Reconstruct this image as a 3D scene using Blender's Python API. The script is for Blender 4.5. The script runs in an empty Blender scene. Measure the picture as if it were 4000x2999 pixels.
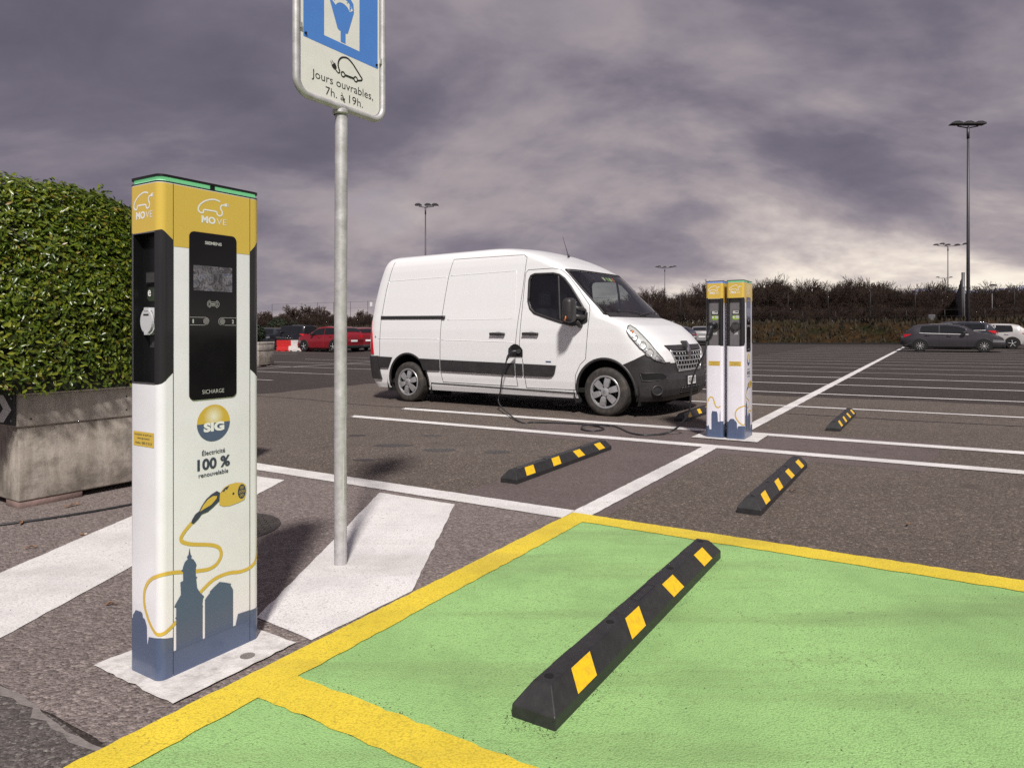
import bpy, bmesh, math, random
import numpy as np
from mathutils import Vector, Matrix, noise as mnoise

R = math.radians
random.seed(7)
sc = bpy.context.scene
COL = sc.collection

# ------------------------------------------------------------------ camera, sky, sun, exposure
CAM_H = 1.17
cam_d = bpy.data.cameras.new('camera')
cam_d.sensor_width = 36.0
cam_d.lens = 24.0
cam_d.shift_y = -0.0512
cam_d.clip_end = 12000
cam_d.clip_start = 0.05
cam = bpy.data.objects.new('camera', cam_d)
COL.objects.link(cam)
cam.location = (0, 0, CAM_H)
cam.rotation_euler = (R(90), 0, 0)
sc.camera = cam

SUN_AZ = -6.0      # light travels towards +Y, turned this many degrees to +X
SKY_S1, SKY_L1, SKY_STRENGTH = 1.7, (8.3, 4.7, 0.0), 1.0
SUN_EL = 47.0
ld = Vector((math.sin(R(SUN_AZ)) * math.cos(R(SUN_EL)), math.cos(R(SUN_AZ)) * math.cos(R(SUN_EL)), -math.sin(R(SUN_EL))))
sun_d = bpy.data.lights.new('sun', 'SUN')
sun_d.energy = 4.05
sun_d.angle = R(5.0)
sun_d.color = (1.0, 0.955, 0.90)
sun = bpy.data.objects.new('sun', sun_d)
COL.objects.link(sun)
sun.location = (-20, -40, 40)
sun.rotation_euler = ld.to_track_quat('-Z', 'Y').to_euler()

world = bpy.data.worlds.new('World')
sc.world = world
world.use_nodes = True
wn = world.node_tree
wn.nodes.clear()


def N(nt, t, **kw):
    n = nt.nodes.new(t)
    for k, v in kw.items():
        if k.startswith('i_'):
            key = k[2:]
            key = int(key) if key.isdigit() else key.replace('_', ' ')
            n.inputs[key].default_value = v
        else:
            setattr(n, k, v)
    return n


def LK(nt, a, b):
    nt.links.new(a, b)


def math_n(nt, op, a, b=None, clamp=False):
    n = nt.nodes.new('ShaderNodeMath')
    n.operation = op
    n.use_clamp = clamp
    for i, v in enumerate((a, b)):
        if v is None:
            continue
        if isinstance(v, (int, float)):
            n.inputs[i].default_value = v
        else:
            nt.links.new(v, n.inputs[i])
    return n.outputs[0]


def ramp(nt, fac, stops, interp='LINEAR'):
    n = nt.nodes.new('ShaderNodeValToRGB')
    cr = n.color_ramp
    cr.interpolation = interp
    while len(cr.elements) > 1:
        cr.elements.remove(cr.elements[-1])
    cr.elements[0].position = stops[0][0]
    cr.elements[0].color = tuple(stops[0][1]) + (1,) if len(stops[0][1]) == 3 else stops[0][1]
    for p, c in stops[1:]:
        e = cr.elements.new(p)
        e.color = tuple(c) + (1,) if len(c) == 3 else c
    nt.links.new(fac, n.inputs[0])
    return n.outputs[0]


def mixc(nt, fac, a, b, blend='MIX'):
    n = nt.nodes.new('ShaderNodeMix')
    n.data_type = 'RGBA'
    n.blend_type = blend
    for idx, v in ((0, fac), (6, a), (7, b)):
        if isinstance(v, (int, float)):
            n.inputs[idx].default_value = v
        elif isinstance(v, (tuple, list)):
            n.inputs[idx].default_value = tuple(v) + (1,) if len(v) == 3 else tuple(v)
        else:
            nt.links.new(v, n.inputs[idx])
    return n.outputs[2]


def build_sky():
    nt = wn
    tc = N(nt, 'ShaderNodeTexCoord')
    sep = N(nt, 'ShaderNodeSeparateXYZ')
    LK(nt, tc.outputs['Generated'], sep.inputs[0])
    x, y, z = sep.outputs
    zc = math_n(nt, 'MAXIMUM', z, 0.0)
    # cloud deck: the view ray meets a layer overhead, so the pattern shrinks towards the horizon
    den = math_n(nt, 'ADD', zc, 0.42)
    px = math_n(nt, 'DIVIDE', x, den)
    py = math_n(nt, 'DIVIDE', y, den)
    comb = N(nt, 'ShaderNodeCombineXYZ')
    LK(nt, px, comb.inputs[0]); LK(nt, py, comb.inputs[1])

    def layer(scale, detail, rough, dist, loc, rot, sc3):
        mp = N(nt, 'ShaderNodeMapping')
        mp.inputs['Rotation'].default_value = (0, 0, R(rot))
        mp.inputs['Scale'].default_value = sc3
        mp.inputs['Location'].default_value = loc
        LK(nt, comb.outputs[0], mp.inputs[0])
        n = N(nt, 'ShaderNodeTexNoise', i_Scale=scale, i_Detail=detail, i_Roughness=rough, i_Distortion=dist)
        LK(nt, mp.outputs[0], n.inputs['Vector'])
        return n.outputs[0]
    n1 = layer(SKY_S1, 12.0, 0.54, 0.25, SKY_L1, -33, (0.72, 1.15, 1.0))
    n2 = layer(SKY_S1 * 2.6, 11.0, 0.60, 0.35, (3.1, 0.7, 0), -20, (0.9, 1.1, 1.0))
    edge = N(nt, 'ShaderNodeMapRange', interpolation_type='SMOOTHSTEP', i_1=0.36, i_2=0.64)
    LK(nt, n1, edge.inputs[0])
    v1 = math_n(nt, 'MULTIPLY', math_n(nt, 'SUBTRACT', edge.outputs[0], 0.5), 0.37)
    v2 = math_n(nt, 'MULTIPLY', math_n(nt, 'SUBTRACT', n2, 0.5), 0.36)
    nz = math_n(nt, 'ADD', v1, v2)
    # the deck thins towards one side of the horizon, where more light comes through
    inv = math_n(nt, 'SUBTRACT', 1.0, zc)
    hl = math_n(nt, 'POWER', inv, 4.5)
    low = math_n(nt, 'POWER', inv, 14.0)
    az = math_n(nt, 'ADD', math_n(nt, 'MULTIPLY', x, 0.66), math_n(nt, 'MULTIPLY', y, 0.75))
    azc = math_n(nt, 'POWER', math_n(nt, 'MAXIMUM', az, 0.0), 4.0)
    mid_ = math_n(nt, 'POWER', inv, 7.0)
    g1 = math_n(nt, 'MULTIPLY', math_n(nt, 'MULTIPLY', hl, azc), 0.36)
    g2 = math_n(nt, 'MULTIPLY', math_n(nt, 'MULTIPLY', low, azc), 0.52)
    g3 = math_n(nt, 'MULTIPLY', mid_, 0.17)
    glow = math_n(nt, 'ADD', math_n(nt, 'ADD', g1, g2), g3)
    gain = math_n(nt, 'ADD', 0.80, math_n(nt, 'MULTIPLY', math_n(nt, 'MULTIPLY', hl, azc), 0.95))
    val = math_n(nt, 'ADD', math_n(nt, 'MULTIPLY', nz, gain), math_n(nt, 'ADD', 0.24, glow), clamp=True)
    col = ramp(nt, val, [(0.00, (0.098, 0.089, 0.118)), (0.20, (0.164, 0.147, 0.190)), (0.36, (0.265, 0.234, 0.268)),
                         (0.50, (0.385, 0.335, 0.345)), (0.64, (0.565, 0.495, 0.475)), (0.80, (0.82, 0.735, 0.645)),
                         (1.0, (1.0, 0.93, 0.80))])
    sky = N(nt, 'ShaderNodeTexSky')
    sky.sky_type = 'NISHITA'
    sky.sun_disc = False
    sky.sun_elevation = R(SUN_EL)
    sky.sun_rotation = R(180 + SUN_AZ)
    skyc = mixc(nt, 1.0, sky.outputs[0], (0.085, 0.085, 0.085), 'MULTIPLY')
    # thin gaps between the clouds let a little of the clear sky through
    gap = N(nt, 'ShaderNodeMapRange', i_1=0.60, i_2=0.75)
    LK(nt, n1, gap.inputs[0])
    gf = math_n(nt, 'MULTIPLY', gap.outputs[0], 0.12)
    out = mixc(nt, gf, col, skyc)
    bg = N(nt, 'ShaderNodeBackground', i_Strength=SKY_STRENGTH)
    LK(nt, out, bg.inputs[0])
    wo = N(nt, 'ShaderNodeOutputWorld')
    LK(nt, bg.outputs[0], wo.inputs[0])


build_sky()
sc.view_settings.view_transform = 'Standard'
sc.view_settings.look = 'None'
sc.view_settings.exposure = 0.14
sc.view_settings.gamma = 1.0
sc.view_settings.use_curve_mapping = False
sc.render.engine = 'CYCLES'
sc.cycles.use_denoising = False
sc.cycles.max_bounces = 8
sc.cycles.transparent_max_bounces = 12

# ------------------------------------------------------------------ layout: the lot falls 6 mm per metre across, its bays turned 58 degrees
SLOPE = 0.006
K0 = Vector((0.39, 4.38))
UU = Vector((math.cos(R(58)), math.sin(R(58))))
VV = Vector((math.sin(R(58)), -math.cos(R(58))))


def gz(x, y=0):
    return SLOPE * max(-80.0, min(80.0, x))


def ab(a, b):
    p = K0 + UU * a + VV * b
    return p.x, p.y


def tilt():
    return Matrix.Rotation(-math.atan(SLOPE), 4, 'Y')


# ------------------------------------------------------------------ materials
MAT = {}


def new_mat(name):
    m = bpy.data.materials.new(name)
    m.use_nodes = True
    nt = m.node_tree
    nt.nodes.clear()
    out = nt.nodes.new('ShaderNodeOutputMaterial')
    bs = nt.nodes.new('ShaderNodeBsdfPrincipled')
    nt.links.new(bs.outputs[0], out.inputs[0])
    MAT[name] = m
    return m, nt, bs, out


def mul(c, f):
    return tuple(max(0.0, min(1.0, v * f)) for v in c)


def simple(name, col, rough=0.5, metal=0.0, var=0.08, vscale=6.0, bump=0.0, bscale=60.0, coat=0.0, spec=0.5, emit=None, dirt=None):
    m, nt, bs, out = new_mat(name)
    tc = N(nt, 'ShaderNodeTexCoord')
    nz = N(nt, 'ShaderNodeTexNoise', i_Scale=vscale, i_Detail=5.0, i_Roughness=0.6)
    LK(nt, tc.outputs['Object'], nz.inputs['Vector'])
    c = ramp(nt, nz.outputs[0], [(0.3, mul(col, 1 - var)), (0.7, mul(col, 1 + var))])
    if dirt:
        dc, amt, ds = dirt
        n3 = N(nt, 'ShaderNodeTexNoise', i_Scale=ds, i_Detail=8.0, i_Roughness=0.7)
        LK(nt, tc.outputs['Object'], n3.inputs['Vector'])
        f = ramp(nt, n3.outputs[0], [(0.45, (0, 0, 0)), (0.72, (amt, amt, amt))])
        c = mixc(nt, f, c, dc)
    LK(nt, c, bs.inputs['Base Color'])
    bs.inputs['Roughness'].default_value = rough
    rr = ramp(nt, nz.outputs[0], [(0.3, (max(0, rough - .05),) * 3), (0.7, (min(1, rough + .05),) * 3)])
    LK(nt, rr, bs.inputs['Roughness'])
    bs.inputs['Metallic'].default_value = metal
    bs.inputs['Coat Weight'].default_value = coat
    bs.inputs['Coat Roughness'].default_value = 0.06
    bs.inputs['Specular IOR Level'].default_value = spec
    if bump:
        n2 = N(nt, 'ShaderNodeTexNoise', i_Scale=bscale, i_Detail=5.0)
        LK(nt, tc.outputs['Object'], n2.inputs['Vector'])
        bp = N(nt, 'ShaderNodeBump', i_Strength=bump, i_Distance=0.01)
        LK(nt, n2.outputs[0], bp.inputs['Height'])
        LK(nt, bp.outputs[0], bs.inputs['Normal'])
    if emit:
        bs.inputs['Emission Color'].default_value = tuple(emit[0]) + (1,)
        bs.inputs['Emission Strength'].default_value = emit[1]
    return m


def asphalt(name, dark, light, stone, sscale, bdist, patch=0.25, stone_amt=0.5, bands=0.18):
    m, nt, bs, out = new_mat(name)
    tc = N(nt, 'ShaderNodeTexCoord')
    big = N(nt, 'ShaderNodeTexNoise', i_Scale=0.55, i_Detail=7.0, i_Roughness=0.62)
    mid = N(nt, 'ShaderNodeTexNoise', i_Scale=4.5, i_Detail=8.0, i_Roughness=0.70)
    vor = N(nt, 'ShaderNodeTexVoronoi', i_Scale=sscale)
    vor2 = N(nt, 'ShaderNodeTexVoronoi', i_Scale=sscale * 2.3)
    fin = N(nt, 'ShaderNodeTexNoise', i_Scale=sscale * 1.4, i_Detail=3.0)
    for n in (big, mid, vor, vor2, fin):
        LK(nt, tc.outputs['Object'], n.inputs['Vector'])
    # paths polished by tyres run along the aisles
    mp = N(nt, 'ShaderNodeMapping')
    mp.inputs['Rotation'].default_value = (0, 0, R(32))
    mp.inputs['Scale'].default_value = (0.16, 1.3, 1.0)
    LK(nt, tc.outputs['Object'], mp.inputs[0])
    trk = N(nt, 'ShaderNodeTexNoise', i_Scale=1.3, i_Detail=6.0, i_Roughness=0.62)
    LK(nt, mp.outputs[0], trk.inputs['Vector'])
    base = ramp(nt, big.outputs[0], [(0.30, dark), (0.70, light)])
    m2 = ramp(nt, mid.outputs[0], [(0.32, (1 - patch,) * 3), (0.68, (1 + patch,) * 3)])
    base = mixc(nt, 1.0, base, m2, 'MULTIPLY')
    m3 = ramp(nt, trk.outputs[0], [(0.35, (1 - bands,) * 3), (0.65, (1 + bands,) * 3)])
    base = mixc(nt, 1.0, base, m3, 'MULTIPLY')
    # single stones of two sizes: pale, dark and mid ones by cell
    for vv_, am in ((vor, stone_amt), (vor2, stone_amt * .6)):
        sepc = N(nt, 'ShaderNodeSeparateColor')
        LK(nt, vv_.outputs['Color'], sepc.inputs[0])
        cell = ramp(nt, sepc.outputs[0], [(0.0, mul(dark, .45)), (0.40, dark), (0.72, light), (0.93, mul(light, 1.5)), (1.0, stone)])
        base = mixc(nt, am, base, cell)
    # dark drips and grime
    gr = N(nt, 'ShaderNodeTexNoise', i_Scale=1.9, i_Detail=3.0, i_Roughness=0.5)
    LK(nt, tc.outputs['Object'], gr.inputs['Vector'])
    gf = ramp(nt, gr.outputs[0], [(0.64, (0, 0, 0)), (0.74, (0.45,) * 3)])
    base = mixc(nt, gf, base, mul(dark, .55))
    LK(nt, base, bs.inputs['Base Color'])
    rg = ramp(nt, trk.outputs[0], [(0.35, (0.9,) * 3), (0.65, (0.66,) * 3)])
    LK(nt, rg, bs.inputs['Roughness'])
    bs.inputs['Specular IOR Level'].default_value = 0.4
    h = math_n(nt, 'ADD', math_n(nt, 'MULTIPLY', vor.outputs['Distance'], -1.0), math_n(nt, 'MULTIPLY', fin.outputs[0], 0.4))
    h = math_n(nt, 'ADD', h, math_n(nt, 'MULTIPLY', vor2.outputs['Distance'], -0.45))
    bp = N(nt, 'ShaderNodeBump', i_Strength=1.0, i_Distance=bdist)
    LK(nt, h, bp.inputs['Height'])
    LK(nt, bp.outputs[0], bs.inputs['Normal'])
    return m


def paint(name, col, under, wear=0.35, bscale=110.0, bdist=0.003, soil=(0.25, 0.22, 0.17), soil_amt=0.35, rough=0.6, speck=0.0):
    m, nt, bs, out = new_mat(name)
    tc = N(nt, 'ShaderNodeTexCoord')
    big = N(nt, 'ShaderNodeTexNoise', i_Scale=1.3, i_Detail=8.0, i_Roughness=0.68)
    grain = N(nt, 'ShaderNodeTexNoise', i_Scale=bscale, i_Detail=5.0, i_Roughness=0.7)
    vor = N(nt, 'ShaderNodeTexVoronoi', i_Scale=bscale * 0.8)
    sp = N(nt, 'ShaderNodeTexNoise', i_Scale=38.0, i_Detail=6.0, i_Roughness=0.75)
    sp2 = N(nt, 'ShaderNodeTexNoise', i_Scale=85.0, i_Detail=2.0, i_Roughness=0.5)
    for n in (big, grain, sp, vor, sp2):
        LK(nt, tc.outputs['Object'], n.inputs['Vector'])
    mp = N(nt, 'ShaderNodeMapping')
    mp.inputs['Rotation'].default_value = (0, 0, R(32))
    mp.inputs['Scale'].default_value = (0.25, 2.2, 1.0)
    LK(nt, tc.outputs['Object'], mp.inputs[0])
    trk = N(nt, 'ShaderNodeTexNoise', i_Scale=1.5, i_Detail=6.0, i_Roughness=0.65)
    LK(nt, mp.outputs[0], trk.inputs['Vector'])
    c = ramp(nt, big.outputs[0], [(0.3, mul(col, 0.72)), (0.5, mul(col, .97)), (0.7, mul(col, 1.14))])
    so = ramp(nt, trk.outputs[0], [(0.50, (0, 0, 0)), (0.74, (soil_amt,) * 3)])
    c = mixc(nt, so, c, soil)
    pit = ramp(nt, vor.outputs['Distance'], [(0.45, (0, 0, 0)), (0.85, (0.45,) * 3)])
    c = mixc(nt, pit, c, mul(col, 0.45))
    wv = math_n(nt, 'MULTIPLY', sp.outputs[0], math_n(nt, 'ADD', 0.75, math_n(nt, 'MULTIPLY', big.outputs[0], 0.5)))
    we = ramp(nt, wv, [(0.60, (0, 0, 0)), (0.68, (wear,) * 3)])
    c = mixc(nt, we, c, under)
    if speck:
        sv = math_n(nt, 'ADD', math_n(nt, 'MULTIPLY', sp2.outputs[0], 0.75), math_n(nt, 'MULTIPLY', big.outputs[0], 0.35))
        sf = ramp(nt, sv, [(0.70, (0, 0, 0)), (0.745, (speck,) * 3)])
        c = mixc(nt, sf, c, (0.05, 0.05, 0.02))
    LK(nt, c, bs.inputs['Base Color'])
    rg = ramp(nt, trk.outputs[0], [(0.35, (rough + .12,) * 3), (0.65, (rough - .08,) * 3)])
    LK(nt, rg, bs.inputs['Roughness'])
    h = math_n(nt, 'ADD', math_n(nt, 'MULTIPLY', vor.outputs['Distance'], -0.5), grain.outputs[0])
    bp = N(nt, 'ShaderNodeBump', i_Strength=1.0, i_Distance=bdist)
    LK(nt, h, bp.inputs['Height'])
    LK(nt, bp.outputs[0], bs.inputs['Normal'])
    return m


asphalt('asphalt_lot', (0.029, 0.0220, 0.0195), (0.050, 0.0385, 0.034), (0.24, 0.21, 0.19), 60.0, 0.0035, 0.24, 0.55)  # whole lot darkened: the light's falloff with distance is put into the colour
asphalt('asphalt_bay', (0.082, 0.064, 0.054), (0.148, 0.118, 0.100), (0.52, 0.45, 0.39), 82.0, 0.0048, 0.26, 0.66, 0.26)  # lighter tone for the nearer bays stands in for the stronger light there
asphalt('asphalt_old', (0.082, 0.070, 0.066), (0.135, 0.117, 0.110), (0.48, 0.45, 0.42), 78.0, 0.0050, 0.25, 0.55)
asphalt('asphalt_new', (0.165, 0.133, 0.125), (0.250, 0.206, 0.193), (0.45, 0.39, 0.36), 68.0, 0.0068, 0.14, 0.62, 0.08)
asphalt('asphalt_patch', (0.105, 0.081, 0.077), (0.150, 0.119, 0.112), (0.26, 0.21, 0.20), 95.0, 0.0030, 0.14, 0.45, 0.12)
UNDER = (0.085, 0.075, 0.07)
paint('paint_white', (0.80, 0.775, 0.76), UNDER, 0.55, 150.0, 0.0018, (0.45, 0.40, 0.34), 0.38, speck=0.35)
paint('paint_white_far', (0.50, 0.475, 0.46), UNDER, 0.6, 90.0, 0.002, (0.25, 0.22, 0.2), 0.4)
paint('paint_yellow', (0.80, 0.61, 0.045), (0.16, 0.12, 0.06), 0.40, 170.0, 0.0018, (0.50, 0.37, 0.06), 0.50, speck=0.45)
paint('paint_green', (0.35, 0.60, 0.215), (0.12, 0.11, 0.055), 0.45, 190.0, 0.0034, (0.225, 0.32, 0.125), 0.7, speck=0.75)
simple('concrete_pad', (0.68, 0.65, 0.63), 0.85, var=0.12, vscale=9, bump=0.35, bscale=120, dirt=((0.24, 0.21, 0.19), 0.6, 22))
simple('tar', (0.018, 0.016, 0.017), 0.55, var=0.3)
simple('oil', (0.032, 0.027, 0.026), 0.45, var=0.35, vscale=14)
simple('crack_fill', (0.21, 0.185, 0.175), 0.9, var=0.2, vscale=30, bump=0.5, bscale=90)
simple('ch_white', (0.81, 0.795, 0.855), 0.30, var=0.02, vscale=2, coat=0.3, dirt=((0.50, 0.46, 0.42), 0.13, 7))
simple('ch_yellow', (0.66, 0.455, 0.080), 0.36, var=0.04, vscale=2, coat=0.2)
simple('ch_navy', (0.082, 0.112, 0.195), 0.3, var=0.05, vscale=2, coat=0.25)
simple('ch_dark', (0.007, 0.007, 0.008), 0.4, metal=0.0, var=0.1)
simple('ch_metal', (0.030, 0.029, 0.032), 0.26, metal=0.35, var=0.02, vscale=4, coat=0.35)
simple('ch_plate', (0.15, 0.14, 0.148), 0.5, var=0.1, vscale=30, bump=0.03, bscale=300)
simple('ch_panel', (0.006, 0.006, 0.007), 0.09, var=0.2, coat=0.0, spec=0.35)
simple('print_white', (0.80, 0.79, 0.79), 0.4, var=0.03)
simple('print_grey', (0.50, 0.50, 0.50), 0.4, var=0.03)
simple('print_navy', (0.045, 0.055, 0.085), 0.4, var=0.1, vscale=60)
simple('led_green', (0.40, 0.72, 0.48), 0.4, var=0.03, emit=((0.20, 0.80, 0.34), 0.42))
simple('led_blue', (0.40, 0.50, 0.80), 0.4, var=0.03, emit=((0.24, 0.40, 1.0), 0.45))
simple('steel', (0.56, 0.56, 0.55), 0.32, metal=1.0, var=0.05, vscale=40)
simple('chrome', (0.75, 0.75, 0.76), 0.12, metal=1.0, var=0.03)
simple('socket_grey', (0.58, 0.58, 0.61), 0.38, metal=0.15, var=0.06)
simple('socket_dark', (0.05, 0.048, 0.05), 0.45, var=0.1)
simple('sticker_green', (0.26, 0.42, 0.05), 0.45, var=0.05)
simple('galvanised', (0.53, 0.515, 0.525), 0.5, metal=0.35, var=0.16, vscale=18, bump=0.06, bscale=60, dirt=((0.30, 0.31, 0.26), 0.5, 14))
simple('sign_white', (0.80, 0.79, 0.745), 0.38, var=0.02, dirt=((0.5, 0.5, 0.45), 0.18, 8))
simple('sign_blue', (0.085, 0.24, 0.66), 0.38, var=0.04)
simple('sign_back', (0.35, 0.35, 0.35), 0.5, metal=0.5)
simple('print_black', (0.022, 0.02, 0.02), 0.45, var=0.1)
simple('rubber_stop', (0.022, 0.021, 0.023), 0.5, var=0.25, vscale=12, bump=0.06, bscale=80, dirt=((0.075, 0.07, 0.066), 0.20, 40))
simple('reflector_yellow', (0.86, 0.53, 0.008), 0.45, var=0.07, vscale=60, dirt=((0.4, 0.25, 0.05), 0.5, 45))
simple('hole_black', (0.004, 0.004, 0.004), 0.9)
simple('van_white', (0.84, 0.84, 0.845), 0.28, var=0.012, vscale=1.5, coat=0.5, dirt=((0.5, 0.47, 0.44), 0.06, 3))
simple('van_black', (0.030, 0.028, 0.030), 0.48, var=0.12, vscale=4, bump=0.04, bscale=400, dirt=((0.09, 0.08, 0.075), 0.25, 5))
simple('seam', (0.035, 0.035, 0.036), 0.7)
simple('crease', (0.60, 0.60, 0.61), 0.35, coat=0.3)
simple('tyre', (0.030, 0.028, 0.027), 0.75, var=0.25, vscale=9, bump=0.25, bscale=70, dirt=((0.13, 0.105, 0.08), 0.75, 6))
simple('tyre_dark', (0.009, 0.009, 0.009), 0.8, var=0.2, vscale=9)
simple('car_lamp', (0.16, 0.16, 0.165), 0.12, var=0.2, vscale=20, coat=0.6)
simple('hubcap', (0.52, 0.52, 0.53), 0.36, metal=0.65, var=0.04)
simple('underbody', (0.008, 0.008, 0.008), 0.9)
simple('interior', (0.045, 0.046, 0.05), 0.7, var=0.1)
simple('seat_cloth', (0.20, 0.20, 0.21), 0.9, var=0.15, bump=0.1, bscale=200)
simple('lamp_red', (0.55, 0.012, 0.02), 0.18, var=0.1, vscale=30, coat=0.6)
simple('lamp_white', (0.62, 0.60, 0.60), 0.15, var=0.06, vscale=40, coat=0.6)
simple('lamp_amber', (0.75, 0.20, 0.01), 0.2, var=0.15, vscale=60, coat=0.5)
simple('reflector_bowl', (0.66, 0.66, 0.64), 0.22, metal=0.25, var=0.2, vscale=14)
simple('plate_white', (0.78, 0.78, 0.78), 0.4, var=0.02)
simple('cable_black', (0.022, 0.022, 0.026), 0.42, var=0.15, vscale=20)
simple('lamp_pole', (0.075, 0.072, 0.082), 0.5, metal=0.4, var=0.1)
simple('lamp_pole_light', (0.15, 0.145, 0.15), 0.5, metal=0.4, var=0.1)
simple('lamp_head', (0.035, 0.034, 0.037), 0.45, var=0.15)
simple('bark', (0.050, 0.037, 0.031), 0.95, var=0.3, vscale=5, bump=0.3, bscale=25)
simple('twig', (0.062, 0.042, 0.034), 0.95, var=0.3, vscale=2)
simple('forest_twig', (0.048, 0.033, 0.027), 1.0, var=0.35, vscale=0.6, spec=0.1)
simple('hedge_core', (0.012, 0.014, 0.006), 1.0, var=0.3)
simple('conifer', (0.018, 0.028, 0.012), 0.9, var=0.4, vscale=6)
simple('fence_metal', (0.022, 0.020, 0.021), 0.6, metal=0.3, var=0.1)
simple('board_dark', (0.012, 0.012, 0.015), 0.8, var=0.3, vscale=2)
simple('board_grey', (0.105, 0.105, 0.125), 0.8, var=0.1)
simple('barrier_red', (0.50, 0.022, 0.022), 0.42, var=0.12, vscale=8)
simple('barrier_white', (0.60, 0.57, 0.55), 0.45, var=0.1, vscale=8, dirt=((0.3, 0.26, 0.2), 0.4, 6))
simple('mountain', (0.30, 0.31, 0.42), 1.0, var=0.25, vscale=0.004, spec=0.0)
simple('leaf_dry', (0.21, 0.105, 0.05), 0.8, var=0.25, vscale=50)
simple('paper', (0.62, 0.56, 0.45), 0.8, var=0.1)
simple('soil', (0.04, 0.03, 0.022), 1.0, var=0.4, bump=0.5, bscale=30)
simple('iron', (0.085, 0.075, 0.070), 0.65, metal=0.5, var=0.25, vscale=20, bump=0.2, bscale=60)
simple('foot_block', (0.22, 0.15, 0.135), 0.9, var=0.2, vscale=15, bump=0.3, bscale=60)
simple('cockpit_sticker', (0.55, 0.62, 0.35), 0.5, var=0.4, vscale=60)
for nm, c in (('car_grey', (0.046, 0.043, 0.050)), ('car_red', (0.28, 0.010, 0.020)), ('car_dark', (0.014, 0.015, 0.020)), ('car_navy', (0.018, 0.027, 0.055)),
              ('car_white', (0.52, 0.50, 0.49)), ('car_silver', (0.30, 0.295, 0.30)), ('car_slate', (0.030, 0.034, 0.045)), ('car_darkred', (0.20, 0.008, 0.016)),
              ('car_blackgrey', (0.022, 0.023, 0.025))):
    simple(nm, c, 0.3, metal=0.25, var=0.05, vscale=2, coat=0.7)
simple('car_glass', (0.012, 0.013, 0.015), 0.06, var=0.2, spec=0.6)
simple('car_trim', (0.016, 0.016, 0.017), 0.55, var=0.1)


def concrete_weathered(name, stain, c_lo, c_hi):
    m, nt, bs, out = new_mat(name)
    tc = N(nt, 'ShaderNodeTexCoord')
    mp = N(nt, 'ShaderNodeMapping')
    mp.inputs['Scale'].default_value = (1, 1, 0.16)
    LK(nt, tc.outputs['Object'], mp.inputs[0])
    streak = N(nt, 'ShaderNodeTexNoise', i_Scale=16.0, i_Detail=7.0, i_Roughness=0.7)
    LK(nt, mp.outputs[0], streak.inputs['Vector'])
    blot = N(nt, 'ShaderNodeTexNoise', i_Scale=4.5, i_Detail=9.0, i_Roughness=0.72)
    fine = N(nt, 'ShaderNodeTexNoise', i_Scale=60.0, i_Detail=5.0, i_Roughness=0.7)
    pits = N(nt, 'ShaderNodeTexVoronoi', i_Scale=42.0)
    for n in (blot, fine, pits):
        LK(nt, tc.outputs['Object'], n.inputs['Vector'])
    c = ramp(nt, streak.outputs[0], [(0.32, c_lo), (0.68, c_hi)])
    f = ramp(nt, blot.outputs[0], [(0.44, (0, 0, 0)), (0.62, (stain,) * 3)])
    c = mixc(nt, f, c, (0.095, 0.082, 0.066))
    f2 = ramp(nt, fine.outputs[0], [(0.55, (0, 0, 0)), (0.75, (0.5,) * 3)])
    c = mixc(nt, f2, c, (0.13, 0.115, 0.095))
    f3 = ramp(nt, pits.outputs['Distance'], [(0.0, (0.9,) * 3), (0.13, (0, 0, 0))])
    c = mixc(nt, math_n(nt, 'MULTIPLY', f3, blot.outputs[0]), c, (0.42, 0.39, 0.36))
    LK(nt, c, bs.inputs['Base Color'])
    bs.inputs['Roughness'].default_value = 0.92
    h = math_n(nt, 'ADD', math_n(nt, 'MULTIPLY', fine.outputs[0], 0.6), blot.outputs[0])
    bp = N(nt, 'ShaderNodeBump', i_Strength=0.6, i_Distance=0.006)
    LK(nt, h, bp.inputs['Height'])
    LK(nt, bp.outputs[0], bs.inputs['Normal'])


concrete_weathered('concrete_old', 0.66, (0.28, 0.24, 0.20), (0.46, 0.41, 0.36))
concrete_weathered('concrete_light', 0.30, (0.34, 0.30, 0.26), (0.52, 0.475, 0.425))


def leafmat(name, stops, rough=0.32, trans=0.25):
    m, nt, bs, out = new_mat(name)
    geo = N(nt, 'ShaderNodeNewGeometry')
    c = ramp(nt, geo.outputs['Random Per Island'], stops)
    LK(nt, c, bs.inputs['Base Color'])
    bs.inputs['Roughness'].default_value = rough
    tl = N(nt, 'ShaderNodeBsdfTranslucent')
    LK(nt, c, tl.inputs[0])
    mx = N(nt, 'ShaderNodeMixShader', i_0=trans)
    LK(nt, bs.outputs[0], mx.inputs[1]); LK(nt, tl.outputs[0], mx.inputs[2])
    LK(nt, mx.outputs[0], out.inputs[0])


leafmat('hedge_leaf', [(0.0, (0.040, 0.078, 0.008)), (0.40, (0.090, 0.138, 0.011)), (0.75, (0.155, 0.195, 0.016)), (0.95, (0.24, 0.26, 0.024)), (1.0, (0.24, 0.15, 0.03))], 0.30, 0.25)
leafmat('dry_grass', [(0.0, (0.016, 0.012, 0.007)), (0.5, (0.036, 0.025, 0.013)), (0.85, (0.062, 0.042, 0.021)), (1.0, (0.022, 0.032, 0.010))], 0.9, 0.1)


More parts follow.
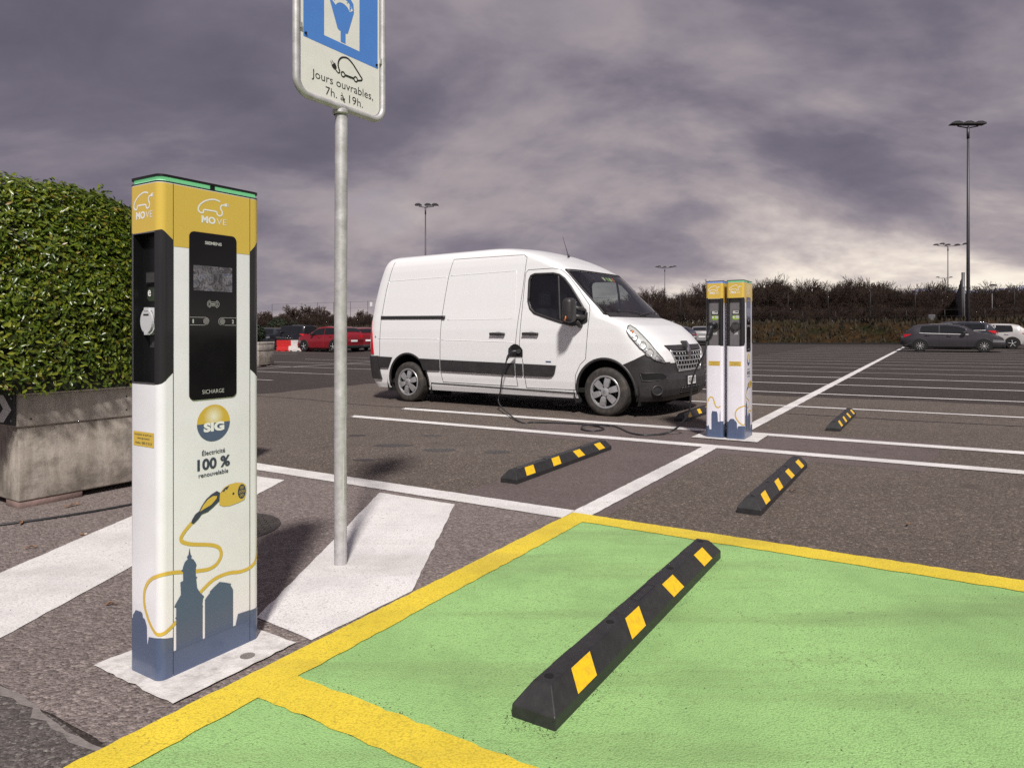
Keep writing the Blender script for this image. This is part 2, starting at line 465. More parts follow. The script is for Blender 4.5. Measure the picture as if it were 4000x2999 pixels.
def bankmat():
    m, nt, bs, out = new_mat('bank_soil')
    tc = N(nt, 'ShaderNodeTexCoord')
    a = N(nt, 'ShaderNodeTexNoise', i_Scale=0.28, i_Detail=6.0, i_Roughness=0.65)
    b = N(nt, 'ShaderNodeTexNoise', i_Scale=2.2, i_Detail=8.0, i_Roughness=0.75)
    LK(nt, tc.outputs['Object'], a.inputs['Vector']); LK(nt, tc.outputs['Object'], b.inputs['Vector'])
    c1 = ramp(nt, b.outputs[0], [(0.35, (0.014, 0.009, 0.005)), (0.5, (0.042, 0.025, 0.011)), (0.68, (0.085, 0.050, 0.021))])
    c2 = ramp(nt, b.outputs[0], [(0.35, (0.009, 0.010, 0.004)), (0.65, (0.026, 0.032, 0.011))])
    f = ramp(nt, a.outputs[0], [(0.50, (0, 0, 0)), (0.62, (0.9,) * 3)])
    LK(nt, mixc(nt, f, c1, c2), bs.inputs['Base Color'])
    bs.inputs['Roughness'].default_value = 1.0
    bs.inputs['Specular IOR Level'].default_value = 0.1
    bp = N(nt, 'ShaderNodeBump', i_Strength=1.0, i_Distance=0.3)
    LK(nt, b.outputs[0], bp.inputs['Height'])
    LK(nt, bp.outputs[0], bs.inputs['Normal'])


bankmat()


def glassmat(name, tint, refl=0.12):
    m, nt, bs, out = new_mat(name)
    nt.nodes.remove(bs)
    tr = N(nt, 'ShaderNodeBsdfTransparent')
    tc = N(nt, 'ShaderNodeTexCoord')
    nz = N(nt, 'ShaderNodeTexNoise', i_Scale=3.0, i_Detail=4.0)
    LK(nt, tc.outputs['Object'], nz.inputs['Vector'])
    LK(nt, ramp(nt, nz.outputs[0], [(0.3, mul(tint, .96)), (0.7, mul(tint, 1.04))]), tr.inputs[0])
    gl = N(nt, 'ShaderNodeBsdfGlossy', i_Roughness=0.03)
    gl.inputs[0].default_value = (1, 1, 1, 1)
    fr = N(nt, 'ShaderNodeFresnel', i_IOR=1.5)
    f = math_n(nt, 'ADD', math_n(nt, 'MULTIPLY', fr.outputs[0], 0.9), refl * 0.3, clamp=True)
    mx = N(nt, 'ShaderNodeMixShader')
    LK(nt, f, mx.inputs[0]); LK(nt, tr.outputs[0], mx.inputs[1]); LK(nt, gl.outputs[0], mx.inputs[2])
    LK(nt, mx.outputs[0], out.inputs[0])


glassmat('glass', (0.66, 0.72, 0.70))
glassmat('glass_dark', (0.62, 0.65, 0.66))
glassmat('glass_clear', (0.92, 0.93, 0.93))


def screenmat():
    m, nt, bs, out = new_mat('screen_reflection')  # branch reflections painted into the screen's colour, with a faint glow
    tc = N(nt, 'ShaderNodeTexCoord')
    a = N(nt, 'ShaderNodeTexNoise', i_Scale=28.0, i_Detail=9.0, i_Roughness=0.75, i_Distortion=1.6)
    b = N(nt, 'ShaderNodeTexNoise', i_Scale=12.0, i_Detail=3.0)
    LK(nt, tc.outputs['Object'], a.inputs['Vector']); LK(nt, tc.outputs['Object'], b.inputs['Vector'])
    c = ramp(nt, a.outputs[0], [(0.30, (0.02, 0.018, 0.022)), (0.47, (0.06, 0.055, 0.065)), (0.52, (0.19, 0.175, 0.19)), (0.58, (0.045, 0.05, 0.075)), (0.7, (0.10, 0.14, 0.26))])
    c2 = ramp(nt, b.outputs[0], [(0.4, (0.55,) * 3), (0.65, (1.1,) * 3)])
    c = mixc(nt, 1.0, c, c2, 'MULTIPLY')
    LK(nt, c, bs.inputs['Base Color'])
    LK(nt, c, bs.inputs['Emission Color'])
    bs.inputs['Emission Strength'].default_value = 0.30
    bs.inputs['Roughness'].default_value = 0.10


screenmat()


def logomat():
    # the round badge: yellow upper half printed with a pale centre
    m, nt, bs, out = new_mat('logo_yellow')
    tc = N(nt, 'ShaderNodeTexCoord')
    mp = N(nt, 'ShaderNodeMapping')
    mp.inputs['Location'].default_value = (0, 0, -0.0)
    LK(nt, tc.outputs['Generated'], mp.inputs[0])
    sp = N(nt, 'ShaderNodeSeparateXYZ')
    LK(nt, mp.outputs[0], sp.inputs[0])
    dx = math_n(nt, 'MULTIPLY', math_n(nt, 'SUBTRACT', sp.outputs[0], 0.5), 2.0)
    dz = math_n(nt, 'SUBTRACT', sp.outputs[2], 0.36)
    d = math_n(nt, 'SQRT', math_n(nt, 'ADD', math_n(nt, 'MULTIPLY', dx, dx), math_n(nt, 'MULTIPLY', dz, dz)))
    c = ramp(nt, d, [(0.0, (0.80, 0.78, 0.72)), (0.2, (0.76, 0.68, 0.45)), (0.62, (0.62, 0.42, 0.06))])
    LK(nt, c, bs.inputs['Base Color'])
    bs.inputs['Roughness'].default_value = 0.35


logomat()

# ------------------------------------------------------------------ geometry helpers


class MB:
    def __init__(self):
        self.v = []
        self.f = []

    def add(self, vs, fs):
        o = len(self.v)
        self.v.extend([tuple(p) for p in vs])
        self.f.extend([tuple(i + o for i in f) for f in fs])
        return self

    def box(self, x0, x1, y0, y1, z0, z1):
        return self.add([(x0, y0, z0), (x1, y0, z0), (x1, y1, z0), (x0, y1, z0), (x0, y0, z1), (x1, y0, z1), (x1, y1, z1), (x0, y1, z1)],
                        [(3, 2, 1, 0), (4, 5, 6, 7), (0, 1, 5, 4), (1, 2, 6, 5), (2, 3, 7, 6), (3, 0, 4, 7)])

    def tube(self, pts, r, n=8, caps=True, r2=None):
        pts = [Vector(p) for p in pts]
        m = len(pts)
        rad = [r if r2 is None else r + (r2 - r) * i / max(1, m - 1) for i in range(m)] if not isinstance(r, (list, tuple)) else list(r)
        up = None
        rings = []
        for i, p in enumerate(pts):
            t = (pts[min(i + 1, m - 1)] - pts[max(i - 1, 0)])
            if t.length < 1e-9:
                t = Vector((0, 0, 1))
            t.normalize()
            if up is None:
                up = Vector((0, 0, 1)) if abs(t.z) < 0.9 else Vector((1, 0, 0))
            s = t.cross(up)
            if s.length < 1e-6:
                s = t.orthogonal()
            s.normalize()
            up = s.cross(t).normalized()
            rings.append([p + (s * math.cos(2 * math.pi * k / n) + up * math.sin(2 * math.pi * k / n)) * rad[i] for k in range(n)])
        vs = [q for rg in rings for q in rg]
        fs = []
        for i in range(m - 1):
            for k in range(n):
                fs.append((i * n + k, i * n + (k + 1) % n, (i + 1) * n + (k + 1) % n, (i + 1) * n + k))
        if caps:
            fs.append(tuple(reversed(range(n))))
            fs.append(tuple((m - 1) * n + k for k in range(n)))
        return self.add(vs, fs)

    def lathe(self, prof, axis='y', n=32, c=(0, 0, 0)):
        """prof: list of (radius, along)."""
        vs = []
        for r, h in prof:
            for k in range(n):
                a = 2 * math.pi * k / n
                if axis == 'y':
                    vs.append((c[0] + r * math.cos(a), c[1] + h, c[2] + r * math.sin(a)))
                elif axis == 'z':
                    vs.append((c[0] + r * math.cos(a), c[1] + r * math.sin(a), c[2] + h))
                else:
                    vs.append((c[0] + h, c[1] + r * math.cos(a), c[2] + r * math.sin(a)))
        fs = []
        for i in range(len(prof) - 1):
            for k in range(n):
                q = (i * n + k, i * n + (k + 1) % n, (i + 1) * n + (k + 1) % n, (i + 1) * n + k)
                fs.append(q if axis != 'y' else q[::-1])
        return self.add(vs, fs)

    def prism(self, poly, fn, d0, d1):
        """2D polygon mapped by fn(u, v, depth) and given thickness d0..d1."""
        n = len(poly)
        vs = [fn(u, v, d0) for u, v in poly] + [fn(u, v, d1) for u, v in poly]
        fs = [tuple(reversed(range(n))), tuple(range(n, 2 * n))]
        for i in range(n):
            j = (i + 1) % n
            fs.append((i, j, n + j, n + i))
        return self.add(vs, fs)

    def build(self, name, mat, parent=None, smooth=False, fix=True):
        me = bpy.data.meshes.new(name)
        me.from_pydata([tuple(p) for p in self.v], [], self.f)
        if fix:
            bm = bmesh.new()
            bm.from_mesh(me)
            bmesh.ops.remove_doubles(bm, verts=bm.verts, dist=1e-6)
            bmesh.ops.recalc_face_normals(bm, faces=bm.faces)
            bm.to_mesh(me)
            bm.free()
        if smooth:
            me.shade_smooth()
            if smooth != 'all':
                smooth_by_angle(me)
        return obj(name, me, mat, parent)


def smooth_by_angle(me, ang=38):
    bm = bmesh.new()
    bm.from_mesh(me)
    c = R(ang)
    for e in bm.edges:
        if len(e.link_faces) == 2:
            e.smooth = e.calc_face_angle(0) < c
    bm.to_mesh(me)
    bm.free()


def obj(name, me, mat, parent=None):
    o = bpy.data.objects.new(name, me)
    COL.objects.link(o)
    if mat:
        me.materials.clear()
        me.materials.append(MAT[mat] if isinstance(mat, str) else mat)
    if parent:
        o.parent = parent
    return o


def tag(o, label=None, cat=None, group=None, kind=None):
    if label:
        o['label'] = label
    if cat:
        o['category'] = cat
    if group:
        o['group'] = group
    if kind:
        o['kind'] = kind
    return o


def thing(name, label, cat, loc=(0, 0, 0), rz=0.0, group=None, tilted=False):
    o = bpy.data.objects.new(name, None)
    COL.objects.link(o)
    o.empty_display_size = 0.2
    m = Matrix.Rotation(rz, 4, 'Z')
    if tilted:
        m = tilt() @ m
    o.matrix_world = Matrix.Translation(Vector(loc)) @ m
    return tag(o, label, cat, group)


def bevel_box(name, mat, parent, x0, x1, y0, y1, z0, z1, bev=0.01, seg=2):
    bm = bmesh.new()
    bmesh.ops.create_cube(bm, size=1.0)
    for v in bm.verts:
        v.co = ((x0 + x1) / 2 + v.co.x * (x1 - x0), (y0 + y1) / 2 + v.co.y * (y1 - y0), (z0 + z1) / 2 + v.co.z * (z1 - z0))
    bmesh.ops.bevel(bm, geom=list(bm.edges), offset=bev, segments=seg, profile=0.5, affect='EDGES', clamp_overlap=True)
    me = bpy.data.meshes.new(name)
    bm.to_mesh(me)
    bm.free()
    me.shade_smooth()
    smooth_by_angle(me, 50)
    return obj(name, me, mat, parent)


def catmull(pts, k=8):
    pts = [np.array(p, float) for p in pts]
    out = []
    n = len(pts)
    for i in range(n - 1):
        p0, p1, p2, p3 = pts[max(i - 1, 0)], pts[i], pts[i + 1], pts[min(i + 2, n - 1)]
        for j in range(k):
            t = j / k
            out.append(0.5 * ((2 * p1) + (-p0 + p2) * t + (2 * p0 - 5 * p1 + 4 * p2 - p3) * t * t + (-p0 + 3 * p1 - 3 * p2 + p3) * t ** 3))
    out.append(pts[-1])
    return out


def ribbon(mb, pts, w, fn, d, d0=0.0, round_caps=True):
    """flat stroke of width w along 2D points; fn(u, v, depth)."""
    pts = [np.array(p, float) for p in pts]
    n = len(pts)
    L, Rr = [], []
    for i in range(n):
        t = pts[min(i + 1, n - 1)] - pts[max(i - 1, 0)]
        t = t / (np.hypot(*t) + 1e-12)
        nn = np.array((-t[1], t[0]))
        L.append(pts[i] + nn * w / 2)
        Rr.append(pts[i] - nn * w / 2)
    vs = [fn(p[0], p[1], d) for p in L] + [fn(p[0], p[1], d) for p in Rr]
    fs = [(i, i + 1, n + i + 1, n + i) for i in range(n - 1)]
    return mb.add(vs, fs)


def flat_poly(mb, poly, fn, d):
    vs = [fn(u, v, d) for u, v in poly]
    return mb.add(vs, [tuple(range(len(poly)))])


def text_mesh(body, fn, u0, u1, v0, cap, d, align_u=True, bold=0.0):
    cu = bpy.data.curves.new('t', 'FONT')
    cu.body = body
    cu.size = 1.0
    cu.offset = bold
    cu.resolution_u = 3
    o = bpy.data.objects.new('t', cu)
    COL.objects.link(o)
    dg = bpy.context.evaluated_depsgraph_get()
    me = bpy.data.meshes.new_from_object(o.evaluated_get(dg))
    co = np.array([v.co[:] for v in me.vertices])
    faces = [tuple(p.vertices) for p in me.polygons]
    bpy.data.objects.remove(o)
    bpy.data.curves.remove(cu)
    bpy.data.meshes.remove(me)
    x0, x1 = co[:, 0].min(), co[:, 0].max()
    sx = (u1 - u0) / (x1 - x0)
    sy = cap / 0.69
    mb = MB()
    mb.add([fn(u0 + (c[0] - x0) * sx, v0 + c[1] * sy, d) for c in co], faces)
    return mb


def text(name, body, mat, parent, fn, u0, u1, v0, cap, d, bold=0.0):
    return text_mesh(body, fn, u0, u1, v0, cap, d, bold=bold).build(name, mat, parent, fix=False)


def circle(cx, cy, rx, ry=None, n=32, a0=0.0, a1=2 * math.pi, close=True):
    ry = rx if ry is None else ry
    k = n if close and abs(a1 - a0 - 2 * math.pi) < 1e-6 else n + 1
    return [(cx + rx * math.cos(a0 + (a1 - a0) * i / n), cy + ry * math.sin(a0 + (a1 - a0) * i / n)) for i in range(k)]


def rrect(x0, x1, y0, y1, r, n=6):
    out = []
    for cx, cy, a in ((x1 - r, y1 - r, 0), (x0 + r, y1 - r, 90), (x0 + r, y0 + r, 180), (x1 - r, y0 + r, 270)):
        for i in range(n + 1):
            t = R(a + 90 * i / n)
            out.append((cx + r * math.cos(t), cy + r * math.sin(t)))
    return out


# ------------------------------------------------------------------ ground and markings
def ground():
    xs = [-2600, -900, -300, -150, -80, -40, -20, -10, -5, 0, 5, 10, 20, 40, 80, 150, 300, 900, 2600]
    ys = [-300, -60, -20, -5, 0, 5, 10, 20, 40, 70, 110, 200, 500, 1500, 6000]
    mb = MB()
    vs = [(x, y, gz(x)) for y in ys for x in xs]
    n = len(xs)
    fs = [(j * n + i, j * n + i + 1, (j + 1) * n + i + 1, (j + 1) * n + i) for j in range(len(ys) - 1) for i in range(n - 1)]
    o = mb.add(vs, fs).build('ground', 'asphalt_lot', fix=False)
    tag(o, 'dark grey asphalt of the large parking lot', kind='structure')


ground()


def sheet(name, mat, pts, h, label=None):
    """a flat sheet laid on the lot: pts in world xy, h above the asphalt."""
    mb = MB()
    mb.add([(x, y, gz(x) + h) for x, y in pts], [tuple(range(len(pts)))])
    o = mb.build(name, mat, fix=False)
    return tag(o, label, kind='structure')


def strip(name, mat, a0, a1, b0, b1, h, along, jit=0.003, step=0.08, label=None, end_cut=0.0):
    """a painted line in bay coordinates with slightly ragged long edges."""
    L0, L1 = (a0, a1) if along == 'a' else (b0, b1)
    n = max(2, min(240, int((L1 - L0) / step)))
    A, B = [], []
    rnd = random.Random(int((a0 * 31 + b0 * 17 + a1) * 1000))
    for i in range(n + 1):
        t = L0 + (L1 - L0) * i / n
        j0, j1 = rnd.uniform(-jit, jit), rnd.uniform(-jit, jit)
        if along == 'a':
            A.append(ab(t, b0 + j0)); B.append(ab(t, b1 + j1))
        else:
            A.append(ab(a0 + j0, t + end_cut if i == 0 else t)); B.append(ab(a1 + j1, t))
    mb = MB()
    vs = [(x, y, gz(x) + h) for x, y in A] + [(x, y, gz(x) + h) for x, y in B]
    m = n + 1
    mb.add(vs, [(i, i + 1, m + i + 1, m + i) for i in range(n)])
    o = mb.build(name, mat, fix=False)
    return tag(o, label, kind='structure')


def rag(pts, step=0.06, jit=0.012, seed=1):
    rnd = random.Random(seed)
    out = []
    n = len(pts)
    for i in range(n):
        p, q = Vector(pts[i]), Vector(pts[(i + 1) % n])
        m = max(1, int((q - p).length / step))
        for k in range(m):
            t = k / m
            w = p.lerp(q, t)
            j = 0 if k == 0 else jit
            out.append((w.x + rnd.uniform(-j, j), w.y + rnd.uniform(-j, j)))
    return out


def abp(*pts):
    return [ab(a, b) for a, b in pts]


# newer asphalt of the walkway, old asphalt behind it and smooth repair strips round the charger islands
sheet('walkway_asphalt', 'asphalt_new', rag(abp((-2.89, 0.0), (-0.12, 0.0), (-0.12, -4.2), (-2.89, -4.2)), 0.1, 0.010, 3), 0.004, 'newer coarse pinkish asphalt of the hatched walkway')
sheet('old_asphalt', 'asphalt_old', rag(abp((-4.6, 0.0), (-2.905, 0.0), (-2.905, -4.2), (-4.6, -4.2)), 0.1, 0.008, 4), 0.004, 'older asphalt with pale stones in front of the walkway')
cr = [(-2.90 + 0.012 * math.sin(b * 9) + random.uniform(-.006, .006), b) for b in np.linspace(0, -4.0, 70)]
cr2 = [(a - 0.022 - random.uniform(0, .012) * (1 if random.random() < .7 else -1.2), b) for a, b in reversed(cr)]
sheet('crack_joint', 'crack_fill', abp(*cr) + abp(*cr2), 0.0065, 'filled joint between the old and the newer asphalt')
sheet('repair_patch', 'asphalt_patch', rag(abp((0.02, -0.95), (0.02, 0.20), (2.6, 0.24), (2.6, 1.9), (4.35, 2.05), (4.35, 0.25), (4.35, -2.2), (2.7, -2.2), (2.6, -0.95)), 0.12, 0.02, 5), 0.003, 'smooth dark repair strip round the pair of chargers')
sheet('bay_asphalt', 'asphalt_bay', rag(abp((-4.9, 0.0), (0.0, 0.0), (0.0, -0.1), (0.05, -9.0), (8.2, -9.0), (9.0, 2.0), (8.0, 9.5), (-4.9, 9.5)), 0.25, 0.06, 6), 0.002, 'coarse grey-brown asphalt of the nearer bays, toned lighter as better lit ground')
rnd = random.Random(3)
# green bay paint
sheet('green_bay', 'paint_green', abp((-2.345, 0.135), (-0.15, 0.135), (-0.15, 5.6), (-2.345, 5.6)), 0.006, 'bright green painted parking bay with wheel stop')
sheet('green_bay_front', 'paint_green', abp((-4.9, 0.135), (-2.495, 0.135), (-2.495, 5.6), (-4.9, 5.6)), 0.006, 'corner of the next green painted bay at the bottom edge')
strip('yellow_bay_line', 'paint_yellow', -4.9, 0.0, 0.0, 0.152, 0.010, 'a', 0.004, 0.04, 'yellow line along the walkway edge of the green bays')
strip('yellow_bay_line', 'paint_yellow', -0.165, 0.0, 0.150, 5.6, 0.0095, 'b', 0.006, 0.04, 'yellow line along the far edge of the green bay')
strip('yellow_bay_line', 'paint_yellow', -2.50, -2.345, 0.150, 5.6, 0.0095, 'b', 0.006, 0.04, 'yellow line between the two green bays')
# white lines near
strip('white_walkway_line', 'paint_white', -0.147, 0.048, -4.4, -0.002, 0.009, 'b', 0.003, 0.05, 'white line closing the far end of the hatched walkway')
strip('white_bay_line', 'paint_white', 0.002, 2.96, -0.012, 0.135, 0.009, 'a', 0.003, 0.05, 'white line from the yellow corner to the charger island')
strip('white_bay_line', 'paint_white', 4.13, 50.0, 0.0, 0.15, 0.009, 'a', 0.004, 0.25, 'long white centre line running away behind the chargers')
strip('white_island_line', 'paint_white', 2.87, 3.045, -4.98, 6.5, 0.008, 'b', 0.003, 0.08, 'near white line of the charger island', 0.14)
strip('white_island_line', 'paint_white', 3.94, 4.125, -4.98, 6.5, 0.008, 'b', 0.003, 0.08, 'far white line of the charger island', 0.14)
for k in range(17):
    a = 7.13 + 2.37 * k
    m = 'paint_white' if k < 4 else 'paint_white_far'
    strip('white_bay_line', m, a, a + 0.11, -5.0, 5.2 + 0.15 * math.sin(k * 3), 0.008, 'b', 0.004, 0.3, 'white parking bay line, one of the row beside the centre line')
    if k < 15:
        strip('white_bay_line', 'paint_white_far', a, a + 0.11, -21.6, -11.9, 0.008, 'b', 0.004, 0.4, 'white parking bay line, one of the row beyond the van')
    if k > 5:
        strip('white_bay_line', 'paint_white_far', a, a + 0.11, 12.0, 22.0, 0.008, 'b', 0.004, 0.4, 'white parking bay line, one of the row far to the right')
    if 5 < k < 16:
        strip('white_bay_line', 'paint_white_far', a, a + 0.11, -34.0, -27.6, 0.008, 'b', 0.004, 0.4, 'white parking bay line, one of the row at the parked red cars')
strip('white_bay_line', 'paint_white_far', 9.6, 45.0, -16.85, -16.73, 0.0095, 'a', 0.004, 0.3, 'white centre line of the bays beyond the van')
# hatching of the walkway
hs = [(-2.60, 2.05), (-2.50, 3.34), (-2.43, 4.36), (-2.365, 5.72), (-1.80, 5.40), (-1.845, 4.85), (-1.905, 3.43), (-1.955, 2.73), (-2.0, 2.05)]
sheet('white_hatch_stripe', 'paint_white', rag(hs, 0.06, 0.004, 8), 0.0075, 'white hatch stripe between planter and near charger')
hs = [(-1.045, 2.795), (-1.00, 3.86), (-0.962, 4.96), (-0.385, 4.61), (-0.45, 3.07), (-0.76, 2.585)]
sheet('white_hatch_stripe', 'paint_white', rag(hs, 0.06, 0.004, 9), 0.0075, 'white hatch stripe carrying the sign post')
# concrete pads of the chargers
sheet('concrete_pad', 'concrete_pad', rag(abp((-2.67, -0.52), (-2.67, -0.045), (-2.18, -0.05), (-2.18, -0.52)), 0.03, 0.004, 11), 0.012, 'pale concrete pad under the near charger')
x, y = ab(-2.345, -.115)
MB().lathe([(.026, .0126), (.022, .0128), (.021, .0124), (.001, .0123)], 'z', 20, (x, y, gz(x))).build('anchor_hole', 'crack_fill', bpy.data.objects['concrete_pad'])
sheet('concrete_pad', 'concrete_pad', rag(abp((3.41, -0.29), (3.41, 0.40), (3.99, 0.40), (3.99, -0.29)), 0.03, 0.004, 12), 0.012, 'pale concrete pad under the pair of chargers')
# stains
for i, (x, y, rx, ry) in enumerate(((-1.22, 7.05, .20, .09), (-0.72, 6.75, .16, .10), (-0.15, 6.62, .13, .09), (-0.9, 7.7, .12, .07), (-1.75, 7.75, .10, .07), (0.35, 6.35, .1, .07), (-1.35, 6.25, .10, .05))):
    rr = random.Random(i)
    pts = [(x + rx * math.cos(t) * rr.uniform(.8, 1.15), y + ry * math.sin(t) * rr.uniform(.8, 1.15)) for t in np.linspace(0, 2 * math.pi, 22)[:-1]]
    sheet('oil_stain', 'oil', pts, 0.0035, 'dark oil stain on the asphalt in front of the van')
pts = [(-5.2, 12.9), (-3.8, 12.1), (-2.4, 11.0), (-1.2, 10.35), (0.3, 9.25), (1.6, 8.45)]
cc = catmull(pts, 10)
w = 0.011
sheet('tar_crack', 'tar', [(p[0] + random.uniform(-.01, .01), p[1] + w * 1.6) for p in cc] + [(p[0], p[1] - w * 1.6) for p in reversed(cc)], 0.005, 'dark sealed crack crossing the asphalt before the van')
sheet('tar_crack', 'tar', [ab(6.20 + 0.02 * math.sin(b * 3) + random.uniform(-.02, .02), b) for b in np.linspace(0.2, 5.5, 60)] + [ab(6.15 + 0.02 * math.sin(b * 3) + random.uniform(-.02, .02), b) for b in np.linspace(5.5, 0.2, 60)], 0.004, 'dark ragged crack behind the far right wheel stop')
# ------------------------------------------------------------------ charging stations
CW, CD, CH, CR = 0.396, 0.184, 1.697, 0.026
RECESS = 0.034


def outline(w, d, r, n=6, extra=()):
    """rounded rectangle, counter-clockwise from the front left corner."""
    pts = []
    for cx, cy, a in ((-w / 2 + r, -d / 2 + r, 180), (w / 2 - r, -d / 2 + r, 270), (w / 2 - r, d / 2 - r, 0), (-w / 2 + r, d / 2 - r, 90)):
        for i in range(n + 1):
            t = R(a + 90 * i / n)
            pts.append((cx + r * math.cos(t), cy + r * math.sin(t)))
    return pts


def extrude_outline(mb, pts, z0, z1, cap0=True, cap1=True):
    n = len(pts)
    vs = [(x, y, z0) for x, y in pts] + [(x, y, z1) for x, y in pts]
    fs = [(i, (i + 1) % n, n + (i + 1) % n, n + i) for i in range(n)]
    if cap1:
        fs.append(tuple(range(n, 2 * n)))
    if cap0:
        fs.append(tuple(reversed(range(n))))
    return mb.add(vs, fs)


def ch_front(s, z, d):
    return (s - CW / 2, -CD / 2 - d, z)


def ch_wrap(q, z, d):
    """q > 0 runs along the front, q < 0 along the left side, rounded in between; q near CW turns the right corner."""
    if q > CW - CR:
        t = min(1.0, (q - (CW - CR)) / (2 * CR)) * math.pi / 2
        return (CW / 2 - CR + (CR + d) * math.sin(t), -CD / 2 + CR - (CR + d) * math.cos(t), z)
    if q >= CR:
        return (q - CW / 2, -CD / 2 - d, z)
    if q <= -CR:
        return (-CW / 2 - d, -CD / 2 - q, z)
    t = (q + CR) / (2 * CR) * math.pi / 2
    return (-CW / 2 + CR - (CR + d) * math.cos(t), -CD / 2 + CR - (CR + d) * math.sin(t), z)


def ch_side2(h, z, d):
    return (CW / 2 + d, -CD / 2 + h, z)


def band(mb, qs, zlo, zhi, fn, d):
    n = len(qs)
    vs = [fn(q, zlo(q) if callable(zlo) else zlo, d) for q in qs] + [fn(q, zhi(q) if callable(zhi) else zhi, d) for q in qs]
    return mb.add(vs, [(i, i + 1, n + i + 1, n + i) for i in range(n - 1)])


def lin(q, pts):
    return float(np.interp(q, [p[0] for p in pts], [p[1] for p in pts]))


MOVE_ICON = [(.225, 1.637), (.212, 1.641), (.195, 1.641), (.170, 1.633), (.150, 1.619), (.141, 1.606), (.140, 1.594), (.150, 1.587), (.159, 1.590), (.162, 1.599), (.186, 1.600), (.210, 1.599), (.214, 1.590),
             (.223, 1.586), (.233, 1.592), (.233, 1.603), (.227, 1.613), (.230, 1.624), (.243, 1.628)]


def move_logo(parent, fn, off, mat, d):
    mb = MB()
    f2 = lambda u, v, dd: fn(u + off, v, dd)
    ribbon(mb, catmull(MOVE_ICON, 5), 0.0052, f2, d)
    flat_poly(mb, [(.243, 1.6235), (.250, 1.622), (.2525, 1.6265), (.2525, 1.633), (.250, 1.6355), (.243, 1.633)], f2, d + .0002)
    flat_poly(mb, [(.2525, 1.6245), (.261, 1.6248), (.261, 1.6268), (.2525, 1.6268)], f2, d + .0002)
    flat_poly(mb, [(.2525, 1.6315), (.261, 1.6318), (.261, 1.6338), (.2525, 1.6335)], f2, d + .0002)
    t1 = text_mesh('MO', f2, .152, .207, 1.5545, .0225, d, bold=0.045)
    t2 = text_mesh('VE', f2, .211, .251, 1.5545, .0225, d, bold=-0.012)
    mb.add(t1.v, t1.f); mb.add(t2.v, t2.f)
    return mb.build('move_logo', mat, parent, fix=False)


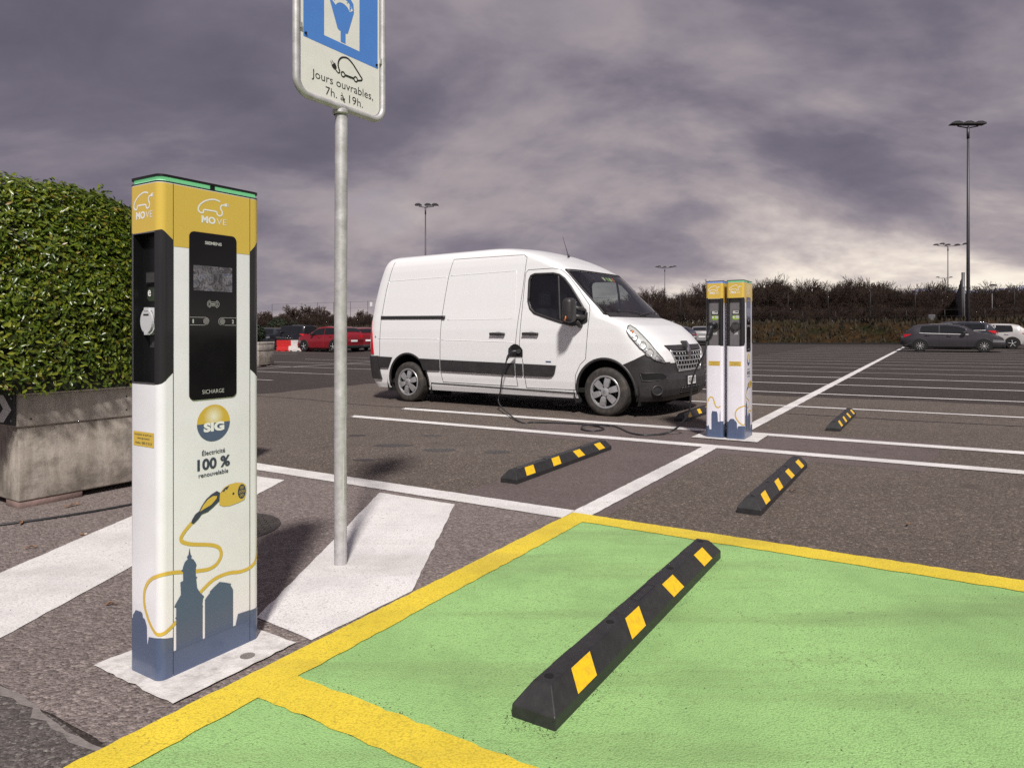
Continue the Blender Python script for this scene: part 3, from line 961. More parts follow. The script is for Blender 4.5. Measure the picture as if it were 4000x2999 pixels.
def socket_unit(parent, side, mat_ring, mat_cover, cover=True):
    """hinged round socket inside the recess; side -1 = left end, +1 = right end."""
    x = side * (CW / 2 - RECESS)
    if side < 0:
        fn = lambda t, z, d: (-CW / 2 + RECESS - d, -CD / 2 + t, z)
    else:
        fn = lambda t, z, d: (CW / 2 - RECESS + d, -CD / 2 + t, z)
    t0, z0 = 0.092, 1.206
    sk = MB().prism(circle(t0, z0, .047, n=28), fn, 0.0, 0.020).build('socket', mat_ring, parent)
    if cover:
        MB().prism(circle(t0, z0, .034, .040, n=24), fn, 0.020, 0.026).build('socket_lid', mat_cover, sk)
        MB().prism([(t0 - .012, z0 + .035), (t0 + .012, z0 + .035), (t0 + .010, z0 + .0465), (t0 - .010, z0 + .0465)], fn, 0.020, 0.028).build('hinge', mat_cover, sk)
        MB().prism([(t0 - .010, z0 - .036), (t0 + .010, z0 - .036), (t0 + .009, z0 - .0465), (t0 - .009, z0 - .0465)], fn, 0.020, 0.028).build('latch', mat_cover, sk)
        mb = MB()
        ribbon(mb, [(t0 - .016, z0 + .022), (t0 + .016, z0 + .022)], .005, fn, .0272)
        mb.build('slot', 'hole_black', sk, fix=False)
        mb = MB()
        ribbon(mb, circle(t0, z0, .0375, .0415, n=40, close=False, a0=R(-62), a1=R(62)), .0022, fn, .0206)
        ribbon(mb, circle(t0, z0, .0375, .0415, n=40, close=False, a0=R(118), a1=R(242)), .0022, fn, .0206)
        mb.build('lid_gap', 'hole_black', sk, fix=False)
    else:
        MB().prism(circle(t0, z0, .036, n=24), fn, 0.020, 0.022).build('socket_face', 'hole_black', sk)
    # meter window, green e sticker, both toned dark for recess shade on the near charger, small square sticker
    sgn = 1 if side > 0 else -1
    mt = MB().prism(rrect(t0 - .036, t0 + .036, 1.335, 1.376, .003), fn, 0.0005, 0.006).build('meter', 'hole_black', parent)
    MB().prism(rrect(t0 - .031, t0 + .031, 1.339, 1.372, .002), fn, 0.006, 0.008).build('meter_face', 'socket_dark' if mat_ring == 'socket_grey' else 'print_grey', mt)
    mb = MB()
    flat_poly(mb, [(t0 - sgn * -.026, 1.355), (t0 + sgn * -.004, 1.355), (t0 + sgn * -.004, 1.366), (t0 - sgn * -.026, 1.366)], fn, .0085)
    mb.build('meter_digits', 'socket_dark', mt, fix=False)
    st = MB().prism(rrect(t0 - .037, t0 + .037, 1.275, 1.322, .018), fn, .0005, .0015).build('sticker', 'conifer' if mat_ring == 'socket_grey' else 'sticker_green', parent)
    mb = MB()
    lo, hi = (t0 - .002, t0 + .033) if sgn > 0 else (t0 - .033, t0 + .002)
    flat_poly(mb, rrect(lo, hi, 1.290, 1.318, .008), fn, .0019)
    mb.build('sticker_label', 'socket_dark' if mat_ring == 'socket_grey' else 'print_grey', st, fix=False)
    eu = t0 - .031 if sgn > 0 else t0 + .031
    text('sticker_letter', 'e', 'print_white', st, fn, eu, eu + sgn * .018, 1.293, .030, .0022, 0.02)
    mb = MB()
    flat_poly(mb, [(t0 - .020, 1.116), (t0 + .020, 1.116), (t0 + .020, 1.154), (t0 - .020, 1.154)], fn, .001)
    sq = mb.build('sticker', 'socket_dark' if mat_ring == 'socket_grey' else 'print_grey', parent, fix=False)
    mb = MB()
    hx = circle(t0, 1.135, .014, n=6, a0=R(90), a1=R(450))
    ribbon(mb, hx + [hx[0]], .0015, fn, .0015)
    mb.build('sticker_mark', 'print_navy', sq, fix=False)
    text('sticker_letter', 'C', 'print_navy', sq, fn, t0 - sgn * .004, t0 + sgn * .004, 1.131, .008, .0015)
    return sk


def make_charger(name, label, a, b, rz, led, side_cover, visible_side, simple_front=False):
    x, y = ab(a, b)
    root = thing(name, label, 'charging station', (x, y, gz(x) + 0.006), rz, 'charging stations')
    # body shell with a recess in both narrow ends
    t_lo, t_hi, rz0, rz1 = 0.0195, CD - 0.0195, 0.998, 1.504
    pts = outline(CW, CD, CR)
    ring = []
    for i, p in enumerate(pts):
        ring.append(p)
    # insert the recess edges on the two ends
    full = []
    n = len(ring)
    for i in range(n):
        p, q = ring[i], ring[(i + 1) % n]
        full.append(p)
        if abs(p[0] - q[0]) < 1e-7 and abs(abs(p[0]) - CW / 2) < 1e-6 and abs(p[1] - q[1]) > 0.05:
            pass
    sh = MB()
    zs = [0.008, rz0, rz1, 1.672]
    m = len(full)
    vs = [(px, py, z) for z in zs for px, py in full]
    fs = []
    for k in range(3):
        for i in range(m):
            j = (i + 1) % m
            p, q = full[i], full[j]
            flat_end = abs(p[0] - q[0]) < 1e-7 and abs(p[1] - q[1]) > 0.05
            if k == 1 and flat_end:
                continue
            fs.append((k * m + i, k * m + j, (k + 1) * m + j, (k + 1) * m + i))
    fs.append(tuple(range(3 * m, 4 * m)))
    sh.add(vs, fs)
    body = sh.build('body', 'ch_white', root, smooth=True)
    for sd in (-1, 1):
        f = (lambda t, z, d, sd=sd: (sd * (CW / 2 - d), -CD / 2 + t, z))
        y0, y1 = CR, CD - CR
        mb = MB()
        # frame of the recess and its five inner faces
        for (u0, u1, w0, w1) in ((y0, t_lo + .010, rz0, rz1), (t_hi - .010, y1, rz0, rz1)):
            mb.add([f(u0, w0, 0), f(u1, w0, 0), f(u1, w1, 0), f(u0, w1, 0)], [(0, 1, 2, 3)])
        mb.build('recess_frame', 'ch_dark', body, fix=False)
        u0, u1 = t_lo + .010, t_hi - .010
        mb = MB()
        dpt = RECESS
        mb.add([f(u0, rz0, 0), f(u1, rz0, 0), f(u1, rz1, 0), f(u0, rz1, 0), f(u0, rz0, dpt), f(u1, rz0, dpt), f(u1, rz1, dpt), f(u0, rz1, dpt)],
               [(0, 1, 5, 4), (1, 2, 6, 5), (2, 3, 7, 6), (3, 0, 4, 7)])
        mb.build('recess_lining', 'ch_dark', body, fix=False)
        MB().add([f(u0, rz0, dpt), f(u1, rz0, dpt), f(u1, rz1, dpt), f(u0, rz1, dpt)], [(0, 1, 2, 3)]).build('recess_panel', 'ch_plate' if visible_side != 'near' else 'ch_dark', root, fix=False)  # near panel is coloured darker to stand for the shade in its recess
    if visible_side in ('near', 'left'):
        mr = ('socket_grey', 'socket_grey') if visible_side == 'near' else ('socket_dark', 'socket_dark')
        socket_unit(root, -1, mr[0], mr[1], side_cover)
    else:
        socket_unit(root, 1, 'socket_dark', 'socket_dark', side_cover)
    # dark cap with its light ring
    cap = extrude_outline(MB(), outline(CW + .002, CD + .002, CR), 1.672, 1.6755).build('cap_base', 'ch_dark', root, smooth=True)
    lt = extrude_outline(MB(), outline(CW - .012, CD - .012, CR - .004), 1.6755, 1.6895).build('light_ring', led, root, smooth=True)
    MB().box(.198 - CW / 2 - .008, .198 - CW / 2 + .008, -CD / 2 + .001, CD / 2 - .001, 1.6755, 1.6895).build('light_divider', 'ch_dark', lt)
    extrude_outline(MB(), outline(CW + .002, CD + .002, CR), 1.6895, 1.6975).build('cap_top', 'ch_dark', root, smooth=True)
    # coloured skins; e = how far they stand proud of the shell
    e = 0.0009
    arc = list(np.linspace(-CR, CR, 11))
    back = -(CD - CR)
    ql = [back, back + .02, -0.10, -0.06, -0.04] + arc + [.047]
    low_l = lambda q: lin(q, [(back, 1.5055), (-.02, 1.5085), (.005, 1.512), (.013, 1.509), (.030, 1.496), (.047, 1.481)])
    mb = MB()
    band(mb, ql, low_l, 1.6685, ch_wrap, e)
    band(mb, [.0485, .12, .20, .27, .3495], 1.459, 1.6685, ch_wrap, e)
    qr = [.351] + list(np.linspace(CW - CR, CW + CR, 9))
    low_r = lambda q: lin(q, [(.351, 1.470), (.37, 1.490), (.385, 1.508), (.43, 1.515)])
    band(mb, qr, low_r, 1.6685, ch_wrap, e)
    # far end and back
    mb.add([ch_side2(t, z, e) for t, z in ((CR, 1.507), (CD - CR, 1.507), (CD - CR, 1.6685), (CR, 1.6685))], [(0, 1, 2, 3)])
    bk = [(CW / 2 - CR, CD / 2 + e), (-CW / 2 + CR, CD / 2 + e)]
    mb.add([(p[0], p[1], z) for z in (1.459, 1.6685) for p in bk], [(0, 1, 3, 2)])
    mb.build('yellow_band', 'ch_yellow', root, smooth='all', fix=False)
    # dark anodised corner strips beside the recess
    mb = MB()
    hi_l = lambda q: low_l(q) - .0008
    lo_l = lambda q: lin(q, [(-.03, .9935), (-.01, .994), (.005, .997), (.02, 1.006), (.047, 1.032)])
    band(mb, arc + [.047], lo_l, hi_l, ch_wrap, e)
    mb.build('corner_trim', 'ch_metal', root, smooth='all', fix=False)
    mb = MB()
    band(mb, qr, lambda q: lin(q, [(.351, 1.030), (.385, 1.002), (.43, .994)]), lambda q: low_r(q) - .0008, ch_wrap, e)
    mb.build('corner_trim', 'ch_metal', root, smooth='all', fix=False)
    mb = MB()
    mb.add([ch_wrap(q, z, e) for q, z in ((back, .9925), (-CR, .9925), (-CR, .9985), (back, .9985))], [(0, 1, 2, 3)])
    mb.build('recess_rim', 'steel' if visible_side == 'near' else 'ch_dark', root, fix=False)
    mb = MB()
    mb.add([ch_wrap(q, z, e) for q, z in ((back, 1.5035), (-CR, 1.5035), (-CR, 1.5068), (back, 1.5068))], [(0, 1, 2, 3)])
    mb.build('recess_rim', 'steel' if visible_side == 'near' else 'ch_dark', root, fix=False)
    # the two rear corners carry the same skins as the front ones
    def rear_corner(sx):
        def fn(q, z, d):
            t = q * math.pi / 2
            return (sx * (CW / 2 - CR + (CR + d) * math.cos(t)), CD / 2 - CR + (CR + d) * math.sin(t), z)
        return fn
    for sx in (-1, 1):
        fr_ = rear_corner(sx)
        q9 = list(np.linspace(0, 1, 9))
        band(MB(), q9, 1.508, 1.6685, fr_, e).build('yellow_corner', 'ch_yellow', root, smooth='all', fix=False)
        band(MB(), q9, .994, 1.5072, fr_, e).build('corner_trim', 'ch_metal', root, smooth='all', fix=False)
        band(MB(), q9, .0055, .185, fr_, e).build('navy_corner', 'ch_navy', root, smooth='all', fix=False)
    MB().add([(p[0], p[1], z) for z in (.0055, .150) for p in bk], [(0, 1, 3, 2)]).build('navy_back', 'ch_navy', root, fix=False)
    # panel joints of the front
    mb = MB()
    for s in (.0478, .3503):
        mb.add([ch_front(s - .0011, .010, .0012), ch_front(s + .0011, .010, .0012), ch_front(s + .0011, 1.670, .0012), ch_front(s - .0011, 1.670, .0012)], [(0, 1, 2, 3)])
    mb.build('panel_joint', 'seam', root, fix=False)
    move_logo(root, ch_front, 0.0, 'print_white', e + .0006)
    if visible_side == 'right':
        move_logo(root, ch_side2, CD / 2 - .200, 'print_white', e + .0006)
    else:
        move_logo(root, ch_wrap, -.200 - CD / 2 + .003, 'print_white', e + .0006)
    # black glass control panel
    pn = MB().prism(rrect(.1055, .2915, .932, 1.5185, .019, 8), ch_front, 0.0002, .0030).build('control_panel', 'ch_panel', root)
    dp = .0034
    text('maker_lettering', 'SIEMENS', 'print_grey', pn, ch_front, .164, .230, 1.4785, .0102, dp, 0.03)
    text('maker_lettering', 'SICHARGE', 'print_grey', pn, ch_front, .154, .240, .9515, .0140, dp, -0.005)
    mb = MB()
    flat_poly(mb, rrect(.120, .273, 1.314, 1.402, .001), ch_front, dp)
    mb.build('screen', 'screen_reflection', pn, fix=False)
    mb = MB()
    for sgn in (-1, 1):
        for rr in (.0185, .0245):
            cz = 1.2685
            arcp = [(.1965 + sgn * (rr * math.cos(t) * .9 + .0015), cz + rr * math.sin(t) * .62) for t in np.linspace(-1.05, 1.05, 14)]
            ribbon(mb, arcp, .0012, ch_front, dp)
    bx = rrect(.1855, .2075, 1.2615, 1.2755, .001)
    ribbon(mb, bx + [bx[0]], .0011, ch_front, dp)
    t1 = text_mesh('RFID', ch_front, .1885, .2045, 1.2655, .0058, dp, bold=.02)
    mb.add(t1.v, t1.f)
    mb.build('card_reader_mark', 'print_grey', pn, fix=False)
    mb = MB()
    for s0, sg in ((.166, 1), (.231, -1)):
        edge = .1062 if sg > 0 else .2908
        pp = [(edge, 1.2205), (s0, 1.2205)] + [(s0 + sg * .0135 * math.sin(t), 1.207 + .0135 * math.cos(t)) for t in np.linspace(.1, math.pi - .1, 12)] + [(s0, 1.1935), (edge, 1.1935)]
        mb = MB()
        ribbon(mb, pp, .0011, ch_front, dp)
        mb.build('button_outline', 'print_grey', pn, fix=False)
    text('button_number', '1', 'print_grey', pn, ch_front, .1165, .1215, 1.2005, .0125, dp, 0.03)
    text('button_number', '2', 'print_grey', pn, ch_front, .2720, .2800, 1.2005, .0125, dp, 0.03)
    for s0 in (.166, .231):
        MB().prism(circle(s0, 1.207, .0112, n=20), ch_front, .0030, .0062).build('push_button', 'steel', pn)
    # round badge
    bg_u = MB()
    flat_poly(bg_u, circle(.200, .845, .0652, n=24, a0=0.0, a1=math.pi, close=False), ch_front, e)
    bdg = bg_u.build('badge', 'logo_yellow', root, fix=False)
    mb = MB()
    flat_poly(mb, circle(.200, .8448, .0652, n=24, a0=math.pi, a1=2 * math.pi, close=False), ch_front, e)
    mb.build('badge_lower_half', 'ch_navy', bdg, fix=False)
    text('badge_lettering', 'SIG', 'print_white', bdg, ch_front, .160, .242, .8175, .0285, e + .0006, 0.055)
    text('lettering', 'Électricité', 'print_navy', root, ch_front, .154, .2455, .7345, .0155, e + .0005, 0.012)
    text('lettering', '100 %', 'print_navy', root, ch_front, .136, .2655, .6845, .0365, e + .0005, 0.035)
    text('lettering', 'renouvelable', 'print_navy', root, ch_front, .141, .2585, .6585, .0155, e + .0005, 0.012)
    # yellow cable and plug printed on the front, running round the corner
    w = .0125
    c1 = catmull([(.120, .512), (.100, .496), (.083, .479), (.075, .464), (.080, .453), (.092, .445), (.112, .436), (.138, .428), (.170, .419), (.198, .409), (.220, .395), (.229, .376), (.227, .358), (.213, .340), (.195, .332), (.174, .330), (.132, .337), (.090, .347), (.047, .357), (.010, .360), (-.025, .351), (-.050, .338), (-.072, .318), (-.087, .290), (-.089, .262), (-.084, .238), (-.070, .212), (-.050, .186), (-.030, .170), (-.010, .161), (.012, .162), (.030, .169), (.047, .179), (.0585, .188)], 5)
    mb = MB()
    ribbon(mb, c1, w, ch_wrap, e + .0004)
    c2 = catmull([(.405, .385), (.398, .350), (.384, .315), (.368, .294), (.345, .284), (.320, .282), (.299, .284), (.265, .291), (.235, .292), (.215, .290), (.198, .286), (.178, .277), (.146, .257)], 5)
    ribbon(mb, c2, w, ch_wrap, e + .0004)
    mb.build('printed_cable', 'ch_yellow', root, fix=False)
    mb = MB()
    flat_poly(mb, [(.113, .508), (.122, .503), (.140, .516), (.152, .529), (.176, .533), (.198, .545), (.222, .562), (.226, .590), (.212, .600), (.190, .592), (.170, .579), (.152, .558), (.143, .543), (.128, .535), (.116, .519)], ch_front, e + .0007)
    pl = mb.build('printed_plug', 'print_navy', root, fix=False)
    mb = MB()
    flat_poly(mb, [(.146, .541), (.160, .546), (.190, .556), (.210, .573), (.213, .582), (.196, .585), (.176, .577), (.158, .560)], ch_front, e + .0011)
    flat_poly(mb, [(.221, .549), (.236, .540), (.262, .536), (.300, .540), (.326, .546), (.334, .570), (.333, .598), (.320, .609), (.292, .615), (.262, .614), (.240, .606), (.224, .588)], ch_front, e + .0011)
    mb.build('printed_plug_shell', 'ch_yellow', pl, fix=False)
    mb = MB()
    flat_poly(mb, circle(.3145, .578, .0170, .0270, n=24), ch_front, e + .0014)
    flat_poly(mb, [(.226, .590), (.246, .606), (.262, .610), (.252, .596), (.247, .600), (.240, .590), (.236, .594)], ch_front, e + .0014)
    flat_poly(mb, circle(.279, .577, .0045, .005, n=8), ch_front, e + .0014)
    mb.build('printed_plug_face', 'print_navy', pl, fix=False)
    mb = MB()
    for (px, pz) in ((.311, .593), (.3185, .593), (.306, .578), (.3145, .579), (.323, .578), (.310, .564), (.318, .564)):
        ring_p = circle(px, pz, .0030, .0046, n=10)
        ribbon(mb, ring_p + [ring_p[0]], .0013, ch_front, e + .0018)
    mb.build('printed_plug_pins', 'ch_yellow', pl, fix=False)
    # skyline: a base band with towers on it
    mb = MB()
    flat_poly(mb, [(.0492, .0905), (.0492, .0055), (.3492, .0055), (.3492, .0905)], ch_front, e)
    flat_poly(mb, [(.0580, .0905), (.1560, .0905), (.1560, .203), (.158, .207), (.155, .212), (.1575, .232), (.162, .239), (.148, .255), (.135, .278), (.1315, .310), (.136, .316), (.130, .318), (.130, .350), (.133, .357), (.129, .368), (.121, .381), (.112, .387), (.115, .394),
                   (.110, .402), (.1065, .425), (.103, .402), (.0965, .395), (.100, .388), (.089, .380), (.083, .366), (.0815, .358), (.075, .355), (.083, .347), (.083, .318), (.073, .316), (.0750, .273), (.062, .256), (.0500, .239), (.058, .235), (.058, .205), (.0545, .200), (.058, .194)], ch_front, e + .0007)
    flat_poly(mb, [(.1650, .0905), (.2780, .0905), (.2780, .226), (.267, .247), (.270, .250), (.245, .262), (.223, .271), (.200, .259), (.183, .248), (.185, .244), (.174, .235), (.165, .226)], ch_front, e + .0007)
    flat_poly(mb, [(.2885, .0905), (.3492, .0905), (.3492, .126), (.299, .129)], ch_front, e + .0007)
    band(mb, [.3514] + list(np.linspace(CW - CR, CW + CR, 9)), .0055, .124, ch_wrap, e)
    # left end
    zt = lambda q: lin(q, [(-.07, .111), (-.061, .143), (-.016, .149), (.0, .149), (.047, .138)])
    band(mb, [-.061, -.045] + arc + [.0464], .0055, lambda q: zt(q), ch_wrap, e)
    mb.add([ch_wrap(q, z, e) for q, z in ((-.070, .0055), (-.061, .0055), (-.061, .143), (-.070, .111))], [(0, 1, 2, 3)])
    flat_poly(mb, [(back, .0055), (-.070, .0055), (-.070, .111), (-.073, .176), (-.084, .197), (-.096, .201), (-.100, .214), (-.108, .218), (-.140, .217), (-.148, .207), (back, .196)], ch_wrap, e)
    if visible_side == 'right':
        h = lambda u: CR + u * (CD - 2 * CR)
        flat_poly(mb, [(h(0), .0055), (h(1), .0055), (h(1), .30), (h(.95), .26), (h(.95), .18), (h(.80), .18), (h(.77), .262), (h(.71), .287), (h(.33), .29), (h(.27), .255), (h(.27), .09), (h(.12), .09), (h(.05), .135), (h(0), .135)], ch_side2, e)
        cb = MB()
        ribbon(cb, catmull([(h(0), .39), (h(.07), .424), (h(.21), .441), (h(.38), .434), (h(.48), .402), (h(.58), .358), (h(.68), .336), (h(.83), .330), (h(.95), .342), (h(1), .350)], 6), w, ch_side2, e + .0004)
        cb.build('printed_cable', 'ch_yellow', root, fix=False)
    mb.build('printed_skyline', 'ch_navy', root, smooth='all', fix=False)
    # sticker with the service lines
    if visible_side == 'right':
        fn, o0, sx = ch_side2, CD / 2, 1
    else:
        fn, o0, sx = ch_wrap, -CD / 2, 1
    mb = MB()
    flat_poly(mb, [(o0 - .0615, .781), (o0 + .0615, .781), (o0 + .0615, .8305), (o0 - .0615, .8305)], fn, e)
    st = mb.build('service_sticker', 'ch_yellow', root, fix=False)
    text('sticker_lettering', 'Inscription et tarifs sur :', 'print_navy', st, fn, o0 - .054, o0 + .054, .8175, .0078, e + .0005)
    text('sticker_lettering', 'www.sig-move.ch', 'print_navy', st, fn, o0 - .038, o0 + .036, .8050, .0078, e + .0005)
    text('sticker_lettering', 'Hotline : 0800 29 29 29', 'print_navy', st, fn, o0 - .049, o0 + .050, .7885, .0082, e + .0005)
    # plinth
    extrude_outline(MB(), outline(CW - .014, CD - .014, CR - .006), -.004, .010).build('plinth', 'ch_dark', root, smooth=True)
    return root


NEAR = make_charger('charging_station', 'tall white and yellow charging station in the left foreground', -2.4205, -.297, R(58), 'led_green', True, 'near')
RIGHTC = make_charger('charging_station', 'right one of the twin chargers by the van, lit green on top', 3.703, .152, R(58), 'led_green', True, 'left')
LEFTC = make_charger('charging_station', 'left one of the twin chargers, plugged to the van, lit blue on top', 3.703, -.069, R(238), 'led_blue', False, 'right')

# ------------------------------------------------------------------ parking sign
def sign():
    px, py = -0.862, 3.432
    root = thing('parking_sign', 'blue and white parking meter sign on a galvanised post', 'sign', (px, py, gz(px)), R(56.5))
    # local x runs along the plate, its face looks to local -y
    MB().tube([(0, 0, -.02), (0, 0, 1.2), (0.006, 0, 2.30)], 0.0315, 28).build('post', 'galvanised', root, smooth=True)
    zb, ztop, hw, r = 2.296, 3.10, 0.284, 0.075
    fr = []
    for cx, cz, a in ((hw - r, ztop - r, 0), (-hw + r, ztop - r, 90), (-hw + r, zb + r, 180), (hw - r, zb + r, 270)):
        for i in range(9):
            t = R(a + 90 * i / 8)
            fr.append((cx + r * math.cos(t), -0.012, cz + r * math.sin(t)))
    fr.append(fr[0])
    fr.append(fr[1])
    MB().tube(fr, 0.0175, 14, caps=False).build('frame', 'galvanised', root, smooth='all')
    for zc_, hh_, th0 in ((.42, .10, -1.9), (.66, .05, -1.5), (.86, .13, -1.2), (.15, .07, -1.6), (1.62, .22, -2.0)):
        mb = MB()
        rp = random.Random(int(zc_ * 100))
        pl_ = [(th0 + rp.uniform(-.05, .05), zc_ + hh_ * (k / 8 - .5)) for k in range(9)]
        ribbon(mb, pl_, .22, lambda u, v, d: ((.0319 * math.cos(u)) + .006 * v / 2.3, .0319 * math.sin(u), v), 0)
        mb.build('glue_residue', 'print_grey', root, fix=False)
    MB().lathe([(0.034, 2.262), (0.040, 2.268), (0.040, 2.282), (0.033, 2.290)], 'z', 24).build('collar', 'galvanised', root, smooth=True)
    f = lambda u, v, d: (u, -0.014 - d, v)
    poly = rrect(-.258, .258, 2.314, 3.074, .052, 8)
    MB().prism(poly, f, -.002, .001).build('plate', 'sign_white', root)
    mb = MB()
    bl = 2.568
    # blue field with the white window cut out of it
    x0, x1, w0, w1, z1 = -.2445, .2445, -.119, .114, 3.02
    wb, wt = 2.617, 2.975
    mb.add([f(u, v, .0015) for u, v in ((x0, bl), (x1, bl), (x1, z1), (x0, z1), (w0, wb), (w1, wb), (w1, wt), (w0, wt))], [(0, 1, 5, 4), (1, 2, 6, 5), (2, 3, 7, 6), (3, 0, 4, 7)])
    # the meter
    flat_poly(mb, [(-.014, 2.623), (.019, 2.623), (.019, 2.676), (.029, 2.676), (.036, 2.684), (.076, 2.800), (.072, 2.842), (.045, 2.868), (0, 2.878), (-.045, 2.868), (-.078, 2.842), (-.082, 2.800), (-.034, 2.684), (-.026, 2.677), (-.014, 2.676)], f, .0019)
    mb.build('blue_field', 'sign_blue', root, fix=False)
    mb = MB()
    ribbon(mb, [(0.066 * math.sin(t), 2.768 + .064 * math.cos(t)) for t in np.linspace(-1.05, 1.05, 18)], .026, f, .0024)
    dial = mb.build('meter_dial', 'sign_white', root, fix=False)
    mb = MB()
    for t in (-.85, -.43, 0, .43, .85):
        cx, cz = 0.072 * math.sin(t), 2.768 + .071 * math.cos(t)
        flat_poly(mb, [(cx - .003, cz - .004), (cx + .003, cz - .004), (cx + .003, cz + .004), (cx - .003, cz + .004)], f, .0028)
    flat_poly(mb, [(.045, 2.800), (.052, 2.800), (.052, 2.828), (.045, 2.828)], f, .0028)
    mb.build('dial_tick', 'sign_blue', dial, fix=False)
    # electric car pictogram
    S = lambda u, v: ((u - 815) * .000495 + .003, 2.457 + (950 - v) * .000383)
    lean = lambda pts: [S(u, v - (u - 815) * .436) for u, v in pts]
    mb = MB()
    ribbon(mb, catmull(lean([(770, 890), (757, 850), (748, 800), (760, 745), (790, 715), (830, 708), (880, 725), (940, 790), (1000, 880), (1050, 960), (1075, 1000), (1065, 1020), (1030, 1022), (1012, 1020)]), 6), .0085, f, .0021)
    ribbon(mb, catmull(lean([(768, 885), (765, 905), (752, 910), (735, 895), (712, 862)]), 5), .0060, f, .0024)
    for cu, cv in ((812, 930), (985, 1002)):
        c0 = S(cu, cv - (cu - 815) * .436)
        cc_ = circle(c0[0], c0[1], .0122, n=22)
        ribbon(mb, cc_ + [cc_[0]], .0062, f, .0027)
    ribbon(mb, lean([(840, 942), (958, 990)]), .0090, f, .0030)
    flat_poly(mb, lean([(658, 805), (705, 778), (728, 838), (716, 860), (690, 858)]), f, .0033)
    ribbon(mb, lean([(668, 795), (645, 752)]), .0026, f, .0036)
    ribbon(mb, lean([(690, 780), (662, 742)]), .0026, f, .0036)
    mb.build('car_pictogram', 'print_black', root, fix=False)
    text('lettering', 'Jours ouvrables,', 'print_black', root, f, -.195, .210, 2.392, .0400, .0021, -0.004)
    text('lettering', '7h. à 19h.', 'print_black', root, f, -.110, .137, 2.332, .0400, .0021, -0.004)
    for u, v in ((-.232, 2.586), (.236, 2.586), (.005, 2.338)):
        MB().prism(circle(u, v, .0062, n=12), f, .001, .007).build('bolt', 'ch_dark' if v > 2.4 else 'iron', root)
    for sx in (-1, 1):
        MB().box(sx * .262 - .006, sx * .262 + .006, -.024, -.006, 2.60, 2.625).build('clip', 'galvanised', root)


sign()

# ------------------------------------------------------------------ wheel stops
def make_stop(root):
    L, W, Hh = 1.78, 0.150, 0.100
    # local x along the stop, origin at its near end centre
    prof = [(-.075, 0.0), (-.075, .038), (-.030, Hh), (.030, Hh), (.075, .038), (.075, 0.0)]
    xs = [(0.0, 0.0, .0), (0.0, 0.0, .5)]
    mb = MB()
    secs = []

    def sec(x, f):
        out = []
        for y, z in prof:
            zz = z if z <= .038 else .038 + (z - .038) * f
            yy = y if abs(y) > .05 else math.copysign(.075 - .045 * f, y)
            out.append((x, yy, zz))
        return out
    st = [(0, 0), (0.008, .12), (.055, .93), (.062, 1.0), (.40, 1), (.80, 1), (.86, 1), (1.2, 1), (1.718, 1.0), (1.725, .93), (1.772, .12), (L, 0)]
    vs, fs = [], []
    for x, f in st:
        vs += sec(x, f)
    for i in range(len(st) - 1):
        for k in range(5):
            fs.append((i * 6 + k, i * 6 + k + 1, (i + 1) * 6 + k + 1, (i + 1) * 6 + k))
    fs.append(tuple(range(6)))
    fs.append(tuple(reversed(range((len(st) - 1) * 6, len(st) * 6))))
    body = mb.add(vs, fs).build('body', 'rubber_stop', root)
    bv = body.modifiers.new('bevel', 'BEVEL')
    bv.width, bv.segments, bv.limit_method, bv.angle_limit = .004, 2, 'ANGLE', R(25)
    for sy in (-1, 1):
        for x0 in (.235, .675, 1.105, 1.545):
            ln = .016 if x0 < .89 else -.016
            q = [(x0 - .068 - ln, .0405), (x0 + .068 - ln, .0405), (x0 + .068 + ln, .0965), (x0 - .068 + ln, .0965)]
            m2 = MB()
            nrm = Vector((0, sy * .062, .045)).normalized()
            pts = []
            for x, z in q:
                y = sy * (.075 - (z - .038) / .062 * .045)
                p = Vector((x if sy < 0 else x, y, z)) + nrm * .0012
                pts.append(p)
            m2.add(pts, [(0, 1, 2, 3)])
            m2.build('reflector', 'reflector_yellow', root, fix=False)
    for x in (.10, .56, 1.22, 1.68):
        m2 = MB()
        flat_poly(m2, circle(x, 0, .0155, n=18), lambda u, v, d: (u, v, Hh + d), .0008)
        rr_ = circle(x, 0, .018, n=18)
        m2.build('bolt_hole', 'hole_black', root, fix=False)
    m2 = MB()
    rr_ = rrect(.80, .98, -.018, .018, .003)
    ribbon(m2, rr_ + [rr_[0]], .003, lambda u, v, d: (u, v, Hh + d), .0008)
    m2.build('mould_mark', 'ch_dark', root, fix=False)


STOPS = ((-2.17, .970, 'large black and yellow wheel stop on the green bay'),
         (.52, -.815, 'black and yellow wheel stop left of the white line, before the van'),
         (.545, .970, 'black and yellow wheel stop just beyond the green bay'),
         (4.69, .960, 'black and yellow wheel stop to the right of the twin chargers'),
         (4.66, -.830, 'black and yellow wheel stop behind the twin chargers, near the van bumper'))
proto_parts = None
for i, (a, b, lb) in enumerate(STOPS):
    x, y = ab(a, b)
    t = thing('wheel_stop', lb, 'wheel stop', (x, y, gz(x) + (.006 if i == 0 else .0005)), R(58), 'rubber wheel stops', tilted=True)
    if proto_parts is None:
        make_stop(t)
        proto_parts = list(t.children)
    else:
        for p in proto_parts:
            c = p.copy()
            COL.objects.link(c)
            c.parent = t

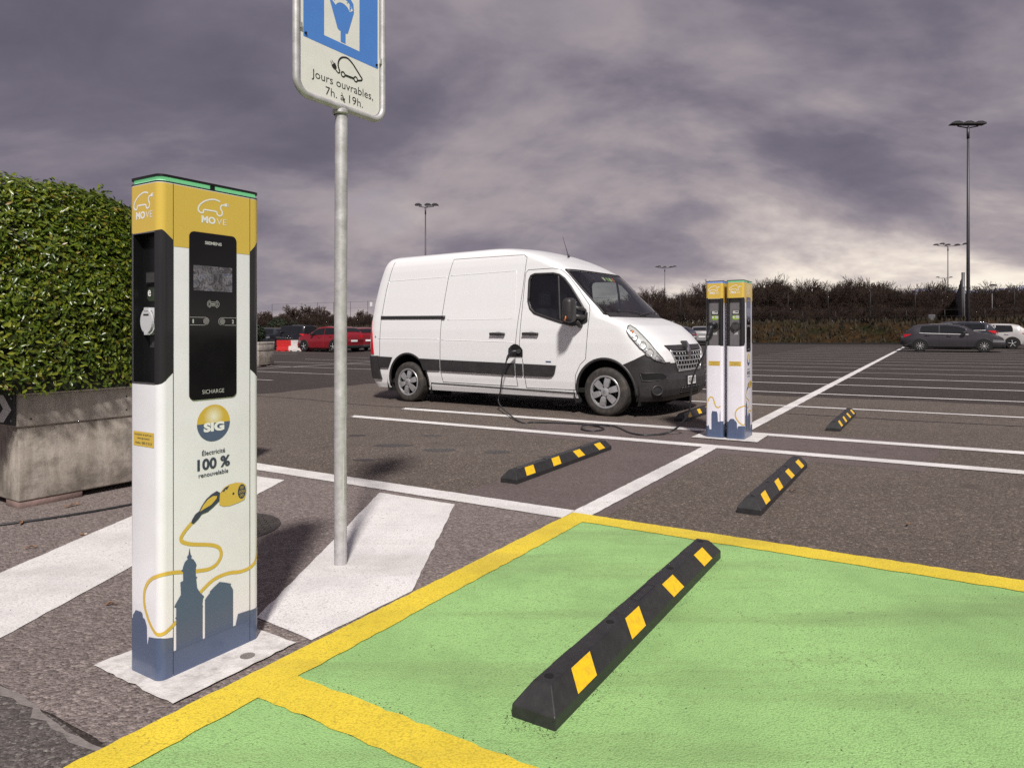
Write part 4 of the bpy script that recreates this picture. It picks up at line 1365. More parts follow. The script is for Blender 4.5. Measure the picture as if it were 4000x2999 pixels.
# ------------------------------------------------------------------ planters and hedge
def planter(root, L, Wd, chevron):
    # local x along the front (bay direction), front face towards local -y, origin under the near front corner
    def ringbox(name, x0, x1, y0, y1, z0, z1, mat, par):
        return bevel_box(name, mat, par, x0, x1, y0, y1, z0, z1, .012, 2)
    ringbox('tub', 0.012, L - .012, .012, Wd - .012, .048, .552, 'concrete_old', root)
    ringbox('upper_tub', 0, L, 0, Wd, .549, .765, 'concrete_light', root)
    # rim as four bars round the soil
    up = .855
    for nm, (x0, x1, y0, y1) in (('rim', (-.006, L + .006, -.006, .10)), ('rim', (-.006, L + .006, Wd - .10, Wd + .006)), ('rim', (-.006, .10, .101, Wd - .101)), ('rim', (L - .10, L + .006, .101, Wd - .101))):
        ringbox(nm, x0, x1, y0, y1, .762, up, 'concrete_light', root)
    MB().box(.095, L - .095, .095, Wd - .095, .77, .82).build('soil', 'soil', root)
    for x0 in (.02, L - .42):
        for y0 in (.02, Wd - .22):
            bevel_box('foot', 'foot_block', root, x0, x0 + .40, y0, y0 + .20, -.004, .051, .006, 1)
    if chevron:
        # reflective arrow board wrapped round the near corner
        f = lambda u, v, d: (-.006 - d, u, v)
        bd = MB().prism(rrect(.01, .62, .562, .775, .01), f, .0, .012).build('arrow_board', 'car_trim', root)
        mb = MB()
        for u0 in (.06, .36):
            flat_poly(mb, [(u0 + .10, .575), (u0 + .22, .575), (u0 + .10, .668), (u0 + .22, .762), (u0 + .10, .762), (u0 - .02, .668)], f, .0128)
        mb.build('arrow', 'plate_white', bd, fix=False)
        for u, v in ((.035, .745), (.035, .595)):
            MB().prism(circle(u, v, .008, n=10), f, .012, .018).build('bolt', 'steel', bd)
    mb = MB()
    for (x, z) in ((.66, .70), (.66, .60), (.02, .60)):
        flat_poly(mb, circle(x + .06, z, .007, n=10), lambda u, v, d: (u, -.0015, v), 0)
    mb.build('rust_spot', 'iron', root, fix=False)


PX, PY = -3.29, 4.54
pr = thing('planter', 'weathered concrete planter box under the big round hedge', 'planter', (PX, PY, gz(PX)), R(58), 'concrete planters')
planter(pr, 1.80, 1.0, True)


def leaf_cloud(name, mat, parent, pts_nrm, size, seed, droop=0.15, cup=0.35):
    rnd_ = np.random.RandomState(seed)
    V_, F_ = [], []
    for p, nrm in pts_nrm:
        s = size * rnd_.uniform(.65, 1.3)
        nv = Vector(nrm) + Vector(rnd_.uniform(-.75, .75, 3)) + Vector((0, 0, .35))
        nv.normalize()
        ax = nv.orthogonal().normalized()
        ax = Matrix.Rotation(rnd_.uniform(0, 6.283), 3, nv) @ ax
        sd = nv.cross(ax)
        p = Vector(p)
        o = len(V_)
        w = s * .21
        V_ += [p, p + ax * s * .35 + sd * w - nv * 0, p + ax * s * .40 - nv * w * cup, p + ax * s * .35 - sd * w,
               p + ax * s * .72 + sd * w * .72 - nv * s * droop * .4, p + ax * s * .74 - nv * (w * cup + s * droop * .4), p + ax * s * .72 - sd * w * .72 - nv * s * droop * .4, p + ax * s - nv * s * droop]
        F_ += [(o, o + 1, o + 2), (o, o + 2, o + 3), (o + 1, o + 4, o + 5, o + 2), (o + 2, o + 5, o + 6, o + 3), (o + 4, o + 7, o + 5), (o + 5, o + 7, o + 6)]
    me = bpy.data.meshes.new(name)
    me.from_pydata([tuple(v) for v in V_], [], F_)
    me.shade_smooth()
    return obj(name, me, mat, parent)


def hedge():
    cx, cy = .30, .52
    root = thing('hedge', 'dense round-topped evergreen hedge growing from the concrete planter', 'hedge', (PX, PY, gz(PX)), R(58))
    rx, ry, z0, z1 = 1.08, .70, .78, 2.28
    rnd_ = np.random.RandomState(4)

    def surf(th, ph, k):
        # ph 0 at the base .. pi/2 on top; squared-off sides
        cp = max(0.0, math.cos(ph)) ** .62
        sp = math.sin(ph) ** .76
        ct, st = math.cos(th), math.sin(th)
        ex = .62
        u = math.copysign(abs(ct) ** ex, ct)
        v = math.copysign(abs(st) ** ex, st)
        n_ = .05 * mnoise.noise((ct * 2.2, st * 2.2, sp * 3.0)) + .03 * mnoise.noise((ct * 6, st * 6, sp * 8))
        kk = k + n_
        return (cx + rx * u * cp * kk, cy + ry * v * cp * kk, z0 + (z1 - z0) * sp * (kk if kk < 1.05 else 1.05))
    pn = []
    tab = np.linspace(0, 2 * math.pi, 721)
    pts_ = np.array([surf(t, 0.35, 1.0)[:2] for t in tab])
    cum = np.concatenate([[0], np.cumsum(np.hypot(*(pts_[1:] - pts_[:-1]).T))])
    for i in range(60000):
        th = float(np.interp(rnd_.uniform(0, cum[-1]), cum, tab))
        ph = math.asin(rnd_.uniform(0, 1) ** .9)
        k = 1.0 - abs(rnd_.normal(0, .045)) + .01
        p = surf(th, ph, k)
        nn = Vector((p[0] - cx, (p[1] - cy) * 1.6, (p[2] - 1.35) * .7)).normalized()
        pn.append((p, nn))
    # upright shoots that break the outline
    for i in range(150):
        th = rnd_.uniform(0, 2 * math.pi)
        ph = math.asin(rnd_.uniform(.25, 1))
        p = Vector(surf(th, ph, 1.0))
        dirn = Vector((p.x - cx, p.y - cy, .9)).normalized() * rnd_.uniform(.02, .08)
        for j in range(7):
            q = p + dirn * (j / 6.0)
            pn.append((q, Vector(rnd_.uniform(-1, 1, 3))))
    # trailing leaves over the rim
    for i in range(900):
        x = rnd_.uniform(-.15, 1.25)
        pn.append(((x, rnd_.uniform(-.04, .12), rnd_.uniform(.80, .95)), (0, -1, .2)))
    lv = leaf_cloud('leaves', 'hedge_leaf', root, pn, .041, 9)
    tag(lv, kind='stuff')
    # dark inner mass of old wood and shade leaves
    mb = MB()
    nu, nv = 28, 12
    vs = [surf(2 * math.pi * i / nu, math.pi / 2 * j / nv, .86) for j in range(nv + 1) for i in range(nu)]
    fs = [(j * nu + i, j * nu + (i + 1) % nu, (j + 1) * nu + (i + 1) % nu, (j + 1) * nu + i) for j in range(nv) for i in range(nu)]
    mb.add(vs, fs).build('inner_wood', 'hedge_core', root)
    for k in range(9):
        x0 = -.05 + k * .13
        y0 = cy + rnd_.uniform(-.3, .1)
        pts = [(x0, y0, .78), (x0 + rnd_.uniform(-.1, .1), y0 - .15, 1.1), (x0 + rnd_.uniform(-.25, .25), max(-.06, y0 - .45), 1.35 + rnd_.uniform(-.1, .3)), (x0 + rnd_.uniform(-.4, .4), -.10, 1.6 + rnd_.uniform(-.2, .3))]
        MB().tube(catmull(pts, 5), .011, 6, r2=.004).build('branch', 'bark', root, smooth=True)


hedge()


def grit():
    """loose grit, crumbs and bits of moss on the near paint and along the wheel stop."""
    r_ = np.random.RandomState(31)
    V_, F_ = [], []

    def bit(a, b, sz, h):
        x, y = ab(a, b)
        z = gz(x) + h
        n = 5
        o = len(V_)
        t0 = r_.uniform(0, 6.28)
        el = r_.uniform(.35, 1.0)
        for k in range(n):
            t = 6.283 * k / n
            u, v = sz * math.cos(t) * r_.uniform(.7, 1.2), sz * el * math.sin(t) * r_.uniform(.7, 1.2)
            V_.append((x + u * math.cos(t0) - v * math.sin(t0), y + u * math.sin(t0) + v * math.cos(t0), z))
        V_.append((x, y, z + sz * .6))
        for k in range(n):
            F_.append((o + k, o + (k + 1) % n, o + n))
    for i in range(420):      # along the foot of the near wheel stop
        a = r_.uniform(-2.20, -.36)
        sd = r_.choice((-1, 1))
        b = .970 + sd * (.076 + abs(r_.normal(0, .022)))
        bit(a, b, r_.uniform(.001, .003), .0064)
    for i in range(110):
        bit(-2.172 - abs(r_.normal(0, .03)), r_.uniform(.88, 1.06), r_.uniform(.001, .003), .0064)
    for i in range(520):      # scattered over the bay, thicker to the right
        bit(r_.uniform(-2.3, -.2), .2 + 3.2 * r_.uniform(0, 1) ** .7, r_.uniform(.001, .0034), .0064)
    for i in range(70):      # in the groove beside the yellow line
        bit(-2.335 + abs(r_.normal(0, .010)), r_.uniform(.16, 1.4), r_.uniform(.0012, .0036), .0064)
    for i in range(160):
        bit(r_.uniform(-2.8, -.3), r_.uniform(-1.9, -.05), r_.uniform(.001, .003), .0085)
    me = bpy.data.meshes.new('grit')
    me.from_pydata(V_, [], F_)
    tag(obj('grit', me, 'soil'), 'dark loose grit on the green bay and round the near wheel stop', kind='stuff')


grit()
# ------------------------------------------------------------------ the van
ZT = {
    'w': [(.22, .955), (.30, .985), (.45, 1.01), (.60, 1.022), (.78, 1.03), (1.0, 1.035), (1.2, 1.03), (1.37, 1.016), (1.5, 1.0), (1.75, .972), (2.0, .940), (2.2, .912), (2.3, .890), (2.38, .855), (2.44, .795), (2.475, .70), (2.49, .54)],
    'xf': [(.22, .70), (.28, .765), (.38, .80), (.50, .80), (.60, .775), (.78, .765), (.90, .735), (.97, .690), (1.10, .575), (1.24, .40), (1.32, .20), (1.37, .05), (1.50, -.08), (1.75, -.335), (2.0, -.585), (2.09, -.69), (2.2, -.88), (2.3, -1.09), (2.38, -1.30), (2.44, -1.52), (2.475, -1.75), (2.49, -2.05)],
    'xc': [(.22, .08), (1.10, .10), (1.24, .06), (1.32, -.14), (1.37, -.30), (1.50, -.40), (1.75, -.66), (2.0, -.89), (2.09, -.98), (2.2, -1.22), (2.3, -1.46), (2.38, -1.72), (2.44, -2.0), (2.475, -2.25), (2.49, -2.5)],
    'xr': [(.22, -4.60), (.37, -4.66), (.7, -4.69), (1.35, -4.665), (1.66, -4.625), (2.0, -4.55), (2.3, -4.455), (2.42, -4.40), (2.475, -4.32), (2.49, -4.2)],
    'n': [(.22, 4.2), (.9, 4.0), (1.2, 3.6), (1.37, 4.0), (2.05, 4.0), (2.3, 3.0), (2.49, 2.6)],
}


def vt(k, z):
    t = ZT[k]
    return float(np.interp(z, [p[0] for p in t], [p[1] for p in t]))


def v_side(x, z):
    """half width of the body at station x, height z."""
    w, xf, xc, xr, n = (vt(k, z) for k in ('w', 'xf', 'xc', 'xr', 'n'))
    if x > xc:
        t = min(1.0, (x - xc) / (xf - xc))
        return w * max(0.0, 1 - t ** n) ** (1 / n)
    xrc = xr + .20
    if x < xrc:
        t = min(1.0, (xrc - x) / .20)
        return w * max(0.0, 1 - t ** 5) ** .2
    return w


def v_front(y, z):
    w, xf, xc, n = (vt(k, z) for k in ('w', 'xf', 'xc', 'n'))
    t = min(1.0, abs(y) / w)
    return xc + (xf - xc) * max(0.0, 1 - t ** n) ** (1 / n)


def inpoly(px, py, poly):
    c = False
    n = len(poly)
    j = n - 1
    for i in range(n):
        xi, yi = poly[i]
        xj, yj = poly[j]
        if (yi > py) != (yj > py) and px < (xj - xi) * (py - yi) / (yj - yi) + xi:
            c = not c
        j = i
    return c


WIN = [(-1.305, 1.62), (-1.31, 1.93), (-1.285, 1.99), (-1.22, 2.012), (-.90, 2.005), (-.80, 1.98), (-.715, 1.925), (-.60, 1.80), (-.45, 1.60), (-.33, 1.425), (-.335, 1.31), (-.40, 1.27), (-.56, 1.255), (-.75, 1.305), (-1.02, 1.385), (-1.19, 1.44), (-1.265, 1.51)]
AXF, AXR, WR = -.04, -3.725, .335
FARCH = [(AXF + .455 * math.cos(t) * (1.0 if math.cos(t) < 0 else .98), .33 + .46 * math.sin(t)) for t in np.linspace(-.4, math.pi + .4, 40)]
RARCH = [(AXR + .445 * math.cos(t), .33 + .48 * math.sin(t)) for t in np.linspace(-.4, math.pi + .4, 40)]
# lower edge of the painted wing above the black bumper: (x, z) seen from the side
BUMP = [(.10, .55), (.20, .70), (.40, .785), (.55, .865), (.60, .835), (.66, .795), (.72, .755), (.735, .745)]


def bump_z(x, y):
    if abs(y) > .62:
        return float(np.interp(x, [p[0] for p in BUMP], [p[1] for p in BUMP]))
    return .73


def van():
    cx, cy = 1.316, 9.335
    ang = R(-35.0)
    fwd = Vector((math.cos(ang), math.sin(ang)))
    left = Vector((-math.sin(ang), math.cos(ang)))
    o = Vector((cx, cy)) + left * 1.0           # local y = -1 runs along the near wheels' contact line
    root = thing('delivery_van', 'white panel van parked at the twin chargers and plugged in', 'van', (o.x, o.y, gz(o.x)), ang, tilted=True)
    zs = sorted(set([round(z, 4) for z in list(np.arange(.22, 1.30, .0155)) + list(np.arange(1.30, 2.10, .022)) + list(np.arange(2.10, 2.42, .025)) + [2.42, 2.44, 2.455, 2.468, 2.477, 2.484, 2.49]]))
    m1, m2, m3 = 10, 150, 64
    cols = m1 + m2 + m3

    arcs = {}

    def ringpt(z, j):
        w, xf, xc, xr, n = (vt(k, z) for k in ('w', 'xf', 'xc', 'xr', 'n'))
        xrc = xr + .20
        if j < m1:
            t = math.pi / 2 * j / m1
            return (xrc - .20 * math.cos(t) ** .4, -w * math.sin(t) ** .4 if j else 0.0, z)
        if j < m1 + m2:
            f = (j - m1) / m2
            return (xrc + (xc - xrc) * f, -w, z)
        if z not in arcs:
            tt = np.linspace(0, math.pi / 2, 400) 
            cx_ = xc + (xf - xc) * np.sin(tt) ** (2 / n)
            cy_ = w * np.maximum(0, np.cos(tt)) ** (2 / n)
            al = np.concatenate([[0], np.cumsum(np.hypot(np.diff(cx_), np.diff(cy_)))])
            q = np.linspace(0, al[-1], m3)
            arcs[z] = (np.interp(q, al, cx_), np.interp(q, al, cy_))
        k = j - m1 - m2
        return (float(arcs[z][0][k]), -float(arcs[z][1][k]) if j < cols - 1 else 0.0, z)
    grid = [[ringpt(z, j) for j in range(cols)] for z in zs]
    parts = {'body': MB(), 'front_bumper': MB()}
    vid = {k: {} for k in parts}

    def vidx(part, i, j, sgn):
        key = (i, j, sgn if 0 < j < cols - 1 else 1)
        d = vid[part]
        if key not in d:
            p = grid[i][j]
            d[key] = len(parts[part].v)
            parts[part].v.append((p[0], p[1] * sgn, p[2]))
        return d[key]
    for i in range(len(zs) - 1):
        for j in range(cols - 1):
            pc = [sum(grid[a][b][k] for a, b in ((i, j), (i, j + 1), (i + 1, j), (i + 1, j + 1))) / 4 for k in range(3)]
            x, y, z = pc
            if j > 4 and (inpoly(x, z, FARCH) or inpoly(x, z, RARCH)) and abs(y) > .5:
                continue
            if abs(y) > .5 and inpoly(x, z, WIN) and x < vt('xc', z) + .12:
                continue
            if x > vt('xc', z) and 1.395 < z < 2.055 and abs(y) < .925 * vt('w', z):
                continue
            if x > .5 and .64 < z < .905 and abs(y) < .56:
                pass
            part = 'front_bumper' if (x > .10 and z < bump_z(x, y)) else 'body'
            for sgn in (1, -1):
                q = (vidx(part, i, j, sgn), vidx(part, i, j + 1, sgn), vidx(part, i + 1, j + 1, sgn), vidx(part, i + 1, j, sgn))
                parts[part].f.append(q if sgn > 0 else q[::-1])
    # the joint between painted wing and bumper runs along a clean line
    for key in set(vid['body']) & set(vid['front_bumper']):
        i, j, sgn = key
        px_, py_, pz_ = grid[i][j]
        zb = bump_z(px_, py_)
        if abs(zb - pz_) < .017 and .12 < px_ < .60:
            ny_ = v_side(px_, zb)
            for part in ('body', 'front_bumper'):
                parts[part].v[vid[part][key]] = (px_, -ny_ * sgn, zb)
    # roof: bridge the top ring
    top = len(zs) - 1
    rows = []
    for j in range(cols):
        p = grid[top][j]
        rows.append(p)
    b = parts['body']
    for j in range(cols - 1):
        p, q = grid[top][j], grid[top][j + 1]
        K = 6
        for k in range(K):
            f0, f1 = -1 + 2 * k / K, -1 + 2 * (k + 1) / K
            cr = lambda pt, f: (pt[0], -pt[1] * f, pt[2] + .012 * (1 - f * f) * min(1, abs(pt[1]) / .4))
            b.add([cr(p, f0), cr(q, f0), cr(q, f1), cr(p, f1)], [(0, 1, 2, 3)])
    body = b.build('body', 'van_white', root, smooth='all')
    bm_ = bmesh.new(); bm_.from_mesh(body.data)
    bmesh.ops.remove_doubles(bm_, verts=bm_.verts, dist=.0004)
    bmesh.ops.recalc_face_normals(bm_, faces=bm_.faces)
    bm_.to_mesh(body.data); bm_.free(); body.data.shade_smooth()
    bumper = parts['front_bumper'].build('front_bumper', 'van_black', root, smooth='all')
    S = lambda sgn: (lambda x, z, d: (x, sgn * (v_side(x, z) + d), z))
    near = S(-1)

    def seamline(name, pts, r=.0042, mat='seam', parent=body, d=.0, sides=(-1,), k=1, n=5):
        for sg in sides:
            f = S(sg)
            dense = []
            for i in range(len(pts) - 1):
                p, q = pts[i], pts[i + 1]
                m = max(2, int(math.hypot(q[0] - p[0], q[1] - p[1]) / .05))
                for t in range(m):
                    dense.append((p[0] + (q[0] - p[0]) * t / m, p[1] + (q[1] - p[1]) * t / m))
            dense.append(pts[-1])
            MB().tube([f(x, z, d) for x, z in dense], r, n).build(name, mat, parent, smooth='all')

    def patch(name, poly, mat, parent, d, thick=0.0, sgn=-1, cols_=18, rows_=6, fn=None):
        """x-monotone polygon laid over the body side."""
        f = fn or S(sgn)
        xs_ = sorted(set(list(np.linspace(min(p[0] for p in poly) + 1e-4, max(p[0] for p in poly) - 1e-4, cols_)) + [p[0] for p in poly if min(q[0] for q in poly) + 1e-4 < p[0] < max(q[0] for q in poly) - 1e-4]))
        mb = MB()
        colz = []
        for x in xs_:
            hits = []
            n = len(poly)
            for i in range(n):
                (x0, z0), (x1, z1) = poly[i], poly[(i + 1) % n]
                if (x0 - x) * (x1 - x) <= 0 and abs(x1 - x0) > 1e-9:
                    hits.append(z0 + (z1 - z0) * (x - x0) / (x1 - x0))
            colz.append((min(hits), max(hits)))
        vs = []
        for x, (z0, z1) in zip(xs_, colz):
            for k in range(rows_ + 1):
                vs.append(f(x, z0 + (z1 - z0) * k / rows_, d))
        R_ = rows_ + 1
        fs = [(i * R_ + k, (i + 1) * R_ + k, (i + 1) * R_ + k + 1, i * R_ + k + 1) for i in range(len(xs_) - 1) for k in range(rows_)]
        if thick:
            bd = [i * R_ for i in range(len(xs_))] + [(len(xs_) - 1) * R_ + k for k in range(1, R_)] + [i * R_ + rows_ for i in range(len(xs_) - 2, -1, -1)] + [k for k in range(rows_ - 1, 0, -1)]
            o_ = len(vs)
            pos = []
            for idx in bd:
                i, k = divmod(idx, R_)
                z0, z1 = colz[i]
                vs.append(f(xs_[i], z0 + (z1 - z0) * k / rows_, d - thick))
            m = len(bd)
            fs += [(bd[t], bd[(t + 1) % m], o_ + (t + 1) % m, o_ + t) for t in range(m)]
        return mb.add(vs, fs).build(name, mat, parent, smooth=True)

    for sg in (-1, 1):
        # side windows: glass, rubber surround, divider
        wn_ = patch('side_window', [(x, z) for x, z in WIN], 'glass_dark' if sg < 0 else 'glass', root, -.006, sgn=sg, cols_=26, rows_=6)
        wl = WIN + [WIN[0]]
        seamline('window_surround', wl, .020, 'van_black', wn_, .0, sides=(sg,), n=6)
        seamline('window_divider', [(-.815, 1.985), (-.745, 1.30)], .018, 'van_black', wn_, -.004, sides=(sg,), n=6)
        # mirror base triangle
        patch('mirror_base', [(-.60, 1.26), (-.30, 1.43), (-.30, 1.30), (-.345, 1.275), (-.40, 1.262)], 'van_black', root, .012, .015, sgn=sg, cols_=8, rows_=2)
    # windscreen
    ny, nz_ = 28, 16
    mb = MB()
    vs = []
    for k in range(nz_ + 1):
        z = 1.385 + (2.065 - 1.385) * k / nz_
        for i in range(ny + 1):
            y = (-1 + 2 * i / ny) * .935 * vt('w', z)
            vs.append((v_front(y, z) - .004, y, z))
    mb.add(vs, [(k * (ny + 1) + i, k * (ny + 1) + i + 1, (k + 1) * (ny + 1) + i + 1, (k + 1) * (ny + 1) + i) for k in range(nz_) for i in range(ny)])
    ws = mb.build('windscreen', 'glass', root, smooth='all')

    def fline(name, pts, r, mat, parent, d=.0, n=6):
        MB().tube([(v_front(y, z) + d, y, z) for y, z in pts], r, n).build(name, mat, parent, smooth='all')
    edge = lambda s, z: s * .93 * vt('w', z)
    bl = [(edge(-1, 2.058 - .66 * t), 2.058 - .66 * t) for t in np.linspace(0, 1, 20)]
    fline('screen_surround', bl, .017, 'van_black', ws)
    fline('screen_surround', [(-y, z) for y, z in bl], .017, 'van_black', ws)
    fline('screen_surround', [(y, 2.058) for y in np.linspace(edge(-1, 2.058), edge(1, 2.058), 24)], .016, 'van_black', ws)
    # scuttle below the screen
    mb = MB()
    vs = []
    for k in range(5):
        z = 1.362 + .065 * k / 4
        for i in range(25):
            y = (-1 + 2 * i / 24) * .90 * vt('w', z)
            vs.append((v_front(y, z) + .006, y, z))
    mb.add(vs, [(k * 25 + i, k * 25 + i + 1, (k + 1) * 25 + i + 1, (k + 1) * 25 + i) for k in range(4) for i in range(24)])
    mb.build('scuttle', 'van_black', root, smooth='all')
    for y0, y1, z0, z1 in ((-.62, .18, 1.455, 1.40), (-.02, .78, 1.40, 1.455)):
        wp = MB().tube([(v_front(y0 + (y1 - y0) * t, z0 + (z1 - z0) * t) + .022, y0 + (y1 - y0) * t, z0 + (z1 - z0) * t + .02 * math.sin(math.pi * t)) for t in np.linspace(0, 1, 12)], .010, 6).build('wiper', 'van_black', root, smooth='all')
    # toll and parking stickers behind the screen
    for k, (yy, mt) in enumerate(((-.02, 'paper'), (.10, 'sticker_green'), (.20, 'cockpit_sticker'), (.30, 'lamp_amber'))):
        z = 1.965
        mb = MB()
        mb.add([(v_front(yy + du, z + dv) - .012, yy + du, z + dv) for du, dv in ((-.035, -.028), (.035, -.028), (.035, .028), (-.035, .028))], [(0, 1, 2, 3)])
        mb.build('screen_sticker', mt, ws, fix=False)
    # cab interior
    MB().box(-4.4, .45, -.88, .88, .30, .36).build('floor', 'underbody', root)
    MB().box(-1.52, -1.46, -.86, .86, .36, 2.22).build('bulkhead', 'interior', root)
    mb = MB()
    prof = [(-.78, .95), (-.70, 1.20), (-.52, 1.30), (-.20, 1.355), (-.06, 1.34), (-.06, .8)]
    mb.prism(prof, lambda u, v, d: (u, d, v), -.90, .90).build('dashboard', 'interior', root)
    for yc in (-.50, .0, .50):
        st = bevel_box('seat', 'seat_cloth', root, -1.42, -1.22, yc - .22, yc + .22, .80, 1.52, .07, 3)
        bevel_box('headrest', 'seat_cloth', st, -1.40, -1.28, yc - .13, yc + .13, 1.55, 1.78, .05, 3)
        bevel_box('cushion', 'seat_cloth', st, -1.36, -.86, yc - .23, yc + .23, .70, .86, .05, 2)
    whl = [(-.72 + .085 * math.sin(t), .48 + .19 * math.cos(t), 1.28 + .17 * math.sin(t)) for t in np.linspace(0, 2 * math.pi, 25)]
    stw = MB().tube(whl, .016, 8, caps=False).build('steering_wheel', 'interior', root, smooth='all')
    MB().tube([(-.72, .48, 1.28), (-.50, .48, 1.20)], .035, 8).build('steering_column', 'interior', stw, smooth='all')
    # headliner
    MB().box(-1.45, -1.12, -.72, .72, 2.12, 2.15).build('headliner', 'interior', root)
    # joints of the sliding door, quarter panel and cab door
    seamline('door_joint', [(-2.965, .36), (-3.00, .55), (-3.00, .72), (-2.99, 1.05), (-2.97, 1.43), (-2.89, 2.06), (-2.82, 2.34), (-2.4, 2.335), (-1.45, 2.32), (-1.385, 2.28), (-1.42, 1.8), (-1.51, 1.0), (-1.525, .69), (-1.50, .35), (-2.0, .352), (-2.965, .362)])
    seamline('door_joint', [(-1.345, .335), (-1.38, .69), (-1.44, .98), (-1.41, 1.5), (-1.385, 2.04), (-1.34, 2.085), (-.92, 2.085), (-.78, 2.055), (-.66, 1.96), (-.46, 1.74), (-.285, 1.53), (-.27, 1.45), (-.30, 1.10), (-.33, .78)])
    seamline('door_joint', [(-.33, .78), (-.42, .70), (-.50, .55), (-.515, .34), (-1.345, .335)])
    seamline('quarter_joint', [(-4.38, .75), (-4.35, 1.40), (-4.28, 1.9), (-4.16, 2.38)], .0045)
    seamline('sill_joint', [(-3.22, .335), (-2.0, .318), (-.52, .295)], .010)
    # pressed creases catch the light
    for pts in ([(-4.24, 2.05), (-2.92, 2.06)], [(-2.84, 2.075), (-1.56, 2.085), (-1.54, 1.5), (-1.60, 1.36), (-2.85, 1.36)], [(-4.40, 1.06), (-3.02, 1.055)], [(-2.96, 1.04), (-1.56, 1.01)], [(-4.31, 1.42), (-4.23, 2.05)]):
        seamline('crease', pts, .0085, 'van_white', body, -.0050, n=8)
    # slide rail
    rl = patch('door_rail', [(-4.355, 1.395), (-4.355, 1.450), (-2.92, 1.432), (-2.92, 1.378)], 'van_black', root, .012, .014, cols_=20, rows_=2)
    seamline('rail_groove', [(-4.30, 1.423), (-2.96, 1.405)], .006, 'seam', rl, .014)
    seamline('rail_stop', [(-2.955, 1.405), (-2.90, 1.402)], .028, 'van_black', rl, .010, n=8)
    # black flank cladding, one piece per panel
    for poly in ([(-4.385, .56), (-4.385, .755), (-4.07, .745), (-4.17, .56)], [(-3.355, .545), (-3.44, .735), (-3.012, .725), (-3.012, .545)], [(-2.985, .54), (-2.985, .722), (-1.535, .695), (-1.535, .515)],
                 [(-1.510, .515), (-1.510, .694), (-1.392, .692), (-1.392, .513)], [(-1.365, .513), (-1.365, .692), (-.81, .680), (-.84, .56), (-.875, .52), (-.93, .508)]):
        for sg in (-1, 1):
            patch('side_cladding', poly, 'van_black', root, .022, .026, sgn=sg, cols_=16, rows_=4)
    # rear bumper corner and lamps
    for sg in (-1, 1):
        patch('rear_bumper', [(-4.685, .42), (-4.69, .60), (-4.66, .76), (-4.405, .765), (-4.395, .60), (-4.345, .36), (-4.60, .37)], 'van_black', root, .028, .03, sgn=sg, cols_=24, rows_=6)
        patch('tail_lamp', [(-4.676, .80), (-4.668, 1.30), (-4.645, 1.39), (-4.60, 1.37), (-4.55, 1.15), (-4.515, .79)], 'lamp_red', root, .010, .012, sgn=sg, cols_=14, rows_=8)
        patch('tail_lamp_lens', [(-4.680, .90), (-4.672, 1.18), (-4.615, 1.18), (-4.60, .90)], 'lamp_white', root, .014, .01, sgn=sg, cols_=10, rows_=4)
        # door handles
        for x0 in (-1.97, -1.37):
            if sg > 0 and x0 < -1.5:
                continue
            hd = seamline('door_handle', [(x0, 1.135), (x0 + .07, 1.137), (x0 + .20, 1.134), (x0 + .27, 1.130)], .021, 'van_black', root, .028, sides=(sg,), n=8)
            patch('handle_cup', [(x0 + .08, 1.135), (x0 + .10, 1.165), (x0 + .14, 1.178), (x0 + .19, 1.165), (x0 + .21, 1.135), (x0 + .19, 1.095), (x0 + .14, 1.085), (x0 + .10, 1.10)], 'crease', root, .003, sgn=sg, cols_=10, rows_=2)
    patch('model_badge', [(-.985, .722), (-.985, .742), (-.895, .740), (-.895, .720)], 'ch_navy', root, .004, .004, cols_=4, rows_=1)
    # wheel wells and arch lips
    for ax, arch in ((AXF, FARCH), (AXR, RARCH)):
        rr_ = .50
        mb = MB()
        ang_ = np.linspace(-.35, math.pi + .35, 24)
        for sg in (-1, 1):
            vs = []
            for y in (.60, 1.0):
                for t in ang_:
                    vs.append((ax + rr_ * math.cos(t), sg * y, .33 + rr_ * math.sin(t)))
            n_ = len(ang_)
            mb.add(vs, [(i, i + 1, n_ + i + 1, n_ + i) for i in range(n_ - 1)])
            mb.add([(ax - .6, sg * .60, .1), (ax + .6, sg * .60, .1), (ax + .6, sg * .60, .92), (ax - .6, sg * .60, .92)], [(0, 1, 2, 3)])
        mb.build('wheel_well', 'underbody', root, fix=False)
        pts = [p for p in arch if p[1] > .27]
        for sg in (-1, 1):
            f = S(sg)
            MB().tube([f(x, z, -.012) for x, z in pts], .022, 6).build('arch_lip', 'van_black', body, smooth='all')
    MB().box(-4.5, .55, -.80, .80, .235, .30).build('underbody', 'underbody', root)
    # rear axle and exhaust hints below
    MB().tube([(AXR, -.8, .30), (AXR, .8, .30)], .06, 8).build('axle', 'underbody', root)
